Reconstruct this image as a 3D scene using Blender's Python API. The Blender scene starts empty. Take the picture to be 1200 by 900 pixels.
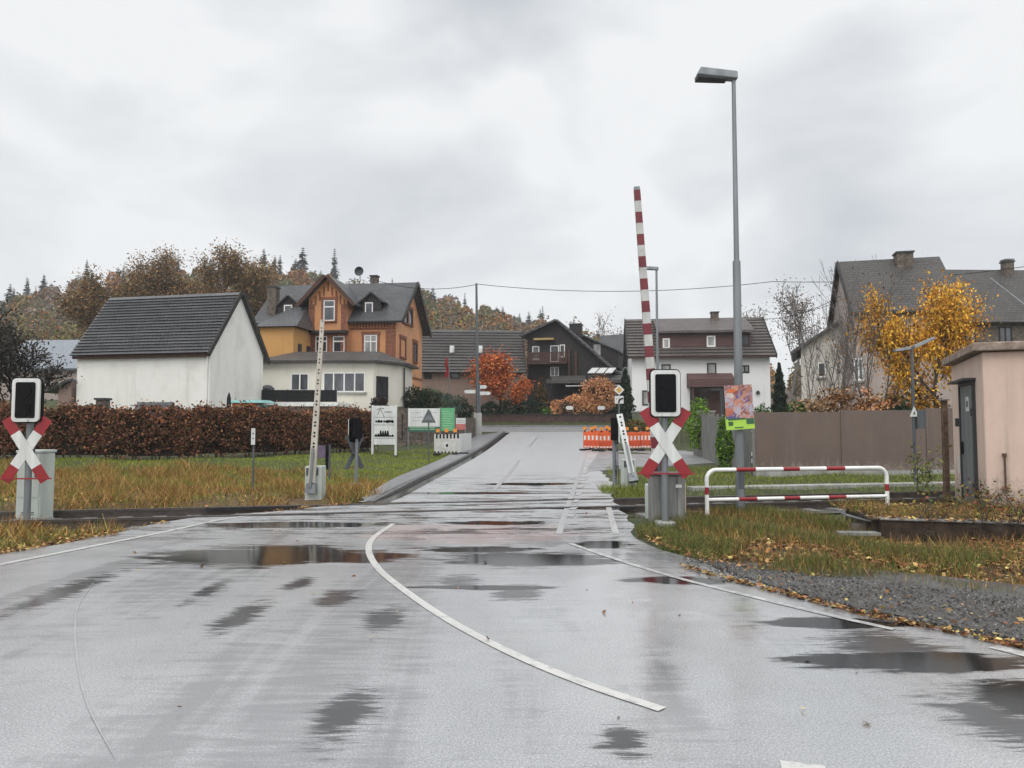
import bpy, math, random
import numpy as np
from mathutils import Vector, Matrix
R = math.radians
random.seed(7)
C = bpy.context.scene.collection
SC = bpy.context.scene

# ---------------------------------------------------------------- camera, world, sun, exposure
F = 873.0                      # focal length in pixels of the 1200 px wide photograph
CAMZ = 1.6
PITCH = math.atan(47 / F)
cam = bpy.data.cameras.new('camera')
cam.sensor_width = 36; cam.lens = 36 * F / 1200
cam.clip_start = 0.05; cam.clip_end = 3000
camo = bpy.data.objects.new('camera', cam); C.objects.link(camo)
camo.location = (0, 0, CAMZ); camo.rotation_euler = (R(90) + PITCH, 0, 0)
SC.camera = camo

SUN_EL, SUN_AZ = R(48), R(205)       # high, behind the camera, seen through thick cloud
w = bpy.data.worlds.new('World'); SC.world = w; w.use_nodes = True
nt = w.node_tree; nt.nodes.clear()
def wn(t, **k):
    n = nt.nodes.new(t)
    for a, b in k.items(): setattr(n, a, b)
    return n
L = nt.links.new
out = wn('ShaderNodeOutputWorld'); mixs = wn('ShaderNodeMixShader')
sky = wn('ShaderNodeTexSky', sky_type='NISHITA', sun_disc=False)
sky.sun_elevation = SUN_EL; sky.sun_rotation = SUN_AZ
b1 = wn('ShaderNodeBackground'); b1.inputs[1].default_value = 0.08; L(sky.outputs[0], b1.inputs[0])
b2 = wn('ShaderNodeBackground'); b2.inputs[1].default_value = 1.0
tc = wn('ShaderNodeTexCoord'); sep = wn('ShaderNodeSeparateXYZ'); L(tc.outputs['Generated'], sep.inputs[0])
mp = wn('ShaderNodeMapping'); mp.inputs['Scale'].default_value = (1.5, 1.0, 2.6); mp.inputs['Rotation'].default_value = (0.2, 0.35, 0.6)
mp.inputs['Location'].default_value = (0.35, 0.1, 0.2)
L(tc.outputs['Generated'], mp.inputs[0])
nz = wn('ShaderNodeTexNoise'); nz.inputs['Scale'].default_value = 2.0; nz.inputs['Detail'].default_value = 6; nz.inputs['Roughness'].default_value = 0.45
nz.inputs['Distortion'].default_value = 0.3
L(mp.outputs[0], nz.inputs[0])
cr = wn('ShaderNodeValToRGB'); cr.color_ramp.elements[0].position = 0.33; cr.color_ramp.elements[0].color = (0.56, 0.59, 0.63, 1)
cr.color_ramp.elements[1].position = 0.56; cr.color_ramp.elements[1].color = (0.86, 0.873, 0.882, 1)
L(nz.outputs[0], cr.inputs[0])
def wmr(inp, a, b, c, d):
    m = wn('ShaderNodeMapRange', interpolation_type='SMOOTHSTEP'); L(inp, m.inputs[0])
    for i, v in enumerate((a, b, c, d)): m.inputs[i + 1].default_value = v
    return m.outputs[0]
back = wmr(sep.outputs[1], 0.35, -0.5, 0.0, 0.55)     # added bright sky behind the camera, out of view, to light what faces it
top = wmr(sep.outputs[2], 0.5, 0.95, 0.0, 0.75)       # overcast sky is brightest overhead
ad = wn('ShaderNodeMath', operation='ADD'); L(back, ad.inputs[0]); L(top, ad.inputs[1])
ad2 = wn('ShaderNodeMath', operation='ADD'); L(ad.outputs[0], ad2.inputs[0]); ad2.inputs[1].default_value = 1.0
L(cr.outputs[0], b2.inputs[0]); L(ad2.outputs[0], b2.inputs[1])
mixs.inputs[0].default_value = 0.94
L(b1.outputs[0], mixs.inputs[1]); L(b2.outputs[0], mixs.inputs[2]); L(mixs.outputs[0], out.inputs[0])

sl = bpy.data.lights.new('sun', 'SUN'); sl.energy = 1.1; sl.angle = R(40); sl.color = (1.0, 0.96, 0.9)
so = bpy.data.objects.new('sun', sl); C.objects.link(so)
dv = Vector((math.sin(SUN_AZ) * math.cos(SUN_EL), math.cos(SUN_AZ) * math.cos(SUN_EL), math.sin(SUN_EL)))
so.rotation_euler = dv.to_track_quat('Z', 'Y').to_euler()
vs = SC.view_settings; vs.view_transform = 'Standard'; vs.look = 'None'; vs.exposure = 0.15; vs.gamma = 1.0; vs.use_curve_mapping = False
SC.cycles.use_denoising = True
SC.cycles.max_bounces = 6; SC.cycles.diffuse_bounces = 3; SC.cycles.glossy_bounces = 3; SC.cycles.transparent_max_bounces = 8

# ---------------------------------------------------------------- helpers: pixels of the survey to metres
cP, sP = math.cos(PITCH), math.sin(PITCH)
def ray(px, py):
    u, v = (px - 600) / F, (450 - py) / F
    return np.array([u, cP - sP * v, sP + cP * v])
def P(px, py, Y):
    d = ray(px, py); t = Y / d[1]
    return (d[0] * t, Y, CAMZ + d[2] * t)
def X(px, Y, py=480): return P(px, py, Y)[0]
def Z(py, Y): return P(600, py, Y)[2]
def g(Y):
    if Y < 24: return 0.0
    if Y < 54: return 0.00122 * (Y - 24) ** 2
    return 1.098 + 0.05 * (Y - 54) if Y < 90 else 2.9
def G(px, py):
    d = ray(px, py)
    lo, hi = 0.5, 60.0
    for _ in range(50):
        m = (lo + hi) / 2
        if CAMZ + d[2] * m / d[1] > g(m): lo = m
        else: hi = m
    return (d[0] * lo / d[1], lo)
def sst(a, b, x):
    t = min(1, max(0, (x - a) / (b - a))); return t * t * (3 - 2 * t)

TA = math.atan2(2.83, 13.3)                   # the railway crosses at this angle
TD = (math.cos(TA), math.sin(TA)); TN = (-TD[1], TD[0]); T0 = (-5.9, 13.65)
def track_off(x, y): return (x - T0[0]) * TN[0] + (y - T0[1]) * TN[1]

# ---------------------------------------------------------------- helpers: materials
def S(r, g_, b): return tuple((c / 255 / 12.92) if c / 255 <= 0.04045 else ((c / 255 + 0.055) / 1.055) ** 2.4 for c in (r, g_, b))
class NT:
    def __init__(s, name):
        s.m = bpy.data.materials.new(name); s.m.use_nodes = True
        s.t = s.m.node_tree; s.n = s.t.nodes; s.b = s.n['Principled BSDF']; s.l = s.t.links.new
    def N(s, typ, ins=None, **k):
        n = s.n.new(typ)
        for a, b in k.items(): setattr(n, a, b)
        for a, b in (ins or {}).items():
            if hasattr(b, 'is_linked') or isinstance(b, bpy.types.NodeSocket): s.l(b, n.inputs[a])
            else: n.inputs[a].default_value = b
        return n
    def obj(s, scale=(1, 1, 1), loc=(0, 0, 0), rot=(0, 0, 0)):
        tc = s.N('ShaderNodeTexCoord')
        return s.N('ShaderNodeMapping', {'Vector': tc.outputs['Object'], 'Scale': scale, 'Location': loc, 'Rotation': rot}).outputs[0]
    def noise(s, vec, scale, detail=4, rough=0.55, dist=0):
        return s.N('ShaderNodeTexNoise', {'Vector': vec, 'Scale': scale, 'Detail': detail, 'Roughness': rough, 'Distortion': dist}).outputs[0]
    def ramp(s, fac, *stops):
        r = s.N('ShaderNodeValToRGB', {'Fac': fac}); e = r.color_ramp.elements
        while len(e) < len(stops): e.new(0.5)
        for q, (p, c) in zip(e, stops): q.position = p; q.color = (*(c if isinstance(c, tuple) else (c, c, c)), 1)
        return r.outputs[0]
    def mix(s, fac, a, b, mode='MIX'):
        m = s.N('ShaderNodeMix', data_type='RGBA', blend_type=mode)
        for i, v in ((0, fac), (6, a), (7, b)):
            if isinstance(v, bpy.types.NodeSocket): s.l(v, m.inputs[i])
            else: m.inputs[i].default_value = v if i == 0 else (*v, 1)
        return m.outputs[2]
    def math(s, op, a, b=0.0, c=0.0):
        m = s.N('ShaderNodeMath', operation=op)
        for i, v in enumerate((a, b, c)):
            if isinstance(v, bpy.types.NodeSocket): s.l(v, m.inputs[i])
            else: m.inputs[i].default_value = v
        return m.outputs[0]
    def mr(s, v, a, b, c=0.0, d=1.0):
        return s.N('ShaderNodeMapRange', {0: v, 1: a, 2: b, 3: c, 4: d}, interpolation_type='SMOOTHSTEP').outputs[0]
    def bump(s, h, strength=0.3, dist=0.02):
        b = s.N('ShaderNodeBump', {'Height': h, 'Strength': strength, 'Distance': dist}); s.l(b.outputs[0], s.b.inputs['Normal'])
    def base(s, c):
        if isinstance(c, bpy.types.NodeSocket): s.l(c, s.b.inputs['Base Color'])
        else: s.b.inputs['Base Color'].default_value = (*c, 1)
    def rough(s, v):
        if isinstance(v, bpy.types.NodeSocket): s.l(v, s.b.inputs['Roughness'])
        else: s.b.inputs['Roughness'].default_value = v
def dk(c, k): return tuple(min(1, x * k) for x in c)
def plain(name, c, rough=0.6, var=0.25, scale=6, bump=0.15, metal=0.0, streak=False):
    m = NT(name); v = m.obj((scale, scale, scale * (0.12 if streak else 1)))
    n = m.noise(v, 1.0, 5, 0.6)
    m.base(m.ramp(n, (0.3, dk(c, 1 - var)), (0.7, dk(c, 1 + var * 0.6)))); m.rough(m.ramp(n, (0.3, min(1, rough * 1.15)), (0.7, rough * 0.85)))
    m.b.inputs['Metallic'].default_value = metal
    if rough >= 0.55: m.b.inputs['Specular IOR Level'].default_value = 0.2
    if bump: m.bump(m.noise(m.obj(), scale * 6, 3), bump, 0.01)
    return m.m
def plaster(name, c, dirt, amt=0.5, rough=0.9):
    m = NT(name); v = m.obj()
    n1 = m.noise(m.obj((0.7, 0.7, 0.5)), 1.0, 6, 0.65); n2 = m.noise(m.obj((2.2, 2.2, 0.16)), 1.0, 5, 0.6)
    col = m.mix(m.mr(n1, 0.42, 0.75, 0, amt), c, dirt)
    col = m.mix(m.mr(n2, 0.55, 0.8, 0, amt * 0.8), col, dk(dirt, 0.8))
    m.base(col); m.rough(rough); m.bump(m.noise(v, 45, 3), 0.25, 0.01)
    return m.m
def tiles(name, c1, c2, mortar, axis='x', bw=0.3, bh=0.2, rough=0.55, bump=0.5):
    m = NT(name); tc = m.N('ShaderNodeTexCoord'); sp = m.N('ShaderNodeSeparateXYZ', {0: tc.outputs['Object']})
    cb = m.N('ShaderNodeCombineXYZ', {0: sp.outputs[0 if axis == 'x' else 1], 1: sp.outputs[2]})
    b = m.N('ShaderNodeTexBrick', {'Vector': cb.outputs[0], 'Color1': (*c1, 1), 'Color2': (*c2, 1), 'Mortar': (*mortar, 1), 'Scale': 1.0,
                                   'Mortar Size': 0.018, 'Mortar Smooth': 0.4, 'Brick Width': bw, 'Row Height': bh})
    n = m.noise(m.obj((0.8, 0.8, 0.8)), 1.0, 5, 0.6)
    m.base(m.mix(m.mr(n, 0.35, 0.7, 0, 0.45), b.outputs[0], dk(c2, 1.6))); m.rough(rough); m.b.inputs['Specular IOR Level'].default_value = 0.25
    m.bump(m.math('SUBTRACT', m.math('MULTIPLY', n, 0.3), b.outputs[1]), bump, 0.03)
    return m.m
def stained(name, c, dirt, top, amt, streak=0.5, rough=0.8, tex=45):
    '''a painted or plastered face with splash dirt rising unevenly from the ground and run-off streaks'''
    m = NT(name); v = m.obj(); sp = m.N('ShaderNodeSeparateXYZ', {0: v})
    n1 = m.noise(m.obj((1.6, 1.6, 1.1)), 1.0, 6, 0.7); n2 = m.noise(m.obj((5, 5, 0.25)), 1.0, 5, 0.65); n3 = m.noise(v, 9, 5, 0.7)
    col = m.mix(m.mr(n1, 0.35, 0.75, 0, 0.5), c, dk(c, 0.72)); col = m.mix(m.mr(n2, 0.52, 0.78, 0, streak), col, dk(dirt, 1.1))
    h = m.math('SUBTRACT', m.math('ADD', sp.outputs[2], m.math('MULTIPLY', m.math('SUBTRACT', n3, 0.5), -1.3)), m.math('MULTIPLY', m.math('SUBTRACT', n2, 0.5), 1.1))
    col = m.mix(m.mr(h, top, top * 0.2, 0, amt), col, dirt)
    m.base(m.mix(m.mr(m.noise(v, 70, 2), 0.45, 0.7, 0, 0.25), col, dk(c, 0.6))); m.rough(rough); m.bump(m.noise(v, tex, 4), 0.35, 0.01); return m.m
def leafmat(name, trans=0.25):
    m = NT(name); a = m.N('ShaderNodeAttribute', attribute_name='col')
    ri = m.N('ShaderNodeNewGeometry').outputs['Random Per Island']
    m.base(m.mix(1.0, a.outputs[0], m.ramp(ri, (0, 0.62), (1, 1.3)), 'MULTIPLY')); m.rough(0.55)
    m.b.inputs['Specular IOR Level'].default_value = 0.1
    return m.m

# ---------------------------------------------------------------- helpers: meshes and things
class MB:
    def __init__(s): s.v = []; s.f = []; s.mi = []
    def add(s, vs, fs, mi=0):
        o = len(s.v); s.v += [tuple(map(float, v)) for v in vs]
        for f in fs: s.f.append(tuple(i + o for i in f)); s.mi.append(mi)
        return s
    BF = ((0, 3, 2, 1), (4, 5, 6, 7), (0, 1, 5, 4), (1, 2, 6, 5), (2, 3, 7, 6), (3, 0, 4, 7))
    def box(s, a, b, mi=0, rz=0, tilt=None):
        x0, y0, z0 = a; x1, y1, z1 = b
        vs = [(x0, y0, z0), (x1, y0, z0), (x1, y1, z0), (x0, y1, z0), (x0, y0, z1), (x1, y0, z1), (x1, y1, z1), (x0, y1, z1)]
        if tilt is not None: vs = [tuple(tilt @ Vector(v)) for v in vs]
        return s.add(vs, MB.BF, mi)
    def hexa(s, vs, mi=0): return s.add(vs, MB.BF, mi)
    def prism(s, poly, fn, t0, t1, mi=0):
        n = len(poly)
        vs = [fn(a, b, t0) for a, b in poly] + [fn(a, b, t1) for a, b in poly]
        fs = [tuple(range(n))[::-1], tuple(range(n, 2 * n))] + [(i, (i + 1) % n, n + (i + 1) % n, n + i) for i in range(n)]
        return s.add(vs, fs, mi)
    def tube(s, p0, p1, r0, r1=None, n=10, mi=0, cap=True):
        return s.path([p0, p1], [r0, r0 if r1 is None else r1], n, mi, cap)
    def path(s, pts, rs, n=10, mi=0, cap=True):
        pts = [Vector(p) for p in pts]
        if not isinstance(rs, (list, tuple)): rs = [rs] * len(pts)
        o = len(s.v); up = None
        for i, p in enumerate(pts):
            d = (pts[min(i + 1, len(pts) - 1)] - pts[max(i - 1, 0)]).normalized()
            if up is None: up = Vector((0, 0, 1)) if abs(d.z) < 0.9 else Vector((1, 0, 0))
            a = d.cross(up).normalized(); b = a.cross(d).normalized(); up = b
            for k in range(n):
                t = 2 * math.pi * k / n; q = p + (a * math.cos(t) + b * math.sin(t)) * rs[i]; s.v.append(tuple(q))
        for i in range(len(pts) - 1):
            for k in range(n):
                s.f.append((o + i * n + k, o + i * n + (k + 1) % n, o + (i + 1) * n + (k + 1) % n, o + (i + 1) * n + k))
                s.mi.append(mi[i] if isinstance(mi, list) else mi)
        if cap:
            m0 = mi[0] if isinstance(mi, list) else mi; m1 = mi[-1] if isinstance(mi, list) else mi
            s.f.append(tuple(o + k for k in range(n))[::-1]); s.mi.append(m0)
            e = o + (len(pts) - 1) * n; s.f.append(tuple(e + k for k in range(n))); s.mi.append(m1)
        return s
    def build(s, name, mat, parent=None, bevel=0, smooth=False, loc=None, rz=0):
        me = bpy.data.meshes.new(name); me.from_pydata(s.v, [], s.f)
        mats = mat if isinstance(mat, (list, tuple)) else [mat]
        for m in mats: me.materials.append(m)
        me.polygons.foreach_set('material_index', s.mi)
        import bmesh as _b
        bm = _b.new(); bm.from_mesh(me); _b.ops.recalc_face_normals(bm, faces=bm.faces); bm.to_mesh(me); bm.free()
        if smooth:
            me.polygons.foreach_set('use_smooth', [True] * len(me.polygons)); me.set_sharp_from_angle(angle=R(40))
        o = bpy.data.objects.new(name, me); C.objects.link(o)
        if parent is not None: o.parent = parent
        if loc is not None: o.location = loc
        o.rotation_euler[2] = rz
        if bevel:
            b = o.modifiers.new('edge', 'BEVEL'); b.width = bevel; b.segments = 2; b.limit_method = 'ANGLE'; b.angle_limit = R(40)
        return o
def tag(o, label=None, cat=None, group=None, kind=None):
    if label: o['label'] = label
    if cat: o['category'] = cat
    if group: o['group'] = group
    if kind: o['kind'] = kind
    return o
def thing(name, label, cat, loc=(0, 0, 0), rz=0, group=None):
    o = bpy.data.objects.new(name, None); C.objects.link(o); o.location = loc; o.rotation_euler = (0, 0, rz)
    o.empty_display_size = 0.2
    return tag(o, label, cat, group)
def struct(o): o['kind'] = 'structure'; return o
def dup(root, loc, rz=None, label=None, scale=None):
    def rec(o, par):
        c = o.copy(); C.objects.link(c)
        if par is not None: c.parent = par
        for ch in [k for k in bpy.data.objects if k.parent == o]: rec(ch, c)
        return c
    r = rec(root, None); r.location = loc
    if rz is not None: r.rotation_euler[2] = rz
    if label: r['label'] = label
    if scale: r.scale = scale
    return r
def raw(name, V, k, mat, parent=None, col=None, smooth=False):
    V = np.asarray(V, dtype=np.float32).reshape(-1, 3); n = len(V) // k
    me = bpy.data.meshes.new(name); me.vertices.add(len(V)); me.vertices.foreach_set('co', V.ravel())
    me.loops.add(n * k); me.loops.foreach_set('vertex_index', np.arange(n * k, dtype=np.int32))
    me.polygons.add(n); me.polygons.foreach_set('loop_start', np.arange(n, dtype=np.int32) * k)
    me.polygons.foreach_set('loop_total', np.full(n, k, dtype=np.int32))
    me.update(calc_edges=True)
    if col is not None:
        at = me.attributes.new('col', 'FLOAT_COLOR', 'POINT')
        cc = np.ones((n, k, 4), dtype=np.float32); cc[:, :, :3] = np.asarray(col, dtype=np.float32).reshape(n, 1, 3)
        at.data.foreach_set('color', cc.ravel())
    me.materials.append(mat)
    o = bpy.data.objects.new(name, me); C.objects.link(o)
    if parent is not None: o.parent = parent
    return o
def pal(rng, n, cols, jit=0.15):
    cols = np.array(cols); c = cols[rng.integers(0, len(cols), n)]
    return c * (1 + rng.normal(0, jit, (n, 1))).clip(0.4, 1.8)
def leafquads(rng, pts, size, asp=0.55, flat=0.0):
    n = len(pts); a = rng.normal(size=(n, 3)); a[:, 2] *= (1 - flat); a /= np.linalg.norm(a, axis=1, keepdims=True) + 1e-9
    b = rng.normal(size=(n, 3)); b[:, 2] *= (1 - flat); b -= a * (a * b).sum(1, keepdims=True); b /= np.linalg.norm(b, axis=1, keepdims=True) + 1e-9
    s = size * rng.uniform(0.6, 1.35, (n, 1)); a = a * s; b = b * s * asp
    return np.stack([pts - a, pts - b + a * 0.1, pts + a, pts + b + a * 0.1], 1)
def blades(rng, pts, h, wd, lean=0.35):
    n = len(pts); t = rng.uniform(0, 2 * math.pi, n); s = np.stack([np.cos(t), np.sin(t), np.zeros(n)], 1) * wd * 0.5 * rng.uniform(0.6, 1.3, (n, 1))
    hh = h * rng.uniform(0.45, 1.25, (n, 1)); ln = rng.normal(0, lean, (n, 3)) * hh; ln[:, 2] = 0
    tip = pts + ln; tip[:, 2] += hh[:, 0]
    return np.stack([pts - s, pts + s, tip + s * 0.15, tip - s * 0.15], 1)
def tubes(name, segs, mat, parent=None, n=5):
    p0 = np.array([s[0] for s in segs]); p1 = np.array([s[1] for s in segs]); r0 = np.array([s[2] for s in segs]); r1 = np.array([s[3] for s in segs])
    d = p1 - p0; d /= np.linalg.norm(d, axis=1, keepdims=True) + 1e-9
    up = np.where(np.abs(d[:, 2:3]) < 0.9, np.array([[0, 0, 1.0]]), np.array([[1.0, 0, 0]]))
    a = np.cross(d, up); a /= np.linalg.norm(a, axis=1, keepdims=True) + 1e-9; b = np.cross(a, d)
    Q = []
    for k in range(n):
        t0, t1 = 2 * math.pi * k / n, 2 * math.pi * (k + 1) / n
        e0 = a * math.cos(t0) + b * math.sin(t0); e1 = a * math.cos(t1) + b * math.sin(t1)
        Q.append(np.stack([p0 + e0 * r0[:, None], p0 + e1 * r0[:, None], p1 + e1 * r1[:, None], p1 + e0 * r1[:, None]], 1))
    return raw(name, np.concatenate(Q), 4, mat, parent)
def grow(rng, p, d, Ln, r, lv, o, segs, tips):
    n = o.get('n', 3)
    for i in range(n):
        d = d + rng.normal(0, o['wob'], 3) + np.array([0, 0, o['up']]); d = d / np.linalg.norm(d)
        q = p + d * Ln / n; r2 = max(r * (1 - 0.35 / n), o['rmin'])
        segs.append((p, q, r, r2))
        if lv <= o.get('leaflv', 1): tips.append(q)
        if lv > 0 and i >= o.get('bare', 1) - (0 if lv == o['lv'] else 1) and i < n - 1:
            for _ in range(o.get('side', 1)): kid(rng, q, d, Ln * o['ratio'] * 0.9, r2 * 0.55, lv - 1, o, segs, tips)
        p, r = q, r2
    if lv > 0:
        for _ in range(o['kids']): kid(rng, p, d, Ln * o['ratio'], r * 0.7, lv - 1, o, segs, tips)
def kid(rng, p, d, Ln, r, lv, o, segs, tips):
    v = rng.normal(size=3); v -= d * v.dot(d); v /= np.linalg.norm(v) + 1e-9
    a = o['ang'] * rng.uniform(0.6, 1.3); nd = d * math.cos(a) + v * math.sin(a)
    grow(rng, p, nd, Ln * rng.uniform(0.7, 1.2), max(r, o['rmin']), lv, o, segs, tips)
def tree(name, label, cat, loc, seed, o, bark, leaf=None, cols=None, nleaf=0, size=0.08, spread=0.25, group=None, stems=1, stemlean=0.15, sides=5):
    rng = np.random.default_rng(seed); t = thing(name, label, cat, loc, 0, group); segs, tips = [], []
    for s in range(stems):
        p = np.array([0, 0, -0.15]) if stems == 1 else np.array([rng.normal(0, 0.12), rng.normal(0, 0.12), -0.15])
        d = np.array([rng.normal(0, stemlean), rng.normal(0, stemlean), 1.0]); d /= np.linalg.norm(d)
        grow(rng, p, d, o['L'] * (rng.uniform(0.75, 1.1) if stems > 1 else 1), o['r'], o['lv'], o, segs, tips)
    tubes('trunk', segs, bark, t, sides)
    if nleaf:
        tips = np.array(tips); pts = tips[rng.integers(0, len(tips), nleaf)] + rng.normal(0, spread, (nleaf, 3))
        pts = pts[pts[:, 2] > o.get('zmin', 0.3)]
        raw('crown', leafquads(rng, pts, size), 4, leaf, t, pal(rng, len(pts), cols))
    return t
def blob(name, label, cat, loc, seed, rad, cols, n, size, leaf, bark, group=None, kind='ellipsoid', lump=0.25):
    """a leafy shrub: a few stems and leaves through an uneven volume"""
    rng = np.random.default_rng(seed); t = thing(name, label, cat, loc, 0, group)
    u = rng.normal(size=(n, 3)); u /= np.linalg.norm(u, axis=1, keepdims=True); rr = rng.uniform(0.45, 1.0, (n, 1)) ** 0.45
    ph = rng.uniform(0, 6.28, 3)
    lumps = 1 + lump * (np.sin(u[:, 0:1] * 4 + ph[0]) * np.cos(u[:, 1:2] * 5 + ph[1]) + 0.6 * np.sin(u[:, 2:3] * 7 + ph[2])) + rng.normal(0, 0.06, (n, 1))
    pts = u * rr * lumps * np.array(rad); pts[:, 2] += rad[2] * 0.92; pts = pts[pts[:, 2] > -0.05]
    raw('foliage', leafquads(rng, pts, size), 4, leaf, t, pal(rng, len(pts), cols))
    segs = []
    for _ in range(9):
        a = rng.uniform(0, 6.28); q = np.array([math.cos(a) * rad[0] * 0.5, math.sin(a) * rad[1] * 0.5, rad[2] * 1.3]) * rng.uniform(0.5, 1)
        m = q * 0.5 + rng.normal(0, 0.05, 3); segs += [((0, 0, -0.1), m, 0.03, 0.02), (m, q, 0.02, 0.006)]
    tubes('stem', segs, bark, t, 4)
    return t

# ---------------------------------------------------------------- shared materials
M = {}
M['white'] = plain('white_paint', (0.78, 0.78, 0.76), 0.45, 0.12, 4, 0.08, streak=True)
M['sign_white'] = plain('sign_white', (0.62, 0.63, 0.61), 0.45, 0.22, 7, 0.05, streak=True)
M['sign_red'] = plain('sign_red', (0.27, 0.014, 0.02), 0.4, 0.2, 5, 0.05)
M['black'] = plain('black_board', (0.008, 0.008, 0.009), 0.35, 0.3, 5, 0.05)
M['dark'] = plain('dark_metal', (0.03, 0.032, 0.035), 0.5, 0.3, 6, 0.1)
M['galv'] = plain('galvanised_steel', (0.2, 0.215, 0.225), 0.5, 0.3, 5, 0.1, 0.35, True)
M['galvd'] = plain('weathered_steel', (0.1, 0.11, 0.12), 0.5, 0.3, 5, 0.1, 0.3, True)
M['concrete'] = plain('concrete', (0.34, 0.34, 0.32), 0.85, 0.35, 3, 0.4, streak=True)
M['cabinet'] = plain('cabinet_paint', (0.46, 0.5, 0.46), 0.5, 0.22, 3, 0.08, streak=True)
M['wood_grey'] = plain('weathered_wood', (0.2, 0.2, 0.19), 0.85, 0.5, 9, 0.5, streak=True)
M['cream'] = plain('cream_paint', (0.62, 0.5, 0.36), 0.6, 0.2, 4, 0.1, streak=True)
M['rust'] = plain('rusty_steel', (0.13, 0.085, 0.06), 0.75, 0.5, 8, 0.3, 0.2)
M['orange'] = plain('orange_lamp', (0.75, 0.25, 0.03), 0.3, 0.15, 8, 0.0)
M['barrier_red'] = plain('barrier_red', (0.66, 0.11, 0.025), 0.45, 0.2, 5, 0.1)
M['rubber'] = plain('rubber', (0.02, 0.02, 0.02), 0.8, 0.3, 6, 0.2)
M['bark'] = plain('bark', (0.075, 0.06, 0.05), 0.9, 0.4, 8, 0.6)
M['barkdark'] = plain('dark_bark', (0.035, 0.03, 0.028), 0.9, 0.4, 8, 0.6)
M['barkfar'] = plain('grey_bark', (0.16, 0.145, 0.135), 0.9, 0.3, 8, 0.3)
M['leaf'] = leafmat('leaves')
for q_ in ('black',):
    M[q_].node_tree.nodes['Principled BSDF'].inputs['Specular IOR Level'].default_value = 0.08
def glassmat(name, c):
    m = NT(name); n = m.noise(m.obj((1.5, 1.5, 0.5)), 1.0, 3)
    m.base(m.ramp(n, (0.35, dk(c, 0.5)), (0.65, dk(c, 1.5)))); m.rough(0.06); m.bump(m.noise(m.obj(), 1.5, 2), 0.05, 0.01)
    return m.m
M['glass'] = glassmat('window_glass', (0.07, 0.075, 0.085))
M['glassdark'] = glassmat('dark_window_glass', (0.025, 0.028, 0.032))
M['glasslight'] = glassmat('curtained_glass', (0.3, 0.3, 0.29))

# ---------------------------------------------------------------- the ground
def hterr(x, y):
    z = g(y) - 0.03
    off = abs(track_off(x, y))
    z -= 0.17 * (1 - sst(1.5, 2.3, off))
    z += 2.0 * sst(39, 47, y) * sst(3.6, 7.0, -x) * (1 - 0.3 * sst(70, 90, y))    # gardens of the villa
    z += 0.35 * sst(20, 27, y) * sst(4.5, 9, -x)
    z += 0.9 * sst(60.5, 61.5, y)
    far = sst(95, 270, y)
    px = 600 + F * x / max(y, 1)
    hill = np.interp(px, [-200, 0, 120, 330, 450, 600, 700, 800, 1000, 1400], [26, 32, 40, 43, 36, 28, 20, 13, 9, 8])
    z += far * hill
    near = sst(0.3, 1.6, max(xleft(y) - x, x - xright(y))) if y < 60 else 1
    z += near * 0.05 * (math.sin(x * 1.3 + y * 0.7) * math.cos(y * 1.1 - x * 0.4))
    return z
def xl_xr():
    lp = [G(*p) for p in ((0, 650), (100, 632), (210, 608), (340, 597.5), (410, 590), (450, 582.5), (501, 559.5), (537, 542), (570, 523), (585, 512), (592, 507))]
    lp = [(-30, -14.0), (-11, 3.0), (-7.6, 7.0)] + lp
    rp = [G(*p) for p in ((1200, 757), (1000, 716), (905, 690), (822, 659), (744, 633), (740, 612), (716, 583), (722, 570), (700, 548), (702, 535), (700, 520), (698, 506))]
    rp = [(30, -14.0), (9.5, 3.0)] + rp
    f = lambda q: (np.array([b for a, b in q]), np.array([a for a, b in q]))
    return f(lp), f(rp)
(LY, LX), (RY, RX) = xl_xr()
oL = np.argsort(LY); LY, LX = LY[oL], LX[oL]; oR = np.argsort(RY); RY, RX = RY[oR], RX[oR]
def xleft(y): return float(np.interp(y, LY, LX))
def xright(y): return float(np.interp(y, RY, RX))

def gridmesh(name, xs, ys, fz, mat):
    nx, ny = len(xs), len(ys); v = [(x, y, fz(x, y)) for y in ys for x in xs]
    f = [(j * nx + i, j * nx + i + 1, (j + 1) * nx + i + 1, (j + 1) * nx + i) for j in range(ny - 1) for i in range(nx - 1)]
    me = bpy.data.meshes.new(name); me.from_pydata(v, [], f); me.materials.append(mat)
    me.polygons.foreach_set('use_smooth', [True] * len(f))
    o = bpy.data.objects.new(name, me); C.objects.link(o); return struct(o)
def axis(near, step, far, growf):
    a = [0.0]; s = step
    while a[-1] < far:
        if a[-1] > near: s *= growf
        a.append(a[-1] + s)
    return a
ax = axis(26, 0.5, 900, 1.18); xs = [-v for v in ax[:0:-1]] + ax
ay = axis(70, 0.5, 1100, 1.1); ys = [-v for v in axis(6, 0.7, 900, 1.4)[:0:-1]] + ay

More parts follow.
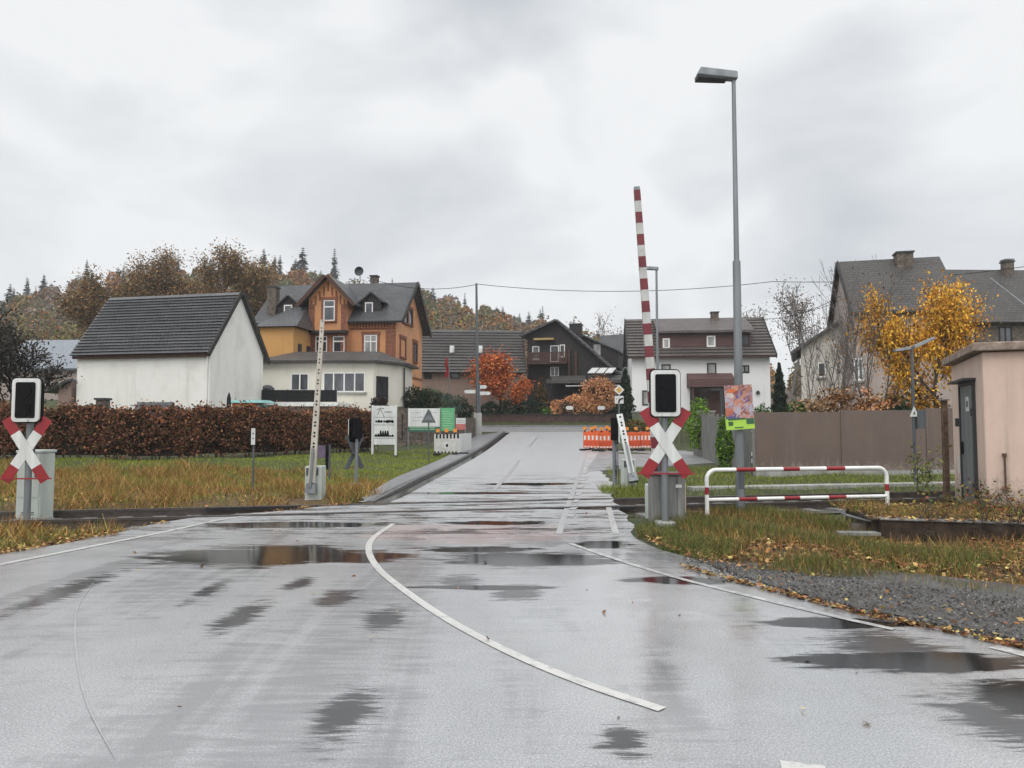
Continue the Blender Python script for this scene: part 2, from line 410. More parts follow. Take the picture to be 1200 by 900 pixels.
def groundmat():
    m = NT('ground'); v = m.obj()
    n1 = m.noise(v, 0.35, 6, 0.65); n2 = m.noise(v, 3.0, 5, 0.7)
    gr = m.ramp(n2, (0.3, (0.022, 0.03, 0.012)), (0.55, (0.05, 0.062, 0.018)), (0.75, (0.085, 0.075, 0.03)))
    br = m.ramp(n2, (0.3, (0.05, 0.028, 0.014)), (0.6, (0.14, 0.085, 0.035)), (0.8, (0.2, 0.14, 0.06)))
    sp = m.N('ShaderNodeSeparateXYZ', {0: v})
    # dry brown verge left of the road before the hedge, green elsewhere, woodland soil far off
    brown = m.math('MULTIPLY', m.mr(sp.outputs[0], -3.0, -5.5), m.mr(sp.outputs[1], 27, 19))
    brown = m.mr(m.math('ADD', brown, m.math('MULTIPLY', m.math('SUBTRACT', n1, 0.5), 0.9)), 0.35, 0.65)
    col = m.mix(brown, gr, br)
    lt = m.math('MULTIPLY', m.mr(sp.outputs[0], 2.0, 3.2), m.mr(sp.outputs[1], 11.5, 9.5))
    col = m.mix(m.math('MULTIPLY', lt, 0.8), col, m.ramp(n2, (0.3, (0.035, 0.022, 0.014)), (0.7, (0.1, 0.06, 0.03))))
    col = m.mix(m.mr(sp.outputs[1], 75, 100), col, (0.07, 0.05, 0.03))
    m.base(col); m.rough(0.95); m.bump(n2, 0.6, 0.05); return m.m
M['ground'] = groundmat()
gridmesh('ground', xs, ys, hterr, M['ground'])

def roadmat():
    m = NT('wet_asphalt'); v = m.obj(); sp = m.N('ShaderNodeSeparateXYZ', {0: v}); X_, Y_ = sp.outputs[0], sp.outputs[1]
    mid = m.noise(v, 1.3, 6, 0.6, 0.6); fine = m.noise(v, 60, 3, 0.7)
    lane = m.noise(m.obj((1.3, 0.14, 1), rot=(0, 0, 0.1)), 1.0, 5, 0.6, 0.6)          # long wear patches along the wheel tracks
    ripple = m.noise(m.obj((1.6, 9.0, 1), rot=(0, 0, -0.06)), 1.0, 6, 0.7, 0.5)         # thin water standing in cross ridges
    ripple2 = m.noise(m.obj((3.5, 26.0, 1), rot=(0, 0, 0.05)), 1.0, 5, 0.7, 0.4)
    cross = m.noise(m.obj((0.35, 2.4, 1), rot=(0, 0, -0.1)), 1.0, 5, 0.65, 0.4)
    half = lambda t, k: m.math('MULTIPLY', m.math('SUBTRACT', t, 0.5), k)
    def nearest(E):
        best = None
        for cx, cy, rx, ry in E:
            d = m.N('ShaderNodeVectorMath', {0: v, 1: (cx, cy, 0)}, operation='SUBTRACT').outputs[0]
            d = m.N('ShaderNodeVectorMath', {0: d, 1: (1 / rx, 1 / ry, 0)}, operation='MULTIPLY').outputs[0]
            ln = m.N('ShaderNodeVectorMath', {0: d}, operation='LENGTH').outputs[1]; best = ln if best is None else m.math('MINIMUM', best, ln)
        return m.math('SUBTRACT', 1.0, best)
    # standing water: centre and half axes in metres
    E = [(-3.1, 9.2, 1.4, 0.9), (-2.0, 9.1, 0.9, 0.5), (0.3, 8.95, 1.2, 0.55), (-0.5, 9.6, 0.9, 0.28), (-3.4, 12.0, 1.8, 0.42), (-0.2, 12.2, 1.0, 0.3), (1.2, 10.0, 0.5, 0.35),
         (1.75, 7.75, 0.7, 0.22), (3.15, 4.35, 0.6, 0.42), (2.7, 5.15, 0.9, 0.3), (2.6, 6.1, 0.65, 0.16), (-0.3, 7.4, 0.9, 0.12), (0.5, 20.0, 1.6, 0.5), (-1.0, 17.4, 1.5, 0.4), (1.6, 14.3, 1.2, 0.35), (-2.8, 15.2, 1.2, 0.3)]
    edge = m.math('ADD', half(cross, 1.5), m.math('ADD', half(mid, 0.9), half(ripple, 1.3)))
    pud = m.mr(m.math('ADD', nearest(E), edge), 0.0, 0.26)
    # thin films on the wheel tracks, broken up by the ridges of the surface
    B = lambda x0, y0, x1, y1: (G((x0 + x1) / 2, (y0 + y1) / 2)[0], (G(600, y1)[1] + G(600, y0)[1]) / 2, (G(x1, y1)[0] - G(x0, y1)[0]) / 2, (G(600, y0)[1] - G(600, y1)[1]) / 2)
    T = [B(222, 676, 262, 712), B(248, 700, 312, 748), B(330, 674, 372, 694), B(362, 688, 425, 716), B(415, 708, 485, 748), B(500, 672, 575, 692), B(565, 684, 650, 708), B(8, 662, 78, 748), B(350, 800, 450, 885), B(480, 642, 700, 668), B(1090, 805, 1260, 890), B(690, 840, 770, 900), B(950, 735, 1150, 790)]
    wet = m.mr(m.math('ADD', m.math('ADD', nearest(T), half(ripple2, 2.4)), m.math('ADD', half(ripple, 1.6), half(mid, 0.8))), 0.05, 0.55)
    band = m.math('MULTIPLY', m.mr(Y_, 9.5, 11.5), m.mr(Y_, 30, 16))
    bandw = m.math('MULTIPLY', m.mr(m.math('ADD', cross, half(ripple, 0.9)), 0.52, 0.62), band)
    broad = m.math('MULTIPLY', m.mr(m.math('ADD', lane, half(ripple, 0.55)), 0.48, 0.66), m.mr(Y_, 24, 9, 0.25, 1.0))
    pud = m.math('MAXIMUM', pud, m.math('MULTIPLY', bandw, 0.85))
    dry = m.ramp(mid, (0.3, (0.235, 0.239, 0.247)), (0.7, (0.315, 0.32, 0.326)))
    dry = m.mix(m.mr(m.noise(v, 75, 3, 0.7), 0.5, 0.62, 0, 0.6), dry, (0.55, 0.55, 0.55))
    dry = m.mix(m.mr(m.noise(m.obj((95, 95, 95), loc=(4, 2, 0)), 1.0, 3, 0.7), 0.5, 0.62, 0, 0.8), dry, (0.08, 0.08, 0.08))
    d2 = nearest([(-0.6, 11.1, 2.0, 1.1)]); dry = m.mix(m.mr(m.math('ADD', d2, half(mid, 1.0)), 0.0, 0.3, 0, 0.5), dry, (0.36, 0.21, 0.19))
    col = m.mix(m.math('MULTIPLY', broad, 0.72), dry, (0.1, 0.102, 0.106))
    col = m.mix(m.math('MULTIPLY', wet, 0.96), col, (0.034, 0.034, 0.035)); col = m.mix(pud, col, (0.016, 0.016, 0.016))
    m.base(col); m.rough(0.5); m.b.inputs['IOR'].default_value = 1.45
    m.l(m.math('MULTIPLY', m.math('SUBTRACT', 1.0, m.math('MAXIMUM', pud, m.math('MULTIPLY', wet, 0.85))), 0.5), m.b.inputs['Specular IOR Level'])
    mixf = lambda f, a, b: m.N('ShaderNodeMix', {0: f, 2: a, 3: b}).outputs[0]
    film = m.math('MULTIPLY', m.math('MULTIPLY', m.mr(m.math('ADD', m.noise(m.obj((0.8, 0.5, 1), loc=(3, 1, 0)), 1.0, 4, 0.6), half(ripple, 0.5)), 0.44, 0.56), m.mr(X_, -1.5, 1.2, 0.25, 1.0)), m.mr(Y_, 13, 9.5))
    r0 = m.math('ADD', m.math('MULTIPLY', mid, 0.16), m.mr(Y_, 9, 17, 0.16, 0.42))
    m.l(mixf(pud, mixf(m.math('MAXIMUM', wet, film), r0, 0.06), 0.06), m.b.inputs['Coat Roughness'])
    m.b.inputs['Coat Weight'].default_value = 1.0; m.l(mixf(pud, mixf(wet, 2.7, 1.3), 1.22), m.b.inputs['Coat IOR'])
    h = m.math('ADD', m.math('MULTIPLY', fine, 0.5), m.math('MULTIPLY', m.noise(v, 14, 4, 0.6), 0.5))
    bs = mixf(m.math('MAXIMUM', pud, m.math('MULTIPLY', m.math('MAXIMUM', wet, film), 0.7)), m.mr(Y_, 11, 5, 0.07, 0.22), 0.025)
    b = m.N('ShaderNodeBump', {'Height': h, 'Strength': bs, 'Distance': 0.012}); m.l(b.outputs[0], m.b.inputs['Normal']); m.l(b.outputs[0], m.b.inputs['Coat Normal'])
    return m.m
M['road'] = roadmat()
def road():
    rows = list(np.arange(-14, 56.6, 0.4)); nc = 16; v = []; f = []
    for y in rows:
        a, b = xleft(y), xright(y)
        a += 0.04 * math.sin(y * 5.1); b += 0.05 * math.sin(y * 4.3 + 1)
        row = [a + (b - a) * i / (nc - 1) for i in range(nc)]
        v.append((row[0], y, g(y) - 0.25)); v += [(x, y, g(y)) for x in row]; v.append((row[-1], y, g(y) - 0.25))
    k = nc + 2
    for j in range(len(rows) - 1):
        for i in range(k - 1): f.append((j * k + i, j * k + i + 1, (j + 1) * k + i + 1, (j + 1) * k + i))
    me = bpy.data.meshes.new('road'); me.from_pydata(v, [], f); me.materials.append(M['road'])
    o = bpy.data.objects.new('road', me); C.objects.link(o); struct(o)
road()
def strip(name, pts, wd, mat, dz, kind=True, h=0.0, sub=0.5):
    """a ribbon along points (x, y) draped on the road profile"""
    q = []
    for (a, b) in zip(pts[:-1], pts[1:]):
        n = max(1, int(math.hypot(b[0] - a[0], b[1] - a[1]) / sub))
        q += [(a[0] + (b[0] - a[0]) * i / n, a[1] + (b[1] - a[1]) * i / n) for i in range(n)]
    q.append(pts[-1]); v = []; f = []; w_ = wd if callable(wd) else (lambda t: wd)
    for i, p in enumerate(q):
        a, b = q[max(i - 1, 0)], q[min(i + 1, len(q) - 1)]; dx, dy = b[0] - a[0], b[1] - a[1]; l = math.hypot(dx, dy) or 1
        nx, ny = -dy / l, dx / l; ww = w_(i / (len(q) - 1)) / 2
        for s in (1, -1):
            x, y = p[0] + s * nx * ww, p[1] + s * ny * ww; v.append((x, y, g(y) + dz + h * sst(-0.05, 0.2, i / (len(q) - 1))))
            if h: v.append((x, y, g(y) + dz - 0.2))
    k = 4 if h else 2
    for i in range(len(q) - 1):
        a, b = i * k, (i + 1) * k
        if h: f += [(a, a + 2, b + 2, b), (a + 1, a, b, b + 1), (a + 2, a + 3, b + 3, b + 2)]
        else: f.append((a, a + 1, b + 1, b))
    if h: f += [(0, 1, 3, 2), (len(q) * 4 - 4, len(q) * 4 - 2, len(q) * 4 - 1, len(q) * 4 - 3)]
    me = bpy.data.meshes.new(name); me.from_pydata(v, [], f); me.materials.append(mat)
    o = bpy.data.objects.new(name, me); C.objects.link(o); return struct(o)
def smoothpts(ps, n=8):
    ps = [np.array(p) for p in ps]; ps = [2 * ps[0] - ps[1]] + ps + [2 * ps[-1] - ps[-2]]; o = []
    for i in range(1, len(ps) - 2):
        for k in range(n):
            t = k / n; p0, p1, p2, p3 = ps[i - 1:i + 3]
            o.append(tuple(0.5 * ((2 * p1) + (-p0 + p2) * t + (2 * p0 - 5 * p1 + 4 * p2 - p3) * t * t + (-p0 + 3 * p1 - 3 * p2 + p3) * t ** 3)))
    o.append(tuple(ps[-2])); return o
def paintmat(name, wear, c=(0.6, 0.59, 0.55)):
    m = NT(name); v = m.obj(); n = m.noise(v, 9, 6, 0.75)
    col = m.mix(m.mr(n, wear - 0.12, wear + 0.05), (0.27, 0.27, 0.275), c)
    m.base(m.mix(m.mr(m.noise(v, 1.2, 4), 0.4, 0.7, 0, 0.3), col, (0.3, 0.29, 0.27))); m.rough(0.38); m.bump(m.noise(v, 60, 3), 0.2, 0.01); m.b.inputs['Coat Weight'].default_value = 1.0; m.b.inputs['Coat IOR'].default_value = 2.2; m.b.inputs['Coat Roughness'].default_value = 0.34; return m.m
M['paint'] = paintmat('road_paint', 0.45); M['paintworn'] = paintmat('worn_road_paint', 0.56); M['paintfaint'] = paintmat('faint_road_paint', 0.56, (0.42, 0.42, 0.41))
GG = lambda *ps: [G(*p) for p in ps]
strip('center_line_marking', smoothpts(GG((461, 614), (438, 630), (432, 645), (443, 666), (474, 692), (526, 727), (600, 766), (684, 801), (776, 832))), 0.082, M['paint'], 0.005, sub=0.1)
strip('edge_line_marking', smoothpts(GG((-60, 676), (0, 662), (60, 650), (130, 636), (200, 622), (260, 609), (330, 599.5))), 0.1, M['paint'], 0.005, sub=0.15)
strip('edge_line_marking', smoothpts(GG((668, 637), (720, 655), (800, 679), (900, 704), (980, 723), (1048, 738))), 0.075, M['paintworn'], 0.005, sub=0.15)
strip('edge_line_marking', GG((1164, 758), (1215, 771)), 0.12, M['paintworn'], 0.005)
strip('lane_line_marking', smoothpts(GG((655, 626), (663, 600), (672, 575), (681, 552), (687, 533))), 0.1, M['paintfaint'], 0.005, sub=0.2)
strip('lane_line_marking', smoothpts(GG((722, 626), (716, 605), (712, 590))), 0.1, M['paintworn'], 0.005)
strip('lane_line_marking', GG((578, 575), (596, 556), (608, 540)), 0.12, M['paintfaint'], 0.005)
strip('lane_line_marking', GG((620, 524), (629, 513)), 0.12, M['paintfaint'], 0.005)
M['seam'] = paintmat('worn_seam', 0.6, (0.42, 0.42, 0.42)); M['seam'].node_tree.nodes['Principled BSDF'].inputs['Coat IOR'].default_value = 2.3
strip('worn_seam_marking', smoothpts(GG((110, 683), (92, 710), (88, 740), (92, 785), (104, 830), (136, 892))), lambda t: 0.014 * math.sin(math.pi * min(1, max(0.02, t))) ** 0.5, M['seam'], 0.004, sub=0.1)
strip('worn_marking', GG((915, 897), (968, 903)), 0.09, M['paint'], 0.005)
for i in range(9):
    py = 606 - i * 8.5; px = 663 + i * 2.9
    strip('block_marking', GG((px + 4, py), (px + 8, py - 3.0)), 0.13, M['paintworn'], 0.009)

# pavement and kerb on the left
KE = [G(*p) for p in ((438, 588), (460, 579.5), (501, 559.5), (537, 542), (570, 523), (585, 512), (592, 507))]
KI = [G(*p) for p in ((424, 583), (442, 575), (469, 560.5), (502, 547), (530, 533), (548, 519), (556, 512.5))]
M['pave'] = plain('wet_pavement', (0.21, 0.215, 0.225), 0.35, 0.25, 2.5, 0.25)
def pavement():
    n = 40; v = []; f = []
    ke = smoothpts(KE, 6); ki = smoothpts(KI, 6)
    for (a, b) in zip(ke, ki):
        a = (a[0] - 0.16, a[1])
        hh = 0.085 * sst(-1, 9, len(v) / 3)
        v += [(a[0], a[1], g(a[1]) + hh), (b[0], b[1], g(b[1]) + hh), (b[0] - 0.03, b[1], g(b[1]) - 0.2)]
    for i in range(len(ke) - 1):
        f += [(i * 3, i * 3 + 1, i * 3 + 4, i * 3 + 3), (i * 3 + 1, i * 3 + 2, i * 3 + 5, i * 3 + 4)]
    me = bpy.data.meshes.new('pavement'); me.from_pydata(v, [], f); me.materials.append(M['pave'])
    o = bpy.data.objects.new('pavement', me); C.objects.link(o); struct(o)
pavement()
M['kerb'] = plain('kerb_stone', (0.11, 0.11, 0.11), 0.5, 0.4, 5, 0.4)
strip('kerb', [(a - 0.08, b) for a, b in smoothpts(KE, 6)], 0.15, M['kerb'], 0.003, h=0.092)
M['gutter'] = plain('dark_wet_gutter', (0.03, 0.03, 0.032), 0.12, 0.3, 6, 0.15)
strip('gutter', [(a + 0.17, b) for a, b in smoothpts(KE, 6)], 0.34, M['gutter'], 0.006)
# side street and yard on the right, the crossing road of the T junction
def flat(name, pts, dz, mat, skirt=0.2):
    n = len(pts); v = [(x, y, g(y) + dz) for x, y in pts] + [(x, y, g(y) + dz - skirt) for x, y in pts]
    f = [tuple(range(n))] + [(i, (i + 1) % n, n + (i + 1) % n, n + i) for i in range(n)]
    me = bpy.data.meshes.new(name); me.from_pydata(v, [], f); me.materials.append(mat)
    o = bpy.data.objects.new(name, me); C.objects.link(o); return struct(o)
M['asph2'] = plain('pale_wet_asphalt', (0.24, 0.24, 0.245), 0.45, 0.3, 1.5, 0.2)
def sheet(name, xs_, ys_, dz, mat): return gridmesh(name, xs_, ys_, lambda x, y: g(y) + dz, mat)
sheet('side_street', [3.0, 5, 7, 9, 12], list(np.arange(30.0, 39.0, 0.6)), -0.012, M['asph2'])
flat('side_street', [G(*p) for p in ((686, 553), (745, 548), (862, 541), (862, 533), (700, 532))], 0.004, M['asph2'])
sheet('cross_road', list(np.linspace(-45, 45, 30)), list(np.arange(53.2, 60.3, 0.8)), 0.008, M['asph2'])
struct(MB().box((-40, 60.0, 0.8), (40, 60.86, g(60.4) + 0.1)).build('far_pavement', M['pave']))
# gravel strip at the right
def gravelmat():
    m = NT('gravel'); v = m.obj(); vo = m.N('ShaderNodeTexVoronoi', {'Vector': v, 'Scale': 55.0})
    n = m.noise(v, 1.5, 5)
    m.base(m.mix(m.mr(n, 0.38, 0.62, 0, 0.75), m.mix(vo.outputs[0], (0.045, 0.045, 0.045), (0.19, 0.188, 0.18)), (0.06, 0.05, 0.038))); m.rough(0.6)
    m.bump(m.math('SUBTRACT', 1.0, vo.outputs[0]), 0.9, 0.03); return m.m
M['gravel'] = gravelmat()
flat('gravel_strip', [G(*p) for p in ((815, 656), (830, 659), (905, 662), (1000, 667), (1100, 676), (1200, 687), (1400, 700))] + [(7.5, 3.6), (4.4, 4.6)] + [G(*p) for p in ((1205, 752), (1000, 712), (905, 687))], 0.012, M['gravel'], 0.1)

# railway
M['ballast'] = gravelmat(); M['rail'] = plain('rail_steel', (0.12, 0.1, 0.09), 0.35, 0.4, 5, 0.1, 0.6)
def along(t, o, z): return (T0[0] + TD[0] * t + TN[0] * o, T0[1] + TD[1] * t + TN[1] * o, z)
def rail_things():
    mb = MB()
    for a, b in ((-60, 0.6), (8.0, 75)):
        mb.add([along(a, -1.5, -0.14), along(b, -1.5, -0.14), along(b, 1.5, -0.14), along(a, 1.5, -0.14)], [(0, 1, 2, 3)])
    tag(mb.build('ballast', M['ballast']), kind='structure')
    t = thing('railway_track', 'single railway track crossing the wet road at the barriers', 'railway track', along(0, 0, 0), TA)
    for o in (-0.72, 0.72):
        r = MB(); r.box((-60, o - 0.035, -0.03), (75, o + 0.035, 0.012)); r.box((-60, o - 0.01, -0.12), (75, o + 0.01, -0.03)); r.box((-60, o - 0.07, -0.14), (75, o + 0.07, -0.12))
        r.build('rail', M['rail'], t)
    fl = MB()
    for o in (-0.72, 0.72):
        for s in (-1, 1): fl.box((0.2, o + s * 0.085 - 0.045, -0.05), (8.3, o + s * 0.085 + 0.045, 0.006))
    fl.build('flangeway', M['gutter'], t)
    sl = MB()
    for k in range(-60, 120):
        x = k * 0.6
        if 0 < x < 8.2 or x > 72: continue
        sl.box((x - 0.12, -1.25, -0.2), (x + 0.12, 1.25, -0.125))
    s = sl.build('sleepers', M['wood_grey'], t); s['kind'] = 'stuff'
rail_things()
ed = MB(); a, b = (X(806, 18.6), 18.5), (X(1200, 20.0), 20.4)
def barw(mb, a, b, z0, z1, th, mi=0):
    d = Vector((b[0] - a[0], b[1] - a[1], 0)); n = Vector((-d.y, d.x, 0)).normalized() * th / 2
    q = [Vector((*a, 0)) - n, Vector((*b, 0)) - n, Vector((*b, 0)) + n, Vector((*a, 0)) + n]
    return mb.hexa([(v.x, v.y, z0) for v in q] + [(v.x, v.y, z1) for v in q], mi)
barw(ed, a, b, -0.3, 0.06, 0.35)
struct(ed.build('platform_kerb', M['concrete'], bevel=0.02))

# ---------------------------------------------------------------- buildings
class House:
    def __init__(s, name, label, x, y, z, a, cat='house', group=None):
        s.o = np.array([x, y, z]); s.a = R(a); s.e = thing(name, label, cat, (x, y, z), R(a), group)
        s.ux = np.array([math.cos(s.a), math.sin(s.a), 0]); s.uy = np.array([-math.sin(s.a), math.cos(s.a), 0])
    def face(s, kind, off=0.0):
        if kind == 'front': return lambda u, z, o: (u, off - o, z)
        if kind == 'right': return lambda u, z, o: (off + o, u, z)
        if kind == 'left': return lambda u, z, o: (off - o, u, z)
    def hit(s, kind, off, px, py):
        d = ray(px, py); n = s.uy if kind == 'front' else s.ux; p0 = s.o + n * off
        t = n.dot(p0 - np.array([0, 0, CAMZ])) / n.dot(d); q = np.array([0, 0, CAMZ]) + d * t - s.o
        return (q.dot(s.ux if kind == 'front' else s.uy), q[2])
    def fbox(s, mb, fc, u0, u1, z0, z1, o0, o1, mi=0):
        q = [fc(u0, z0, o0), fc(u1, z0, o0), fc(u1, z0, o1), fc(u0, z0, o1), fc(u0, z1, o0), fc(u1, z1, o0), fc(u1, z1, o1), fc(u0, z1, o1)]
        return mb.hexa(q, mi)
    def win(s, kind, off, rect, mull=1, frame=None, glass=None, sill=True, bar=False, surround=None, name='window', parent=None, fw=0.07, label=None):
        u0, z1 = s.hit(kind, off, rect[0], rect[1]); u1, z0 = s.hit(kind, off, rect[2], rect[3]); u0, u1 = min(u0, u1), max(u0, u1)
        fc = s.face(kind, off); frame = frame or M['white']; mb = MB(); f = fw
        for (a, b, c, d) in ((u0, u0 + f, z0, z1), (u1 - f, u1, z0, z1), (u0 + f, u1 - f, z1 - f, z1), (u0 + f, u1 - f, z0, z0 + f)): s.fbox(mb, fc, a, b, c, d, -0.05, 0.05)
        for k in range(mull):
            um = u0 + (u1 - u0) * (k + 1) / (mull + 1); s.fbox(mb, fc, um - f * 0.55, um + f * 0.55, z0 + f, z1 - f, -0.05, 0.045)
        if bar: zm = z0 + (z1 - z0) * 0.68; s.fbox(mb, fc, u0 + f, u1 - f, zm - 0.04, zm + 0.04, -0.05, 0.04)
        wo = mb.build(name, frame, parent or s.e)
        p = MB(); s.fbox(p, fc, u0 + 0.02, u1 - 0.02, z0 + 0.02, z1 - 0.02, -0.04, 0.012)
        p.build('pane', glass or M['glass'], wo if parent is None else parent)
        if sill and parent is None:
            q = MB(); s.fbox(q, fc, u0 - 0.08, u1 + 0.08, z0 - 0.1, z0 - 0.002, -0.03, 0.14); q.build('sill', surround or M['concrete'], wo)
        if surround is not None and parent is None:
            q = MB()
            for (a, b, c, d) in ((u0 - 0.15, u0 - 0.003, z0 - 0.1, z1 + 0.003), (u1 + 0.003, u1 + 0.15, z0 - 0.1, z1 + 0.003), (u0 - 0.2, u1 + 0.2, z1 + 0.006, z1 + 0.22)): s.fbox(q, fc, a, b, c, d, -0.03, 0.08)
            q.build('surround', surround, wo)
        return wo
def gable_x(mb, x0, x1, y0, y1, z0, ze, zr, mi=0, yr=None):
    yr = (y0 + y1) / 2 if yr is None else yr
    return mb.prism([(y0, z0), (y1, z0), (y1, ze), (yr, zr), (y0, ze)], lambda a, b, t: (t, a, b), x0, x1, mi)
def gable_y(mb, x0, x1, y0, y1, z0, ze, zr, mi=0, xr=None, ze2=None):
    xr = (x0 + x1) / 2 if xr is None else xr
    return mb.prism([(x0, z0), (x1, z0), (x1, ze if ze2 is None else ze2), (xr, zr), (x0, ze)], lambda a, b, t: (a, t, b), y0, y1, mi)
def slope_slab(mb, p0, p1, q0, q1, th, rows=0, mi=0):
    """roof slab between eave edge p0-p1 and ridge edge q0-q1 (points on its underside), th thick, optionally with stepped tile rows"""
    p0, p1, q0, q1 = map(Vector, (p0, p1, q0, q1)); n = (p1 - p0).cross(q0 - p0).normalized()
    if n.z < 0: n = -n
    if not rows: return mb.hexa([p0, p1, q1, q0, p0 + n * th, p1 + n * th, q1 + n * th, q0 + n * th], mi)
    for i in range(rows):
        a, b = i / rows, (i + 1) / rows + 0.01
        A0, A1, B0, B1 = p0.lerp(q0, a), p1.lerp(q1, a), p0.lerp(q0, min(b, 1)), p1.lerp(q1, min(b, 1))
        up0, up1 = n * (th + 0.085), n * (th - 0.02)
        lip = (p0 - q0).normalized() * 0.1
        mb.hexa([A0, A1, B1, B0, A0 + up0 + lip, A1 + up0 + lip, B1 + up1, B0 + up1], mi)
def roof_x(mb, x0, x1, y0, y1, ze, zr, oe, og, th=0.16, rows=0, yr=None):
    yr = (y0 + y1) / 2 if yr is None else yr; e = 0.012
    s1 = (zr - ze) / (yr - y0); s2 = (zr - ze) / (y1 - yr)
    slope_slab(mb, (x0 - og, y0 - oe, ze - oe * s1 + e), (x1 + og, y0 - oe, ze - oe * s1 + e), (x0 - og, yr, zr + e), (x1 + og, yr, zr + e), th, rows)
    slope_slab(mb, (x0 - og, y1 + oe, ze - oe * s2 + e), (x1 + og, y1 + oe, ze - oe * s2 + e), (x0 - og, yr + 0.004, zr + e), (x1 + og, yr + 0.004, zr + e), th, rows)
    return mb
def roof_y(mb, x0, x1, y0, y1, ze, zr, oe, og, th=0.16, rows=0, xr=None, ze2=None):
    xr = (x0 + x1) / 2 if xr is None else xr; e = 0.012; ze2 = ze if ze2 is None else ze2
    s1 = (zr - ze) / (xr - x0); s2 = (zr - ze2) / (x1 - xr)
    slope_slab(mb, (x0 - oe, y0 - og, ze - oe * s1 + e), (x0 - oe, y1 + og, ze - oe * s1 + e), (xr, y0 - og, zr + e), (xr, y1 + og, zr + e), th, rows)
    slope_slab(mb, (x1 + oe, y0 - og, ze2 - oe * s2 + e), (x1 + oe, y1 + og, ze2 - oe * s2 + e), (xr + 0.004, y0 - og, zr + e), (xr + 0.004, y1 + og, zr + e), th, rows)
    return mb
def chimney(e, x, y, z0, z1, wd, mat, cap=True):
    m = MB().box((x - wd / 2, y - wd / 2, z0), (x + wd / 2, y + wd / 2, z1)); c = m.build('chimney', mat, e)
    if cap: MB().box((x - wd / 2 - 0.06, y - wd / 2 - 0.06, z1 + 0.003), (x + wd / 2 + 0.06, y + wd / 2 + 0.06, z1 + 0.1)).build('chimney_cap', M['dark'], c)
    return c

M['plaster_white'] = plaster('white_plaster', (0.8, 0.79, 0.75), (0.46, 0.44, 0.38), 0.45)
M['plaster_clean'] = plaster('clean_white_plaster', (0.76, 0.76, 0.75), (0.6, 0.6, 0.58), 0.3)
M['plaster_pink'] = stained('pink_plaster', (0.63, 0.475, 0.395), (0.27, 0.22, 0.18), 0.8, 0.8, 0.4, 0.9)
M['plaster_grey'] = plaster('grey_pink_plaster', (0.36, 0.3, 0.27), (0.24, 0.2, 0.18), 0.6)
M['plaster_brown'] = plaster('brown_plaster', (0.27, 0.19, 0.155), (0.18, 0.13, 0.1), 0.6)
M['plaster_yellow'] = plaster('ochre_plaster', (0.56, 0.3, 0.1), (0.42, 0.24, 0.1), 0.6)
M['brick'] = tiles('orange_brick', (0.56, 0.25, 0.1), (0.47, 0.2, 0.08), (0.42, 0.25, 0.15), 'x', 0.25, 0.08, 0.85, 0.25)
M['brickside'] = tiles('orange_brick_side', (0.58, 0.28, 0.14), (0.5, 0.23, 0.11), (0.44, 0.27, 0.17), 'y', 0.25, 0.08, 0.85, 0.25)
M['brickdark'] = plain('dark_brick', (0.23, 0.095, 0.06), 0.85, 0.4, 7, 0.3)
M['slate'] = tiles('grey_slate', (0.085, 0.085, 0.088), (0.06, 0.061, 0.065), (0.03, 0.03, 0.032), 'x', 0.35, 0.17, 0.42, 0.9)
M['slatebrown'] = tiles('weathered_slate', (0.08, 0.074, 0.068), (0.055, 0.05, 0.047), (0.028, 0.026, 0.024), 'x', 0.35, 0.17, 0.5, 0.9)
M['plaster_aged'] = plaster('aged_white_plaster', (0.58, 0.55, 0.5), (0.36, 0.33, 0.29), 0.6)
M['slatey'] = tiles('grey_slate_side', (0.095, 0.095, 0.1), (0.07, 0.071, 0.076), (0.03, 0.03, 0.032), 'y', 0.35, 0.17, 0.42, 0.9)
M['barnroof'] = tiles('dark_barn_tiles', (0.1, 0.1, 0.102), (0.07, 0.07, 0.073), (0.03, 0.03, 0.03), 'x', 0.22, 0.25, 0.28, 0.9)
M['brownroof'] = tiles('brown_roof_tiles', (0.115, 0.1, 0.092), (0.085, 0.073, 0.067), (0.035, 0.03, 0.028), 'x', 0.3, 0.28, 0.5, 0.9)
M['greybrownroof'] = tiles('grey_brown_roof_tiles', (0.085, 0.08, 0.075), (0.065, 0.06, 0.057), (0.025, 0.023, 0.022), 'x', 0.3, 0.27, 0.45, 0.9)
M['timber'] = plain('dark_timber', (0.035, 0.03, 0.03), 0.7, 0.4, 6, 0.3)
M['timberb'] = plain('brown_timber', (0.085, 0.045, 0.035), 0.75, 0.35, 6, 0.3)
M['redcladding'] = tiles('red_brown_cladding', (0.11, 0.063, 0.058), (0.088, 0.05, 0.047), (0.05, 0.02, 0.02), 'x', 4.0, 0.18, 0.7, 0.5)
M['fascia'] = plain('dark_fascia', (0.04, 0.036, 0.034), 0.6, 0.3, 6, 0.2)
M['stone'] = plain('rough_stone_wall', (0.14, 0.115, 0.095), 0.9, 0.6, 5, 0.9)

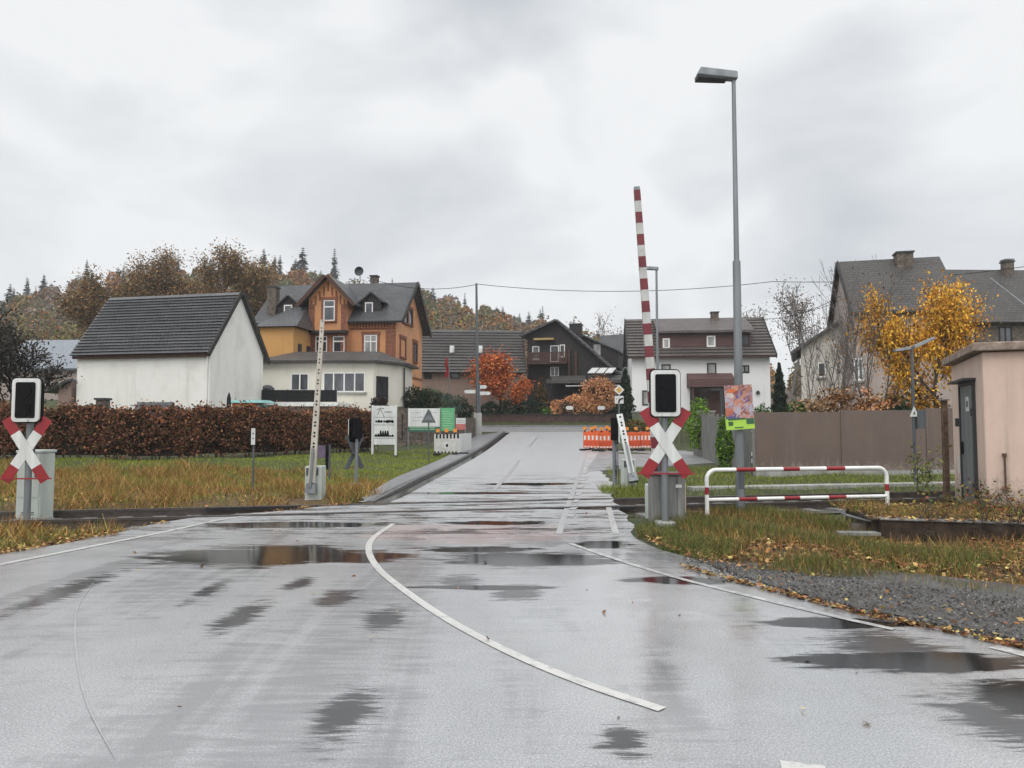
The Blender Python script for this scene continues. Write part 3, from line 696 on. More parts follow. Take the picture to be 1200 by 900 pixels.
# white barn
bx, by = X(245, 36), 36.0
H = House('barn', 'white rendered barn with dark ribbed tile roof behind the brown hedge', bx, by, 0.2, 0, 'barn')
ang = math.degrees(math.atan2(0.22, 0.975)); H.a = R(-ang); H.e.rotation_euler[2] = R(-ang)
H.ux = np.array([math.cos(H.a), math.sin(H.a), 0]); H.uy = np.array([-math.sin(H.a), math.cos(H.a), 0])
We, Wr = 5.1, 8.15
gable_x(wb := MB(), -7.6, 0, 0, 4.7, -1.5, We, Wr); wb.build('wall', M['plaster_white'], H.e)
roof_x(rb := MB(), -7.6, 0, 0, 4.7, We, Wr, 0.22, 0.14, 0.1, rows=20).build('roof', M['barnroof'], H.e)
vb = MB()
for s in (0.16,):
    slope_slab(vb, (s - 0.02, -0.3, We - 0.42), (s + 0.06, -0.3, We - 0.42), (s - 0.02, 2.35, Wr - 0.04), (s + 0.06, 2.35, Wr - 0.04), 0.2)
    slope_slab(vb, (s - 0.02, 5.0, We - 0.42), (s + 0.06, 5.0, We - 0.42), (s - 0.02, 2.354, Wr - 0.04), (s + 0.06, 2.354, Wr - 0.04), 0.2)
vb.build('verge_board', M['fascia'], H.e)
eb = MB().box((-7.7, -0.24, We - 0.42), (0.1, -0.13, We - 0.28)); eb.build('eave_board', M['timberb'], H.e)
dp = MB().tube((-0.12, -0.06, -0.5), (-0.12, -0.06, We - 0.3), 0.04); dp.build('downpipe', M['plaster_white'], H.e)

# villa of orange brick
vx, vy = X(464, 50), 50.0
V = House('brick_villa', 'ornate orange brick villa with slate roof and front gable', vx, vy, 2.9, -7.5, 'house')
ve = Z(372, 50) - 2.9; vr = Z(331, 53.5) - 2.9 - 0.15
W_, D_ = 9.6, 6.9
gable_x(m := MB(), -W_, -0.02, 0, D_, -2.5, ve, vr); m.build('wall', M['brick'], V.e)
# right gable wall skin of its own brick direction
m = MB(); m.prism([(0.0, -2.5), (D_, -2.5), (D_, ve), (D_ / 2, vr), (0.0, ve)], lambda a, b, t: (t, a, b), -0.018, 0.0); m.build('side_wall', M['brickside'], V.e)
roof_x(m := MB(), -W_, 0, 0, D_, ve, vr, 0.5, 0.55, 0.14).build('roof', M['slate'], V.e)
m = MB()
for yy, s in ((-0.52, 0), (D_ + 0.52, 0)):
    zlow = ve - 0.52 * (vr - ve) / (D_ / 2)
    slope_slab(m, (0.52, yy, zlow - 0.1), (0.6, yy, zlow - 0.1), (0.52, D_ / 2, vr - 0.1), (0.6, D_ / 2, vr - 0.1), 0.3)
m.build('verge_board', M['fascia'], V.e)
u0, zt = V.hit('front', -0.6, 362, 350); u1, _ = V.hit('front', -0.6, 407, 350); zr_ = V.hit('front', -0.6, 383, 325)[1]
gable_y(m := MB(), u0, u1, -0.6, 3.2, -2.5, zt, zr_); m.build('bay_wall', M['brick'], V.e)
bo = m
ob = roof_y(m := MB(), u0, u1, -0.6, D_ / 2 + 0.3, zt, zr_, 0.55, 0.5, 0.13).build('bay_roof', M['slatey'], V.e)
m = MB(); xr = (u0 + u1) / 2; sl_ = (zr_ - zt) / (xr - u0)
for sg in (-1, 1):
    xe = xr + sg * ((u1 - u0) / 2 + 0.58)
    slope_slab(m, (xe, -1.16, zt - 0.58 * sl_ - 0.06), (xe, -1.09, zt - 0.58 * sl_ - 0.06), (xr, -1.16, zr_ - 0.06), (xr, -1.09, zr_ - 0.06), 0.24)
m.build('gable_board', M['timberb'], V.e)
# corbel friezes: rows of small dark bricks under the gable and eaves
m = MB(); fc = V.face('front', -0.6)
for k in range(9):
    u = u0 + 0.2 + k * (u1 - u0 - 0.4) / 8; zz = zr_ - abs(u - xr) * sl_
    V.fbox(m, fc, u - 0.05, u + 0.05, zz - 0.95, zz - 0.35, 0, 0.05)
fc2 = V.face('front', 0)
for k in range(14):
    u = u1 + 0.3 + k * (0 - u1 - 0.5) / 13; V.fbox(m, fc2, u - 0.05, u + 0.05, ve - 0.65, ve - 0.15, 0, 0.05)
V.fbox(m, fc2, u1 + 0.05, -0.05, ve - 0.8, ve - 0.68, 0, 0.04)
fr_ = V.face('right', 0); V.fbox(m, fr_, 0.05, D_ - 0.05, 2.0, 2.14, 0, 0.05)
V.fbox(m, fc2, -0.75, -0.05, 1.0, ve - 0.85, 0.0, 0.03)
V.fbox(m, fc, u0 + 0.03, u0 + 0.42, 1.0, zt - 0.4, 0.0, 0.03); V.fbox(m, fc, u1 - 0.42, u1 - 0.03, 1.0, zt - 0.4, 0.0, 0.03)
m.build('corbel_frieze', M['brickdark'], V.e)
V.win('front', -0.6, (379.5, 352, 392.5, 376), 0, bar=True, surround=M['brickdark'], sill=True)
V.win('front', -0.6, (370, 394, 383.5, 413), 0, bar=True, surround=M['brickdark'], glass=M['glassdark']); V.win('front', -0.6, (390.5, 394, 404, 413), 0, bar=True, surround=M['brickdark'], glass=M['glassdark'])
V.win('front', 0, (427, 392.5, 442, 417), 1, bar=True, surround=M['brickdark'], glass=M['glasslight'])
V.win('right', 0, (473.5, 361, 477, 380), 0, frame=M['timber'], surround=M['brickdark']); V.win('right', 0, (478.5, 362, 482.5, 382), 0, frame=M['timber'], surround=M['brickdark'])
V.win('right', 0, (469, 396, 474.5, 420), 0, frame=M['brickdark'], glass=M['brickside'], surround=M['brickdark'], name='blind_window')
V.win('right', 0, (484, 401, 488, 425), 0, frame=M['timber'], surround=M['brickdark']); V.win('right', 0, (471, 443, 478, 466), 1, surround=M['brickdark'])
m = MB(); V.fbox(m, fc, u0 - 0.15, u1 + 0.1, V.hit('front', -0.6, 383, 391)[1], V.hit('front', -0.6, 383, 388)[1], 0, 0.45); m.build('window_canopy', M['fascia'], V.e)
# dormers
def dormer(Hh, rect, roofm, cheek, yf, wr, ridge_up=0.55, deep=2.6):
    a, z1 = Hh.hit('front', yf, rect[0], rect[1]); b, z0 = Hh.hit('front', yf, rect[2], rect[3])
    gable_y(m := MB(), a, b, yf, yf + deep, z0, z1, z1 + ridge_up); d = m.build('dormer', cheek, Hh.e)
    roof_y(m := MB(), a, b, yf, yf + deep, z1, z1 + ridge_up, 0.22, 0.22, 0.1).build('dormer_roof', roofm, d)
    wo = Hh.win('front', yf, wr, 0, parent=d, name='dormer_window')
dormer(V, (424.5, 353, 446.5, 371), M['slatey'], M['timber'], 0.35, (428, 354.5, 437, 368))
dormer(V, (328, 356.5, 349, 373.5), M['slatey'], M['timber'], 0.0, (333, 357.5, 342.5, 372))
# the ochre wing on the left
w0 = V.hit('front', -3.4, 305, 383)[0]; w1, wz = V.hit('front', -3.4, 344, 383)
m = MB().box((w0, -3.4, -2.5), (w1, -0.02, wz)); m.build('wing_wall', M['plaster_yellow'], V.e)
m = MB(); zz = wz + 2.0; o_ = 0.35
m.hexa([(w0 - o_, -3.4 - o_, wz + 0.01), (w1 + o_, -3.4 - o_, wz + 0.01), (w1 + o_, 0.6, wz + 0.01), (w0 - o_, 0.6, wz + 0.01), (w0 + 0.9, 0.2, zz), (w1 - 0.5, 0.2, zz), (w1 - 0.5, 0.6, zz), (w0 + 0.9, 0.6, zz)])
m.build('wing_roof', M['slate'], V.e)
fr = V.face('right', w1)
for a in (-2.7, -1.3):
    m = MB(); V.fbox(m, fr, a, a + 0.55, wz - 2.6, wz - 1.0, -0.03, 0.04); wn_ = m.build('window', M['timber'], V.e)
    m = MB(); V.fbox(m, fr, a + 0.1, a + 0.45, wz - 2.5, wz - 1.1, 0.0, 0.05); m.build('pane', M['glass'], wn_)
cx, cz = V.hit('front', 0.5, 320, 372); chimney(V.e, cx, 0.5, cz - 0.6, V.hit('front', 0.5, 320, 338)[1], 0.62, M['stone'])
cx = V.hit('front', 4.2, 439, 332)[0]; chimney(V.e, cx, 4.2, vr - 0.5, vr + 0.75, 0.5, M['stone'])
m = MB(); dx = V.hit('front', 3.2, 422, 325)[0]; m.tube((dx, 3.2, vr - 0.3), (dx, 3.2, vr + 0.7), 0.025)
mst = m.build('dish_mast', M['galvd'], V.e)
m = MB(); 
for i in range(4):
    r0, r1 = 0.34 * math.sin(i * 0.4), 0.34 * math.sin((i + 1) * 0.4); y0, y1 = -0.16 * (1 - math.cos(i * 0.4)), -0.16 * (1 - math.cos((i + 1) * 0.4))
    m.path([(dx, 3.1 + y0, vr + 0.95), (dx, 3.1 + y1 - 0.001, vr + 0.95)], [max(r0, 0.01), r1], 18, 0, False)
m.build('satellite_dish', M['dark'], mst, smooth=True)

# white flat annex in front of the villa
ax0, ay0 = X(437, 44), 44.0
A = House('white_annex', 'low white annex with dark hipped roof below the brick villa', ax0, ay0, 2.3, -3, 'house')
az = Z(425.5, 44) - 2.3
aw = A.hit('front', 0, 306, 430)[0]
plan = [(aw, 0), (0, 0), (1.35, 2.3), (1.35, 5.2), (aw, 5.2)]
m = MB(); m.prism(plan, lambda a, b, t: (a, b, t), -2.0, az); m.build('wall', plaster('cream_plaster', (0.72, 0.69, 0.6), (0.5, 0.47, 0.4), 0.4), A.e)
ro = [(aw - 0.3, -0.45), (0.15, -0.45), (1.75, 2.2), (1.75, 5.4), (aw - 0.3, 5.4)]; ri = [(aw + 1.2, 2.6), (-0.6, 2.6), (-0.2, 3.0), (-0.2, 4.2), (aw + 1.2, 4.2)]
m = MB(); n = 5
vs_ = [(a, b, az + 0.012) for a, b in ro] + [(a, b, az + 0.16) for a, b in ro] + [(a, b, az + 0.95) for a, b in ri]
m.add(vs_, [tuple(range(5))[::-1], tuple(range(10, 15))] + [(i, (i + 1) % 5, 5 + (i + 1) % 5, 5 + i) for i in range(5)] + [(5 + i, 5 + (i + 1) % 5, 10 + (i + 1) % 5, 10 + i) for i in range(5)])
m.build('roof', M['greybrownroof'], A.e)
A.win('front', 0, (341, 437.5, 362, 458), 1); A.win('front', 0, (379, 436.5, 428, 459.5), 3, surround=None)
cang = math.degrees(math.atan2(2.3, 1.35))
# the canted right face carries one window
cd = np.array([1.35, 2.3]) / math.hypot(1.35, 2.3); cn = np.array([cd[1], -cd[0]])
fcant = lambda u, z, o: (cd[0] * u + cn[0] * o, cd[1] * u + cn[1] * o, z)
m = MB()
for (a, b, c, d) in ((0.25, 0.35, az - 2.3, az - 0.75), (1.15, 1.25, az - 2.3, az - 0.75), (0.35, 1.15, az - 0.85, az - 0.75), (0.35, 1.15, az - 2.3, az - 2.2), (0.71, 0.79, az - 2.2, az - 0.85)): A.fbox(m, fcant, a, b, c, d, -0.04, 0.05)
wo = m.build('window', M['timber'], A.e); m = MB(); A.fbox(m, fcant, 0.27, 1.23, az - 2.28, az - 0.77, -0.03, 0.012); m.build('pane', M['glassdark'], wo)
m = MB().tube((1.42, 2.2, -1.5), (1.42, 2.2, az - 0.1), 0.05); m.build('downpipe', M['dark'], A.e)
# terrace with black screen in front of the annex
t0, t1 = X(298, 40.5), X(394, 40.5)
T = thing('terrace', 'raised terrace with black screen railing before the white annex', 'terrace', (t0, 40.5, 0.8))
m = MB().box((0, 0, -1.5), (t1 - t0, 3.4, Z(474, 40.5) - 0.8 - 0.1)); m.build('base', M['stone'], T)
m = MB().box((-0.1, -0.1, Z(474, 40.5) - 0.895), (t1 - t0 + 0.1, 3.3, Z(471.5, 40.5) - 0.8)); m.build('deck', M['white'], T)
m = MB().box((0, -0.03, Z(471, 40.5) - 0.8), (t1 - t0, 0.03, Z(457, 40.5) - 0.8)); m.build('screen', plain('black_mesh_screen', (0.018, 0.019, 0.02), 0.8, 0.4, 9, 0.3), T)
for k in range(6):
    x = k * (t1 - t0) / 5; MB().tube((x, 0.06, Z(472, 40.5) - 0.8), (x, 0.06, Z(456, 40.5) - 0.8), 0.025).build('railing_post', M['galv'], T)
par = thing('barbecue', 'covered dark round barbecue on the terrace beside the annex', 'barbecue', (X(313, 41.5), 41.5, Z(471, 41.5)))
m = MB(); m.path([(0, 0, 0.45), (0, 0, 0.55), (0, 0, 0.75), (0, 0, 0.9), (0, 0, 0.95)], [0.3, 0.38, 0.38, 0.22, 0.05], 14); m.build('bowl', M['dark'], par, smooth=True)
m = MB(); 
for a in range(3): m.tube((0.3 * math.cos(a * 2.1), 0.3 * math.sin(a * 2.1), -0.02), (0.2 * math.cos(a * 2.1), 0.2 * math.sin(a * 2.1), 0.5), 0.02, n=6)
m.build('legs', M['dark'], par)
# stone retaining wall along the pavement
RW = thing('retaining_wall', 'old dark stone retaining wall holding the garden beside the pavement', 'wall', (0, 0, 0))
m = MB(); pts = [(X(437, 40.5), 40.5), (X(470, 41), 41), (X(500, 42.5), 42.5), (X(533, 45.0), 45.0), (X(555, 49.5), 49.5)]
for (a, b), zt_ in zip(zip(pts[:-1], pts[1:]), (2.2, 2.45, 2.2, 2.0)): barw(m, a, b, -0.5, zt_, 0.4)
m.build('masonry', M['stone'], RW)
m = MB()
rng = np.random.default_rng(5)
for k in range(70):
    t = rng.uniform(0, 1); a, b = (pts[0], pts[1]) if t < 0.35 else ((pts[1], pts[2]) if t < 0.7 else (pts[2], pts[3])); u = rng.uniform(0, 1)
    x, y = a[0] + (b[0] - a[0]) * u, a[1] + (b[1] - a[1]) * u - 0.3 - rng.uniform(0, 0.7); s = rng.uniform(0.08, 0.24); z = g(y)
    m.box((x - s * 1.3, y - s, z - 0.1), (x + s * 1.3, y + s, z + s * rng.uniform(0.6, 1.6)), tilt=None)
tag(m.build('loose_stones', M['stone'], bevel=0.03), 'tumbled reddish stones heaped along the foot of the retaining wall', 'stones', kind='stuff')

# long barn with grey brown tile roof left of the red tree
q0 = X(495, 66)
B = House('tiled_barn', 'long brown barn with grey ribbed roof behind the red tree', q0, 66, 2.4, 4, 'barn')
bw = X(612, 66.5) - q0; be = Z(432, 66) - 2.4; br = Z(387, 69.5) - 2.4
gable_x(m := MB(), -0.6, bw, 0, 7.5, -2, be, br); m.build('wall', M['plaster_brown'], B.e)
roof_x(m := MB(), -0.6, bw, 0, 7.5, be, br, 0.4, 0.3, 0.12, rows=15).build('roof', M['greybrownroof'], B.e)
m = MB()
zl = be - 0.4 * (br - be) / 3.75
for yy in (-0.42, 7.92): slope_slab(m, (bw + 0.3, yy, zl - 0.1), (bw + 0.37, yy, zl - 0.1), (bw + 0.3, 3.75, br - 0.1), (bw + 0.37, 3.75, br - 0.1), 0.4)
m.build('verge_board', M['fascia'], B.e)
B.win('front', 0, (497, 436, 506, 444), 0, frame=M['timber'], glass=M['glassdark'], sill=False); B.win('front', 0, (528, 437, 538, 444), 0, frame=M['timber'], glass=M['glassdark'], sill=False)
B.win('front', 0, (553, 434, 560, 443), 0, frame=M['sign_white'], glass=M['glassdark'], sill=False)
m = MB()
for a in (527, 560):
    u, z = B.hit('front', 1.6, a, 411); sl_ = (br - be) / 3.75
    m.hexa([(u, 1.2, be + 1.2 * sl_ + 0.19), (u + 0.42, 1.2, be + 1.2 * sl_ + 0.19), (u + 0.42, 1.9, be + 1.9 * sl_ + 0.19), (u, 1.9, be + 1.9 * sl_ + 0.19), (u, 1.2 - 0.1, be + 1.2 * sl_ + 0.32), (u + 0.42, 1.1, be + 1.2 * sl_ + 0.32), (u + 0.42, 1.8, be + 1.9 * sl_ + 0.32), (u, 1.8, be + 1.9 * sl_ + 0.32)])
m.build('skylight', M['glasslight'], B.e)

# dark timber house with its gable to the street
Y0 = 68.0
h0, h1 = X(618, Y0), X(716, Y0)
K = House('timber_house', 'dark timber gabled house with balcony and long grey side roof', h0, Y0, 2.6, -14, 'house')
he = K.hit('front', 0, 618, 393)[1]; xr, hr = K.hit('front', 0, 653, 377); hw = K.hit('front', 0, 716, 432)[0]; he2 = K.hit('front', 0, 716, 432)[1]
gable_y(m := MB(), 0, hw, 0, 9.5, -2, he, hr, xr=xr, ze2=he2); m.build('wall', M['timber'], K.e)
roof_y(m := MB(), 0, hw, 0, 9.5, he, hr, 0.5, 0.7, 0.18, xr=xr, ze2=he2).build('roof', M['slatey'], K.e)
K.win('front', 0, (624, 406, 632, 421), 0); K.win('front', 0, (645, 405, 655, 424), 0, glass=M['glassdark']); K.win('front', 0, (656, 404, 662, 418), 0, glass=M['glassdark'])
K.win('front', 0, (645, 430, 655, 441), 1, glass=M['glassdark'])
m = MB(); z0 = K.hit('front', 0, 640, 426)[1]; z1 = K.hit('front', 0, 640, 414)[1]; ub = K.hit('front', 0, 667, 426)[0]
m.box((0.3, -1.2, z0 - 0.12), (ub, 0.0, z0)); 
for k in range(26):
    x = 0.32 + k * (ub - 0.4) / 25; m.box((x, -1.19, z0), (x + 0.09, -1.15, z1 - 0.08))
m.box((0.3, -1.22, z1 - 0.08), (ub, -1.12, z1)); m.build('balcony', M['timberb'], K.e)
m = MB(); a, z = K.hit('front', -0.1, 627, 398); b, _ = K.hit('front', -0.1, 650, 397)
m.box((a, -0.7, z - 0.1), (b, -0.02, z + 0.06)); m.build('awning_box', plain('ochre_awning', (0.42, 0.3, 0.12), 0.7), K.e)
m = MB()
for px in (667, 675): u = K.hit('front', -0.3, px, 430)[0]; m.box((u - 0.09, -0.4, -1), (u + 0.09, -0.2, K.hit('front', -0.3, px, 409 if px < 670 else 412)[1]))
m.build('balcony_post', M['timberb'], K.e)
u, _ = K.hit('front', 3.5, 675, 385); chimney(K.e, u, 3.5, hr - 2.8, K.hit('front', 3.5, 675, 381)[1], 1.1, M['timber'])
# rear dormer of the right roof
u, z = K.hit('front', 4.5, 688, 395); m = MB(); gable_y(m, u - 0.8, u + 3.0, 4.0, 8.5, z - 3, z - 1.6, z + 0.1, xr=u - 0.5, ze2=z - 1.5); d = m.build('dormer', M['timber'], K.e)
roof_y(m := MB(), u - 0.8, u + 3.0, 4.0, 8.5, z - 1.6, z + 0.1, 0.15, 0.25, 0.12, xr=u - 0.5, ze2=z - 1.5).build('dormer_roof', M['slatey'], d)
m = MB(); u2, z2 = K.hit('front', 3.98, 700, 411); m.box((u2 - 0.35, 3.94, z2 - 0.7), (u2 + 0.3, 3.98, z2 + 0.6)); m.build('dormer_window', M['glasslight'], d)
# low roofed carport before it, with pale translucent panels
m = MB(); a, z = K.hit('front', -3.2, 640, 446); b, _ = K.hit('front', -3.2, 735, 446); z2 = K.hit('front', -1.0, 690, 441)[1]
CPT = thing('carport', 'low dark carport with pale ribbed roof edge before the timber house', 'carport', tuple(K.o), K.a)
m.hexa([(a, -3.2, z - 0.25), (b, -3.2, z - 0.25), (b, -0.8, z2 - 0.1), (a, -0.8, z2 - 0.1), (a, -3.2, z), (b, -3.2, z), (b, -0.8, z2 + 0.1), (a, -0.8, z2 + 0.1)]); m.build('roof', M['greybrownroof'], CPT)
m = MB(); a2, zz = K.hit('front', -3.4, 664, 449); b2, _ = K.hit('front', -3.4, 727, 449)
for k in range(22):
    x = a2 + k * (b2 - a2) / 22; m.box((x, -3.9, zz - 0.3), (x + (b2 - a2) / 30, -3.23, zz - 0.22))
m.build('ribbed_panel', M['sign_white'], CPT)
m = MB()
for k in range(3):
    px = 690 + k * 10; u, z = K.hit('front', -1.9, px, 438); u2, z2_ = K.hit('front', -1.9, px + 8.5, 431)
    m.hexa([(u, -2.6, z), (u2, -2.6, z), (u2 + 0.2, -1.2, z2_), (u + 0.2, -1.2, z2_), (u, -2.6, z + 0.06), (u2, -2.6, z + 0.06), (u2 + 0.2, -1.2, z2_ + 0.06), (u + 0.2, -1.2, z2_ + 0.06)])
m.build('skylight', M['sign_white'], CPT)
m = MB()
for x in (a + 0.3, (a + b) / 2, b - 0.3): m.box((x - 0.1, -2.95, -2.5), (x + 0.1, -2.75, z - 0.2))
m.build('post', M['timber'], CPT)
m = MB().box((a + 0.1, -0.95, -2.5), (b - 0.1, -0.85, z2 - 0.12)); m.build('back_panel', M['timber'], CPT)
ds = MB()
u, z = K.hit('front', -0.9, 670, 438)
# roofs of two houses beyond it
def simple_house(name, label, px0, px1, Y, base, eave, ridge, a, D, roofm, wallm, chim=None, og=0.3):
    h = House(name, label, X(px0, Y), Y, base, a); w_ = h.hit('front', 0, px1, eave)[0]; e_ = Z(eave, Y) - base; r_ = Z(ridge, Y + D / 2) - base
    gable_x(m := MB(), 0, w_, 0, D, -2.5, e_, r_); m.build('wall', wallm, h.e)
    roof_x(m := MB(), 0, w_, 0, D, e_, r_, 0.35, og, 0.15).build('roof', roofm, h.e)
    return h, w_, e_, r_
simple_house('grey_roofed_house', 'grey roofed house half hidden behind the dark timber house', 690, 735, 84, 3.0, 436, 395, -30, 9, M['slate'], M['plaster_grey'])

# white two storey house with the red brown dormer band
wx = X(741, 60)
Wh = House('white_house', 'white two storey house with brown tile roof and red dormer band', wx, 60, 1.6, -6.5, 'house')
ww = Wh.hit('front', 0, 902, 413)[0]; we = Wh.hit('front', 0, 745, 414)[1]; wr_ = Z(375, 63.8) - 1.6
gable_x(m := MB(), 0, ww, 0, 8.4, -1.5, we, wr_); m.build('wall', M['plaster_clean'], Wh.e)
roof_x(m := MB(), 0, ww, 0, 8.4, we, wr_, 0.55, 0.35, 0.14, rows=13).build('roof', M['brownroof'], Wh.e)
m = MB(); zl = we - 0.55 * (wr_ - we) / 4.2
for xx in (-0.42, ww + 0.35):
    m = MB()
    for yy in (-0.57, 8.97): slope_slab(m, (xx, yy, zl - 0.12), (xx + 0.07, yy, zl - 0.12), (xx, 4.2, wr_ - 0.1), (xx + 0.07, 4.2, wr_ - 0.1), 0.34)
    m.build('verge_board', M['fascia'], Wh.e)
m = MB().tube((-0.35, -0.62, zl + 0.02), (ww + 0.35, -0.62, zl + 0.02), 0.08, n=8); m.build('gutter', M['redcladding'], Wh.e)
d0, dz1 = Wh.hit('front', 0.35, 773, 392); d1, dz0 = Wh.hit('front', 0.35, 880, 409)
m = MB().box((d0, 0.35, dz0 - 0.2), (d1, 3.9, dz1 + 0.05)); dm = m.build('dormer', M['redcladding'], Wh.e)
m = MB(); m.hexa([(d0 - 0.25, -0.1, dz1 + 0.06), (d1 + 0.25, -0.1, dz1 + 0.06), (d1 + 0.25, 4.05, wr_ - 0.12), (d0 - 0.25, 4.05, wr_ - 0.12), (d0 - 0.25, -0.1, dz1 + 0.24), (d1 + 0.25, -0.1, dz1 + 0.24), (d1 + 0.25, 4.05, wr_ + 0.1), (d0 - 0.25, 4.05, wr_ + 0.1)])
m.build('dormer_roof', M['brownroof'], dm)
for r in ((776.5, 396.5, 785, 408.5), (828, 393.5, 838.5, 406.5), (867.5, 391.5, 878, 405.5)): Wh.win('front', 0.35, r, 0, parent=dm, name='dormer_window', glass=M['glasslight'] if r[0] < 850 else M['glass'], frame=M['white'] if r[0] < 850 else M['timber'], fw=0.12)
for r in ((775, 427, 786, 436), (828.5, 425.5, 839.5, 438.5), (867, 428, 878, 437)): Wh.win('front', 0, r, 1 if r[0] > 860 else 0, frame=M['timber'], glass=M['glasslight'], sill=False, fw=0.1)
Wh.win('front', 0, (752.5, 457.5, 763, 475), 0, frame=M['timber'], glass=M['glasslight'], sill=False, fw=0.1)
a, z1 = Wh.hit('front', -1.6, 807.5, 443.5); b, z0 = Wh.hit('front', -1.6, 862, 453)
m = MB(); m.hexa([(a, -1.6, z0), (b, -1.6, z0), (b, 0, z0), (a, 0, z0), (a, -1.55, z1 - 0.05), (b, -1.55, z1 - 0.05), (b, 0, z1 + 0.5), (a, 0, z1 + 0.5)]); m.build('porch_roof', M['redcladding'], Wh.e)
m = MB()
for x in (a + 0.3, b - 0.3): m.box((x - 0.08, -1.45, -1), (x + 0.08, -1.3, z0))
m.build('porch_post', M['timberb'], Wh.e)
m = MB().box((a + 0.25, -0.06, 0.1), (b - 0.2, 0.02, z0 - 0.02)); d = m.build('porch_front', M['glassdark'], Wh.e)
m = MB(); c0 = Wh.hit('front', -0.1, 829, 460)[0]; m.box((c0, -0.1, 0.1), (c0 + 1.0, -0.062, z0 - 0.25)); m.build('door', M['timberb'], Wh.e)
u, z = Wh.hit('front', 3.4, 837.5, 383); chimney(Wh.e, u, 3.4, z - 1.0, Wh.hit('front', 3.4, 837, 367)[1], 0.6, M['stone'])
lp = thing('wall_lamp', 'small dark round lamp on the white house wall', 'lamp', tuple(Wh.o + Wh.ux * Wh.hit('front', -0.1, 888, 460)[0] - Wh.uy * 0.1 + np.array([0, 0, Wh.hit('front', -0.1, 888, 460)[1]])))
m = MB(); m.path([(0, 0.1, 0), (0, -0.05, 0), (0, -0.12, 0)], [0.1, 0.16, 0.08], 12); m.build('housing', M['dark'], lp)

# grey house at the right with the high gable
gx, gy = X(1004, 40), 40.0
Q = House('grey_house', 'tall grey plastered house with worn slate roof behind the orange tree', gx, gy, 0.6, -15, 'house')
qe = Q.hit('front', 0, 1010, 361)[1]; qw = Q.hit('front', 0, 1122, 340)[0]; qr = Z(306, 43.6) - 0.6 - 0.15
gable_x(m := MB(), 0, qw, 0, 7.6, -1, qe, qr); m.build('wall', M['plaster_grey'], Q.e)
roof_x(m := MB(), 0, qw, 0, 7.6, qe, qr, 0.45, 0.2, 0.14).build('roof', M['slatebrown'], Q.e)
m = MB(); zl = qe - 0.47 * (qr - qe) / 3.8
for yy in (-0.47, 8.07): slope_slab(m, (-0.27, yy, zl - 0.1), (-0.2, yy, zl - 0.1), (-0.27, 3.8, qr - 0.1), (-0.2, 3.8, qr - 0.1), 0.34)
m.build('verge_board', M['fascia'], Q.e)
Q.win('front', 0, (1025, 373, 1037, 400), 1, frame=M['white'], glass=M['glass'], surround=None); Q.win('front', 0, (1062, 380, 1074, 402), 1, glass=M['glass'])
Q.win('front', 0, (1000, 420, 1012, 446), 1, glass=M['glass']); Q.win('front', 0, (1062, 432, 1076, 458), 1, glass=M['glass'])
u, z = Q.hit('front', 3.3, 1059, 318); chimney(Q.e, u, 3.3, z - 0.6, Q.hit('front', 3.3, 1059, 298)[1], 0.85, M['stone'])
m = MB().tube((-0.3, -0.5, zl + 0.05), (qw + 0.2, -0.5, zl + 0.05), 0.07, n=8); m.build('gutter', M['dark'], Q.e)
# white gabled wing left of it
lw = House('white_gabled_wing', 'white walled low wing with dark sloping verge left of grey house', X(940, 45), 45, 0.6, -21, 'house')
ww2 = lw.hit('front', 0, 986, 380)[0]; z1 = lw.hit('front', 0, 986, 378)[1]; z0 = lw.hit('front', 0, 938, 411)[1]
m = MB(); m.prism([(0, -1), (ww2, -1), (ww2, z1), (0, z0 + 0.1)], lambda a, b, t: (a, t, b), 0, 6); m.build('wall', M['plaster_aged'], lw.e)
m = MB(); sl_ = (z1 - z0 - 0.1) / ww2; slope_slab(m, (-0.5, -0.4, z0 + 0.11 - 0.5 * sl_), (-0.5, 6.3, z0 + 0.11 - 0.5 * sl_), (ww2, -0.4, z1 + 0.012), (ww2, 6.3, z1 + 0.012), 0.16); m.build('roof', M['slate'], lw.e)
lw.win('front', 0, (958, 425, 968, 442), 0, glass=M['glassdark'])
# slate roofed house far right
S2, s2w, s2e, s2r = simple_house('slate_roofed_house', 'low house with broad dark slate roof behind the pink building', 1110, 1330, 46, 0.6, 374, 318, 2, 8, M['slatebrown'], M['stone'])
S2.win('front', 0, (1170, 383, 1186, 402), 1, frame=M['timber'], glass=M['glass'], sill=False); S2.win('front', 0, (1130, 386, 1144, 404), 1, frame=M['timber'], glass=M['glass'], sill=False)
u, z = S2.hit('front', 3.6, 1181, 330); c = chimney(S2.e, u, 3.6, z - 1.2, S2.hit('front', 3.6, 1181, 308)[1], 0.55, M['stone'])
m = MB().box((u - 0.3, 3.3, S2.hit('front', 3.6, 1181, 308)[1] + 0.14), (u + 0.3, 3.9, S2.hit('front', 3.6, 1181, 305)[1] + 0.05)); m.build('chimney_cover', M['galv'], c)
m = MB(); u, z = S2.hit('front', 2.0, 1178, 345); sl_ = (s2r - s2e) / 4
slope_slab(m, (u + 0.75, -0.3, s2e - 0.3 * sl_ + 0.17), (u + 0.85, -0.3, s2e - 0.3 * sl_ + 0.17), (u - 0.2, 3.2, s2e + 3.2 * sl_ + 0.17), (u - 0.1, 3.2, s2e + 3.2 * sl_ + 0.17), 0.05); m.build('lightning_rod', M['galv'], S2.e)
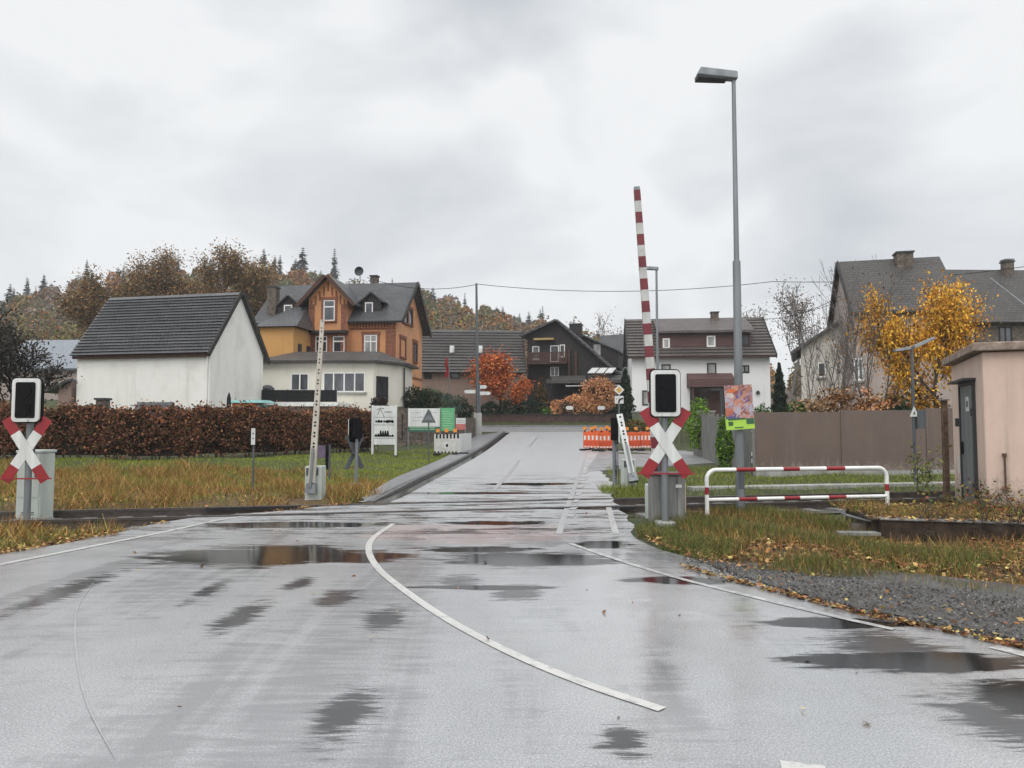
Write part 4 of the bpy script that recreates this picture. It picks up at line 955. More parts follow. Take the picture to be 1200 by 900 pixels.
# house with pale roof at the far left, sheds behind
simple_house('blue_grey_house', 'blue grey roofed house half hidden behind bare trees at far left', -20, 92, 52, 0.9, 432, 401, -4, 9, plain('blue_grey_roof', (0.2, 0.22, 0.25), 0.4, 0.25, 5, 0.2), M['plaster_grey'])
sh = House('lean_to_shed', 'small brown shed against the left end of the white barn', X(68, 37.5), 37.5, 0.3, 8, 'shed')
m = MB(); z1 = sh.hit('front', 0, 84, 447)[1]; z0 = sh.hit('front', 0, 60, 457)[1]; u1 = sh.hit('front', 0, 84, 450)[0]
m.prism([(0, -1), (u1, -1), (u1, z1), (0, z0)], lambda a, b, t: (a, t, b), 0, 3); m.build('wall', M['plaster_brown'], sh.e)
m = MB(); slope_slab(m, (-0.6, -0.3, z0 - 0.15), (-0.6, 3.2, z0 - 0.15), (u1, -0.3, z1 + 0.012), (u1, 3.2, z1 + 0.012), 0.12); m.build('roof', M['slate'], sh.e)

# pink transformer building at the right
nearx, neary = X(1153, 13.2), 13.2
fx, fy = X(1116, 16.4), 16.4
ln = math.hypot(fx - nearx, fy - neary); ang = math.degrees(math.atan2(fy - neary, fx - nearx)) - 90
TB = House('transformer_building', 'small pink plastered transformer building with grey steel door', nearx, neary, 0.0, ang, 'building')
tz = Z(412.5, 13.2)
m = MB().box((0, 0, -0.3), (3.6, ln, tz)); m.build('wall', M['plaster_pink'], TB.e, bevel=0.03)
m = MB().box((-0.16, -0.16, tz + 0.01), (3.76, ln + 0.16, tz + 0.16)); rf = m.build('roof', plain('mossy_concrete_edge', (0.3, 0.235, 0.195), 0.9, 0.5, 7, 0.5), TB.e, bevel=0.02)
m = MB(); m.hexa([(0.3, 0.2, tz + 0.162), (3.5, 0.2, tz + 0.162), (3.5, ln - 0.2, tz + 0.162), (0.3, ln - 0.2, tz + 0.162), (1.0, 0.9, tz + 0.26), (2.8, 0.9, tz + 0.26), (2.8, ln - 0.9, tz + 0.26), (1.0, ln - 0.9, tz + 0.26)]); m.build('roof_sheet', M['sign_white'], rf)
fl = TB.face('left', 0)
u0, z1 = TB.hit('left', 0, 1142, 450); u1, z0 = TB.hit('left', 0, 1127, 454); z0 = 0.05
u0, u1 = min(u0, u1), max(u0, u1)
M['door_grey'] = plain('grey_steel_door', (0.14, 0.155, 0.165), 0.45, 0.25, 4, 0.1, streak=True)
m = MB(); TB.fbox(m, fl, u0, u1, z0, z1, -0.02, 0.03); dr = m.build('door', M['door_grey'], TB.e)
m = MB(); f = 0.06
for (a, b, c, d) in ((u0 - f, u0 - 0.003, z0, z1 + f), (u1 + 0.003, u1 + f, z0, z1 + f), (u0, u1, z1 + 0.003, z1 + f)): TB.fbox(m, fl, a, b, c, d, -0.02, 0.06)
m.build('door_frame', M['dark'], dr)
m = MB(); TB.fbox(m, fl, u0 - 0.15, u1 + 0.25, z1 + f + 0.01, z1 + f + 0.05, 0.0, 0.22); m.build('drip_edge', M['dark'], dr)
m = MB(); TB.fbox(m, fl, u1 - 0.2, u1 - 0.1, 1.0, 1.25, 0.032, 0.08); m.tube(fl(u1 - 0.15, 1.15, 0.08), fl(u1 - 0.3, 1.15, 0.09), 0.012); m.build('handle', M['black'], dr)
m = MB(); TB.fbox(m, fl, u0 + 0.45, u0 + 0.78, z1 - 0.5, z1 - 0.22, 0.032, 0.036); 
pl = m.build('notice', M['sign_white'], dr)
m = MB(); TB.fbox(m, fl, u0 + 0.52, u0 + 0.71, z1 - 0.42, z1 - 0.3, 0.037, 0.039); m.build('notice_print', M['galvd'], dr)
m = MB()
for zz in (0.35, 1.75): TB.fbox(m, fl, u0 - 0.02, u0 + 0.1, zz, zz + 0.14, 0.032, 0.075)
m.build('hinge', M['dark'], dr)
m = MB(); TB.fbox(m, fl, u1 + 0.3, u1 + 0.42, 1.55, 1.72, 0, 0.08); m.build('key_box', M['dark'], TB.e)
m = MB(); TB.fbox(m, fl, u1 + 0.12, u1 + 0.22, 0.6, 0.95, 0, 0.07); m.build('junction_box', M['sign_white'], TB.e)
ff = TB.face('front', 0)
m = MB(); m.tube(ff(0.28, 0.5, 0.04), ff(0.28, 1.05, 0.04), 0.016); TB.fbox(m, ff, 0.24, 0.32, 0.42, 0.5, 0, 0.06); TB.fbox(m, ff, 0.25, 0.31, 1.03, 1.09, 0, 0.06); m.build('earthing_cable', M['rust'], TB.e)

# ---------------------------------------------------------------- railway signals, barriers, posts
def rrect(wd, ht, r, n=5):
    o = []
    for cx, cz, a0 in ((wd / 2 - r, ht / 2 - r, 0), (-wd / 2 + r, ht / 2 - r, 90), (-wd / 2 + r, -ht / 2 + r, 180), (wd / 2 - r, -ht / 2 + r, 270)):
        for k in range(n + 1): t = R(a0 + 90 * k / n); o.append((cx + r * math.cos(t), cz + r * math.sin(t)))
    return o
def plate(poly, x, z, y0, y1, mb=None, mi=0):
    return (mb or MB()).prism(poly, lambda a, b, t: (x + a, t, z + b), y0, y1, mi)
def signal(label, loc, rz, front=True, group='level crossing signals', hb=2.18, hc=1.26, mastx=0.0, base=True):
    t = thing('crossing_signal', label, 'railway signal', loc, rz, group)
    m = MB().tube((0, 0.05, -0.2), (0, 0.05, hb + 0.2), 0.055, n=12); m.build('mast', M['galv'], t)
    b = MB(); plate(rrect(0.46, 0.74, 0.07), 0, hb, -0.1, -0.055, b); bo = b.build('signal_board', M['sign_white'], t)
    b = MB(); plate(rrect(0.5, 0.78, 0.08), 0, hb, -0.05, -0.02, b); b.box((-0.17, -0.02, hb - 0.28), (0.17, 0.14, hb + 0.3)); b.build('signal_housing', M['black'], bo)
    b = MB(); plate(rrect(0.33, 0.61, 0.035), 0, hb, -0.112, -0.102, b); b.build('signal_face', M['black'], bo)
    b = MB()
    for zz in (0.15, -0.15): b.path([(0, -0.125, hb + zz), (0, -0.1121, hb + zz)], 0.1, 20)
    b.build('lamp_lens', M['black'], bo)
    b = MB().box((-0.06, -0.135, hb - 0.37), (0.06, -0.101, hb - 0.325)); b.build('board_bracket', M['sign_white'], bo)
    # St Andrew's cross: white crossed arms with red ends
    th = R(57); hl, hwd, red = 0.63, 0.088, 0.29
    for s, y in ((1, -0.035), (-1, -0.05)):
        c, sn = math.cos(th) * s, math.sin(th)
        def pt(a, b): return (a * c - b * sn * s, a * sn + b * c * s)
        b = MB()
        for a0, a1, mi in ((-hl, -hl + red, 1), (-hl + red, hl - red, 0), (hl - red, hl, 1)):
            plate([pt(a0, -hwd), pt(a1, -hwd), pt(a1, hwd), pt(a0, hwd)], 0, hc, y, y + 0.012, b, mi)
        b.build('cross_arm', [M['sign_white'] if front else M['galvd'], M['sign_red'] if front else M['galvd']], t)
    b = MB().box((-0.46, -0.06, hc - 0.5), (0.46, -0.052, hc - 0.475)); b.build('cross_bar', M['sign_red'], t)
    b = MB().box((-0.1, -0.03, hc - 0.06), (0.1, 0.06, hc + 0.06)); b.build('cross_bracket', M['galvd'], t)
    b = MB().box((-0.15, -0.1, -0.25), (0.15, 0.2, 0.04)); b.build('foot', M['concrete'], t, bevel=0.02)
    return t
sx, sy = P(33, 500, 12.75)[0], 12.75
signal('railway crossing signal with red tipped cross before the pale cabinet on left verge', (sx, sy, Z(613, 12.75)), 0.02, hb=Z(469, 12.75) - Z(613, 12.75), hc=Z(527, 12.75) - Z(613, 12.75))
s2x = X(779, 12.0)
signal('railway crossing signal with red tipped cross before the tall striped barrier', (s2x, 12.0, Z(614, 12.0)), -0.03, hb=Z(461, 12.0) - Z(614, 12.0), hc=Z(519, 12.0) - Z(614, 12.0))
signal('grey backed crossing signal facing away on the green left lawn', (X(417, 20.0), 20.0, 0.0), math.pi + 0.95, hb=Z(504, 20) / 0.82, hc=Z(530, 20) / 0.82, front=False).scale = (0.82, 0.82, 0.82)
signal('crossing signal seen edge on beside the far right barrier', (X(722, 19.4), 19.4, -0.05), math.pi / 2 - 0.15, hb=Z(503, 19.4) + 0.05, hc=Z(548, 19.4) + 0.05, front=False)

# cabinets
cb = thing('relay_cabinet', 'pale green grey switch cabinet behind the left crossing signal', 'cabinet', (X(36.5, 13.3), 13.3, Z(616, 13.3)), 0.0)
m = MB().box((-0.215, 0, 0.1), (0.215, 0.4, 1.28)); m.build('body', M['cabinet'], cb, bevel=0.012)
m = MB().box((-0.235, -0.02, 1.283), (0.235, 0.42, 1.33)); m.build('lid', M['cabinet'], cb, bevel=0.01)
m = MB(); m.box((-0.19, -0.012, 0.5), (0.19, 0.0, 1.25)); m.box((-0.19, -0.012, 0.13), (0.19, 0.0, 0.47)); dd = m.build('door', M['cabinet'], cb)
m = MB().box((0.12, -0.03, 0.85), (0.15, -0.013, 1.0)); m.build('handle', M['dark'], dd)
m = MB(); [m.box((-0.1, -0.016, 0.19 + k * 0.035), (0.12, -0.0125, 0.205 + k * 0.035)) for k in range(2)]; m.build('vent', M['dark'], dd)
m = MB().box((-0.23, 0, -0.3), (0.23, 0.42, 0.097)); m.build('plinth', M['concrete'], cb, bevel=0.01)
cb = thing('wooden_cable_box', 'streaky grey weathered cable box under the right crossing cross', 'cabinet', (X(782, 12.35), 12.35, Z(613, 12.35)), -0.03)
m = MB().box((-0.28, 0, -0.25), (0.28, 0.34, 0.78)); m.build('body', M['wood_grey'], cb, bevel=0.012)
m = MB(); [m.box((-0.279 + k * 0.14 + 0.005, -0.012, -0.1), (-0.279 + (k + 1) * 0.14 - 0.005, -0.001, 0.76)) for k in range(4)]; m.build('front_panel', M['wood_grey'], cb)
m = MB().box((-0.3, -0.03, 0.783), (0.3, 0.36, 0.82)); m.build('lid', M['galvd'], cb)
m = MB().box((0.12, -0.018, 0.58), (0.22, -0.013, 0.63)); m.build('number_plate', M['sign_white'], cb)
po = thing('marker_post', 'short cream painted post right of the weathered cable box', 'post', (X(799, 12.5), 12.5, Z(612, 12.5)))
m = MB().tube((0, 0, -0.25), (0, 0, 0.66), 0.05, n=14); m.build('shaft', M['cream'], po)
m = MB().path([(0, 0, 0.663), (0, 0, 0.69), (0, 0, 0.7)], [0.055, 0.055, 0.02], 14); m.build('cap', M['galv'], po)

def barrier(label, loc, rz, wd, bh, arm_len, tilt, lean, r0, r1, style, mech=True):
    t = thing('level_crossing_barrier', label, 'barrier', loc, rz, 'level crossing barriers')
    m = MB().box((-wd / 2, -0.02, -0.25), (wd / 2, 0.36, bh)); m.build('drive_housing', M['cabinet'], t, bevel=0.02)
    m = MB().box((-wd * 0.42, -0.03, bh - 0.2), (wd * 0.3, -0.021, bh - 0.04)); m.path([(0.02, -0.05, bh - 0.06), (0.02, -0.021, bh - 0.06)], 0.07, 14); m.build('shaft_cover', M['galvd'], t)
    d = Vector((math.sin(tilt), math.sin(lean), math.cos(tilt))).normalized(); b0 = Vector((0, -0.1, bh - 0.15)); side = d.cross(Vector((0, 1, 0))).normalized(); dep = side.cross(d).normalized()
    def seg(mb, a, b, ra, rb, mi=0, dp=0.6, off=0):
        q = []
        for s_, r in ((a, ra), (b, rb)):
            for sx_, sy_ in ((-1, -1), (1, -1), (1, 1), (-1, 1)): q.append(b0 + d * s_ + side * (sx_ * r) + dep * (sy_ * r * dp + off))
        mb.hexa(q, mi)
    m = MB(); rr = lambda s_: r0 + (r1 - r0) * max(0, s_) / arm_len
    if style == 'stripe':
        n = int(arm_len / 0.195); 
        for k in range(n): a, b = arm_len * k / n, arm_len * (k + 1) / n; seg(m, a, b, rr(a), rr(b), (k + 1) % 2)
        seg(m, arm_len, arm_len + 0.06, r1 * 0.95, r1 * 0.9, 2)
        m.build('arm', [plain('dirty_arm_white', (0.46, 0.46, 0.44), 0.5, 0.25, 5, 0.05), plain('dull_arm_red', (0.15, 0.018, 0.025), 0.5, 0.25, 5, 0.05), M['galv']], t)
    else:
        seg(m, -0.2, arm_len, rr(0), rr(arm_len)); ao = m.build('arm', M['cream_arm'] if style == 'dots' else M['sign_white'], t)
        h = MB(); k = 0; s_ = 0.35
        while s_ < arm_len - 0.03:
            p = b0 + d * s_ - dep * (rr(s_) * 0.6); q = p - dep * 0.006
            if dep.y < 0: p = b0 + d * s_ + dep * (rr(s_) * 0.6); q = p + dep * 0.006
            h.path([p, q], rr(s_) * 0.36, 10); s_ += 0.075 if k % 2 == 0 else 0.155; k += 1
        h.build('reflector', M['black'], ao)
    m = MB()
    for s_ in (-1, 1): seg(m, -0.3, 0.55, 0.025, 0.025, 0, 1, s_ * 0.1)
    seg(m, -0.42, -0.22, 0.12, 0.1, 0, 0.9); m.build('counterweight', M['galv'] if style != 'stripe' else M['galvd'], t)
    return t
M['cream_arm'] = plain('cream_arm_paint', (0.5, 0.46, 0.39), 0.5, 0.2, 4, 0.05, streak=True)
barrier('raised cream barrier arm with black dots on a pale drive post, left of road', (X(368.5, 16.4), 16.4, Z(583, 16.4)), 0, 0.37, 0.68, Z(366, 16.4) - Z(545, 16.4), R(3.0), 0, 0.075, 0.04, 'dots')
barrier('tall raised red and white striped barrier arm behind the right signal', (X(774, 12.95), 13.2, Z(610, 13.2)), 0, 0.36, 0.62, Z(218, 13.2) - Z(572, 13.2), R(-3.7), 0, 0.085, 0.055, 'stripe')
barrier('short white dotted barrier arm on grey post right of the road', (X(737, 18.6), 18.6, -0.02), 0, 0.34, 0.75, 1.35, R(-8.5), R(20), 0.075, 0.075, 'white')

def post_sign(name, label, cat, loc, h, r, mat, group=None, rz=0):
    t = thing(name, label, cat, loc, rz, group); MB().tube((0, 0, -0.25), (0, 0, h), r, n=10).build('post', mat, t); return t
t = post_sign('whistle_post', 'narrow white vertical marker plate on thin post in dry grass', 'sign', (X(298, 17.5), 17.5, -0.02), 1.55, 0.025, M['galvd'])
m = MB(); plate(rrect(0.14, 0.44, 0.02), 0, 1.33, -0.04, -0.028, m); p = m.build('plate_back', M['black'], t)
m = MB(); plate(rrect(0.095, 0.39, 0.015), 0, 1.33, -0.046, -0.041, m); p2 = m.build('plate', M['sign_white'], p)
m = MB(); m.box((-0.012, -0.049, 1.27), (0.012, -0.047, 1.3)); m.box((-0.012, -0.049, 1.38), (0.012, -0.047, 1.42)); m.build('plate_mark', M['black'], p2)
t = post_sign('signal_post', 'dark double post with small bluish plate turned away on lawn', 'sign', (X(387, 21), 21, 0.03), 0.95, 0.03, M['galvd'])
m = MB().box((-0.11, -0.03, 0.3), (-0.04, 0.03, 1.0)); m.build('rear_plate', M['black'], t)
m = MB().box((-0.36, 0.03, 0.62), (0.02, 0.04, 0.98)); m.build('side_plate', plain('faded_violet', (0.14, 0.11, 0.16), 0.6), t)
t = post_sign('warning_sign', 'grey back of a triangular warning sign on thin post by pavement', 'sign', (X(502.5, 31), 31, g(31)), Z(481, 31) - g(31), 0.03, M['galvd'])
zt, zb = Z(480, 31) - g(31), Z(495.5, 31) - g(31); hw_ = (X(511, 31) - X(494, 31)) / 2
m = MB(); plate([(-hw_, zb), (hw_, zb), (0.03, zt), (-0.03, zt)], 0, 0, -0.05, -0.035, m); p = m.build('plate', M['galvd'], t)
m = MB(); plate([(-hw_ * 0.6, zb + 0.12), (hw_ * 0.6, zb + 0.12), (0, zt - 0.2)], 0, 0, -0.06, -0.051, m); m.build('rear_brace', M['galv'], p)

# information board on two legs
ib = thing('information_board', 'white information board with dark pictures on two white legs', 'sign', (X(450.5, 34), 34, g(34)), 0.05)
iw = (X(464, 34) - X(437, 34)) / 2; z0, z1 = Z(521, 34) - g(34), Z(475, 34) - g(34)
for s in (-1, 1):
    MB().box((s * iw - 0.05, -0.05, -0.3), (s * iw + 0.05, 0.05, z1)).build('leg', M['sign_white'], ib, bevel=0.008)
    MB().box((s * iw - 0.08, -0.08, -0.05), (s * iw + 0.08, 0.08, 0.06)).build('foot', M['rubber'], ib)
m = MB().box((-iw + 0.055, -0.02, z0), (iw - 0.055, 0.02, z1 - 0.02)); pn = m.build('panel', M['sign_white'], ib)
rng = np.random.default_rng(3); m = MB(); H_ = z1 - z0
def stroke(mb, pts, r, y=-0.026): mb.path([(a, y, b) for a, b in pts], r, 5)
stroke(m, [(-0.3 + 0.02 * k, z1 - 0.42 + 0.2 * math.sin(k * 0.28) + 0.004 * k) for k in range(16)], 0.012); stroke(m, [(-0.34, z1 - 0.2), (-0.15, z1 - 0.12), (-0.02, z1 - 0.16)], 0.014)
for k in range(7): a = 0.02 + k * 0.045; m.box((a, -0.025, z1 - 0.34 + 0.02 * (k % 2)), (a + 0.028, -0.021, z1 - 0.28))
for zz in (0.305, 0.5, 0.84): m.box((-iw + 0.06, -0.024, z0 + H_ * (1 - zz) - 0.008), (iw - 0.06, -0.021, z0 + H_ * (1 - zz) + 0.008))
m.build('lettering', M['dark'], pn)
m = MB()
for k in range(7):
    a = -iw + 0.1 + k * (2 * iw - 0.2) / 7; c = z0 + H_ * 0.59; r = rng.uniform(0.05, 0.085)
    plate([(r * math.cos(t) * rng.uniform(0.7, 1.2), r * math.sin(t) * rng.uniform(0.7, 1.3)) for t in np.linspace(0, 5.6, 8)], a + 0.06, c, -0.027, -0.021, m)
for k in range(8):
    a = -iw + 0.15 + k * (2 * iw - 0.3) / 7; h = rng.uniform(0.12, 0.34) if 2 <= k <= 5 else rng.uniform(0.06, 0.16)
    plate([(-0.06, 0), (0.07, 0), (0.05, h * 0.6), (0.02, h), (-0.03, h * 0.85)], a, z0 + H_ * 0.2, -0.027, -0.021, m)
m.build('picture', M['black'], pn)

# banners by the retaining wall
def banner(name, label, rect, Y, mats, stripes, rz=0.0, pole=True):
    x0, x1 = X(rect[0], Y), X(rect[2], Y); zb, zt = Z(rect[3], Y), Z(rect[1], Y); gz = g(Y)
    t = thing(name, label, 'banner', ((x0 + x1) / 2, Y, gz), rz); hw2 = (x1 - x0) / 2
    m = MB()
    for a, b, mi in stripes: m.box((-hw2, -0.012, zb - gz + (zt - zb) * a), (hw2, 0.012, zb - gz + (zt - zb) * b), mi)
    pn = m.build('panel', mats, t)
    if pole:
        for s in (-1, 1): MB().box((s * hw2 - 0.03, 0.014, -0.3), (s * hw2 + 0.03, 0.07, zt - gz + 0.03)).build('post', M['galv'], t)
    return t, pn, hw2, zb - gz, zt - gz
M['ban_green'] = plain('banner_green', (0.1, 0.36, 0.16), 0.5, 0.12, 3, 0.05); M['ban_dkgreen'] = plain('banner_dark_green', (0.03, 0.11, 0.08), 0.5, 0.3, 6, 0.05)
M['ban_red'] = plain('banner_red', (0.5, 0.14, 0.13), 0.5, 0.2, 4, 0.05); M['ban_pale'] = plain('banner_pale_text', (0.33, 0.35, 0.36), 0.5, 0.2, 6, 0)
M['ban_palegreen'] = plain('banner_pale_green_text', (0.28, 0.5, 0.3), 0.5, 0.2, 6, 0)
t, pn, hw2, zb, zt = banner('banner', 'wide white banner with dark green foot on the stone wall', (478.5, 478.5, 515.5, 506), 38.5, [M['sign_white'], M['ban_dkgreen']], [(0, 0.22, 1), (0.22, 1, 0)])
m = MB()
for r, c, n in ((0.8, -0.45, 5), (0.8, 0.55, 4), (0.6, -0.1, 12), (0.45, -0.2, 9)):
    for k in range(n): a = hw2 * c + (k - n / 2) * 0.1; m.box((a, -0.017, zb + (zt - zb) * r), (a + 0.07 * rng.uniform(0.6, 1.2), -0.0125, zb + (zt - zb) * r + rng.uniform(0.03, 0.06)))
m.build('lettering', M['ban_pale'], pn)
m = MB()
for r in (0.16, 0.09): m.box((-hw2 * 0.9, -0.017, zb + (zt - zb) * r), (hw2 * 0.7, -0.0125, zb + (zt - zb) * (r + 0.03)))
m.build('lettering', M['ban_palegreen'], pn)
t, pn, hw2, zb, zt = banner('banner', 'bright green notice panel with pale lines beside the white banner', (516, 478, 532.5, 505), 38.6, [M['ban_green']], [(0, 1, 0)])
m = MB()
for k in range(8):
    r = 0.1 + k * 0.105; m.box((-hw2 * rng.uniform(0.6, 0.85), -0.017, zb + (zt - zb) * r), (hw2 * rng.uniform(0.3, 0.85), -0.0125, zb + (zt - zb) * (r + 0.035)))
m.build('lettering', M['ban_palegreen'], pn)
t, pn, hw2, zb, zt = banner('banner', 'small square white notice with red lower half on wall', (534.5, 490, 545.5, 503.5), 41.0, [M['sign_white'], M['ban_red']], [(0, 0.5, 1), (0.5, 1, 0)])
m = MB(); [m.box((-hw2 * 0.8, -0.017, zb + (zt - zb) * r), (hw2 * 0.8, -0.0125, zb + (zt - zb) * (r + 0.07))) for r in (0.62, 0.78)]; m.build('lettering', M['ban_pale'], pn)

# construction barriers
def work_barrier(label, loc, rz, wd, style, group, lamps=(0.15, 0.5, 0.85), h=0.95):
    t = thing('construction_barrier', label, 'barrier', loc, rz, group)
    if style == 'red':
        m = MB().box((0, -0.025, 0.12), (wd, 0.025, h - 0.14)); m.box((0, -0.03, h - 0.14), (wd, 0.03, h)); m.build('panel', M['barrier_red'], t, bevel=0.01)
        m = MB(); n = 4
        for k in range(n): a = wd * (k + 0.25) / n; MB().box((a, -0.036, h - 0.42), (a + wd * 0.45 / n, -0.0255, h - 0.2)).build('reflector', M['sign_white'], t)
        for k in range(5):
            a = wd * (k + 0.3) / 5; m = MB(); m.hexa([(a, -0.034, 0.14), (a + 0.1, -0.034, 0.14), (a + 0.1, -0.0255, 0.14), (a, -0.0255, 0.14), (a + 0.06, -0.034, 0.22), (a + 0.16, -0.034, 0.22), (a + 0.16, -0.0255, 0.22), (a + 0.06, -0.0255, 0.22)]); m.build('stripe', M['sign_white'], t)
        m = MB()
        for k in range(12): a = wd * (k + 0.5) / 12; m.box((a - 0.018, -0.032, 0.25), (a + 0.018, -0.0257, h - 0.46))
        m.build('ribs', plain('deep_barrier_red', (0.45, 0.04, 0.02), 0.5), t)
    else:
        m = MB(); n = 7
        m.box((0, -0.025, 0.16), (wd, 0.025, h - 0.2), 0)
        for k in range(n * 2): a, b = wd * k / (2 * n), wd * (k + 1) / (2 * n); m.box((a, -0.027, h - 0.2), (b, 0.027, h), k % 2); m.box((a, -0.027, 0.1), (b, 0.027, 0.16), 1 - k % 2)
        pn = m.build('panel', [M['pale_panel'], M['black']] if style == 'black' else [M['sign_white'], M['sign_white']], t)
        if style == 'black':
            m = MB().box((wd * 0.43, -0.032, 0.3), (wd * 0.62, -0.0255, 0.55)); e = m.build('emblem', M['sign_white'], pn)
            m = MB().box((wd * 0.48, -0.036, 0.36), (wd * 0.57, -0.0325, 0.5)); m.build('emblem_mark', M['black'], e)
    for f in (0.12, 0.88):
        m = MB().box((wd * f - 0.12, -0.38, -0.02), (wd * f + 0.12, 0.38, 0.075)); m.build('foot', M['rubber'], t, bevel=0.015)
    m = MB()
    for f in (0.12, 0.88): m.tube((wd * f, 0.0, 0.05), (wd * f, 0, h + 0.02), 0.02, n=6)
    m.build('stake', M['galvd'], t)
    for f in lamps:
        m = MB().path([(wd * f, 0, h), (wd * f, 0, h + 0.1)], [0.05, 0.04], 8); l = m.build('lamp_base', M['rubber'], t)
        m = MB().path([(wd * f, -0.045, h + 0.17), (wd * f, 0.045, h + 0.17)], 0.09, 14); m.build('lamp_lens', M['orange'], l)
    return t
M['pale_panel'] = plain('dusty_panel', (0.5, 0.49, 0.46), 0.5, 0.25, 5, 0.1)
GB = 'construction barriers around the roadworks'
xa, ya = X(509, 34.5), 34.5
work_barrier('white construction barrier with black checks and three orange lamps on pavement', (xa, ya, g(ya) + 0.05), -0.06, X(538, ya) - xa, 'black', GB)
xb, yb = X(538.5, 34.4), 34.45; xe, ye = X(552, 37.6), 37.6
work_barrier('plain white construction barrier set end on to the checked barrier', (xb, yb, g(yb) + 0.07), math.atan2(ye - yb, xe - xb), math.hypot(xe - xb, ye - yb), 'plain', GB, ())
for px0, px1, ya, yb, lab, ls in ((683.5, 702, 38.6, 38.0, 'red construction barrier at the left end of the roadworks', (0.1, 0.55)), (701, 720, 38.1, 38.3, 'red construction barrier half behind the edge on crossing signal', (0.2, 0.7)),
                                  (733, 750, 38.2, 38.5, 'red construction barrier just right of the short white barrier arm', (0.1, 0.7)), (750, 767, 38.6, 38.4, 'red construction barrier partly behind the right signal cross', (0.5,))):
    xa, xb = X(px0, ya), X(px1, yb); work_barrier(lab, (xa, ya, g(ya)), math.atan2(yb - ya, xb - xa), math.hypot(xb - xa, yb - ya), 'red', GB, ls)
xa = X(690, 39.6); work_barrier('red construction barrier in the second row at the road side', (xa, 39.9, g(39.9)), 0.1, 1.25, 'red', GB, (0.3, 0.8))

# utility pole with concrete block, direction signs, flag
up = thing('utility_pole', 'tall thin grey utility pole on pale concrete block at the junction', 'pole', (X(560, 49.5), 49.5, g(49.5)))
m = MB().box((-0.26, -0.26, -0.4), (0.26, 0.26, Z(484, 49.5) - g(49.5))); m.build('block', M['concrete'], up, bevel=0.03)
m = MB().tube((0, 0, Z(484, 49.5) - g(49.5)), (-0.12, 0, Z(332, 49.5) - g(49.5)), 0.13, 0.07, n=12); m.build('shaft', M['galvd'], up)
m = MB().box((-0.1, -0.14, 2.0), (0.1, -0.262, 2.02)); 
ds = post_sign('direction_sign', 'post with three white direction arrows beside the utility pole', 'sign', (X(562.5, 51.5), 51.5, g(51.5)), Z(450, 51.5) - g(51.5), 0.04, M['galv'])
for (a, b, py, flip) in ((545.5, 557, 459, -1), (562.5, 569, 453.5, 1), (562.5, 573.5, 461, 1)):
    xa, xb, z = X(a, 51.5) - X(562.5, 51.5), X(b, 51.5) - X(562.5, 51.5), Z(py, 51.5) - g(51.5); tp = 0.12 * flip
    l, r = (xa, xb)
    poly = [(l, -0.12), (r, -0.12), (r + (0.12 if flip > 0 else 0), 0), (r, 0.12), (l, 0.12), (l - (0.12 if flip < 0 else 0), 0)]
    m = MB(); plate(poly, 0, z, -0.08, -0.05, m); m.build('arrow_panel', M['sign_white'], ds)
if True:
    fl = thing('flagpole', 'slim pole with limp dark red flag before the tiled barn', 'flag', (X(526, 55), 55, 2.0))
    MB().tube((0, 0, -0.5), (0, 0, Z(417, 55) - 2.0), 0.035, 0.025, n=8).build('pole', M['galv'], fl)
    m = MB(); zt = Z(419, 55) - 2.0
    for k in range(6):
        a, b = zt - k * 0.24, zt - (k + 1) * 0.24; x0, x1 = -0.05 - 0.05 * math.sin(k), -0.28 + 0.07 * math.cos(k * 1.7); u0, u1 = -0.05 - 0.05 * math.sin(k + 1), -0.28 + 0.07 * math.cos((k + 1) * 1.7)
        m.hexa([(u1, 0.02 * k, b), (u0, -0.02, b), (u0, 0.0, b), (u1, 0.02 * k + 0.02, b), (x1, 0.02 * k, a), (x0, -0.02, a), (x0, 0.0, a), (x1, 0.02 * k + 0.02, a)])
    m.build('cloth', M['sign_red'], fl)
# priority road sign with supplementary plate
t = post_sign('priority_sign', 'yellow diamond priority sign with white bend plate below', 'sign', (X(725.5, 44), 44, g(44)), Z(452, 44) - g(44), 0.035, M['galv'])
s = 0.31; z = Z(457, 44) - g(44)
m = MB(); plate([(-s, 0), (0, -s), (s, 0), (0, s)], 0, z, -0.06, -0.045, m); p = m.build('diamond', M['sign_white'], t)
s = 0.19; m = MB(); plate([(-s, 0), (0, -s), (s, 0), (0, s)], 0, z, -0.066, -0.061, m); m.build('diamond_centre', plain('sign_yellow', (0.55, 0.35, 0.06), 0.4), p)
z = Z(468.5, 44) - g(44); m = MB(); plate(rrect(0.52, 0.46, 0.04), 0, z, -0.06, -0.045, m); p = m.build('bend_plate', M['sign_white'], t)
m = MB(); m.path([(-0.02, -0.064, z - 0.19), (-0.02, -0.064, z - 0.08), (0.05, -0.064, z + 0.02), (0.16, -0.064, z + 0.07), (0.23, -0.064, z + 0.08)], [0.05] * 5, 6); m.box((-0.19, -0.065, z + 0.04), (-0.1, -0.061, z + 0.07)); m.box((-0.02, -0.065, z - 0.04), (0.0, -0.061, z + 0.17)); m.build('bend_mark', M['black'], p)

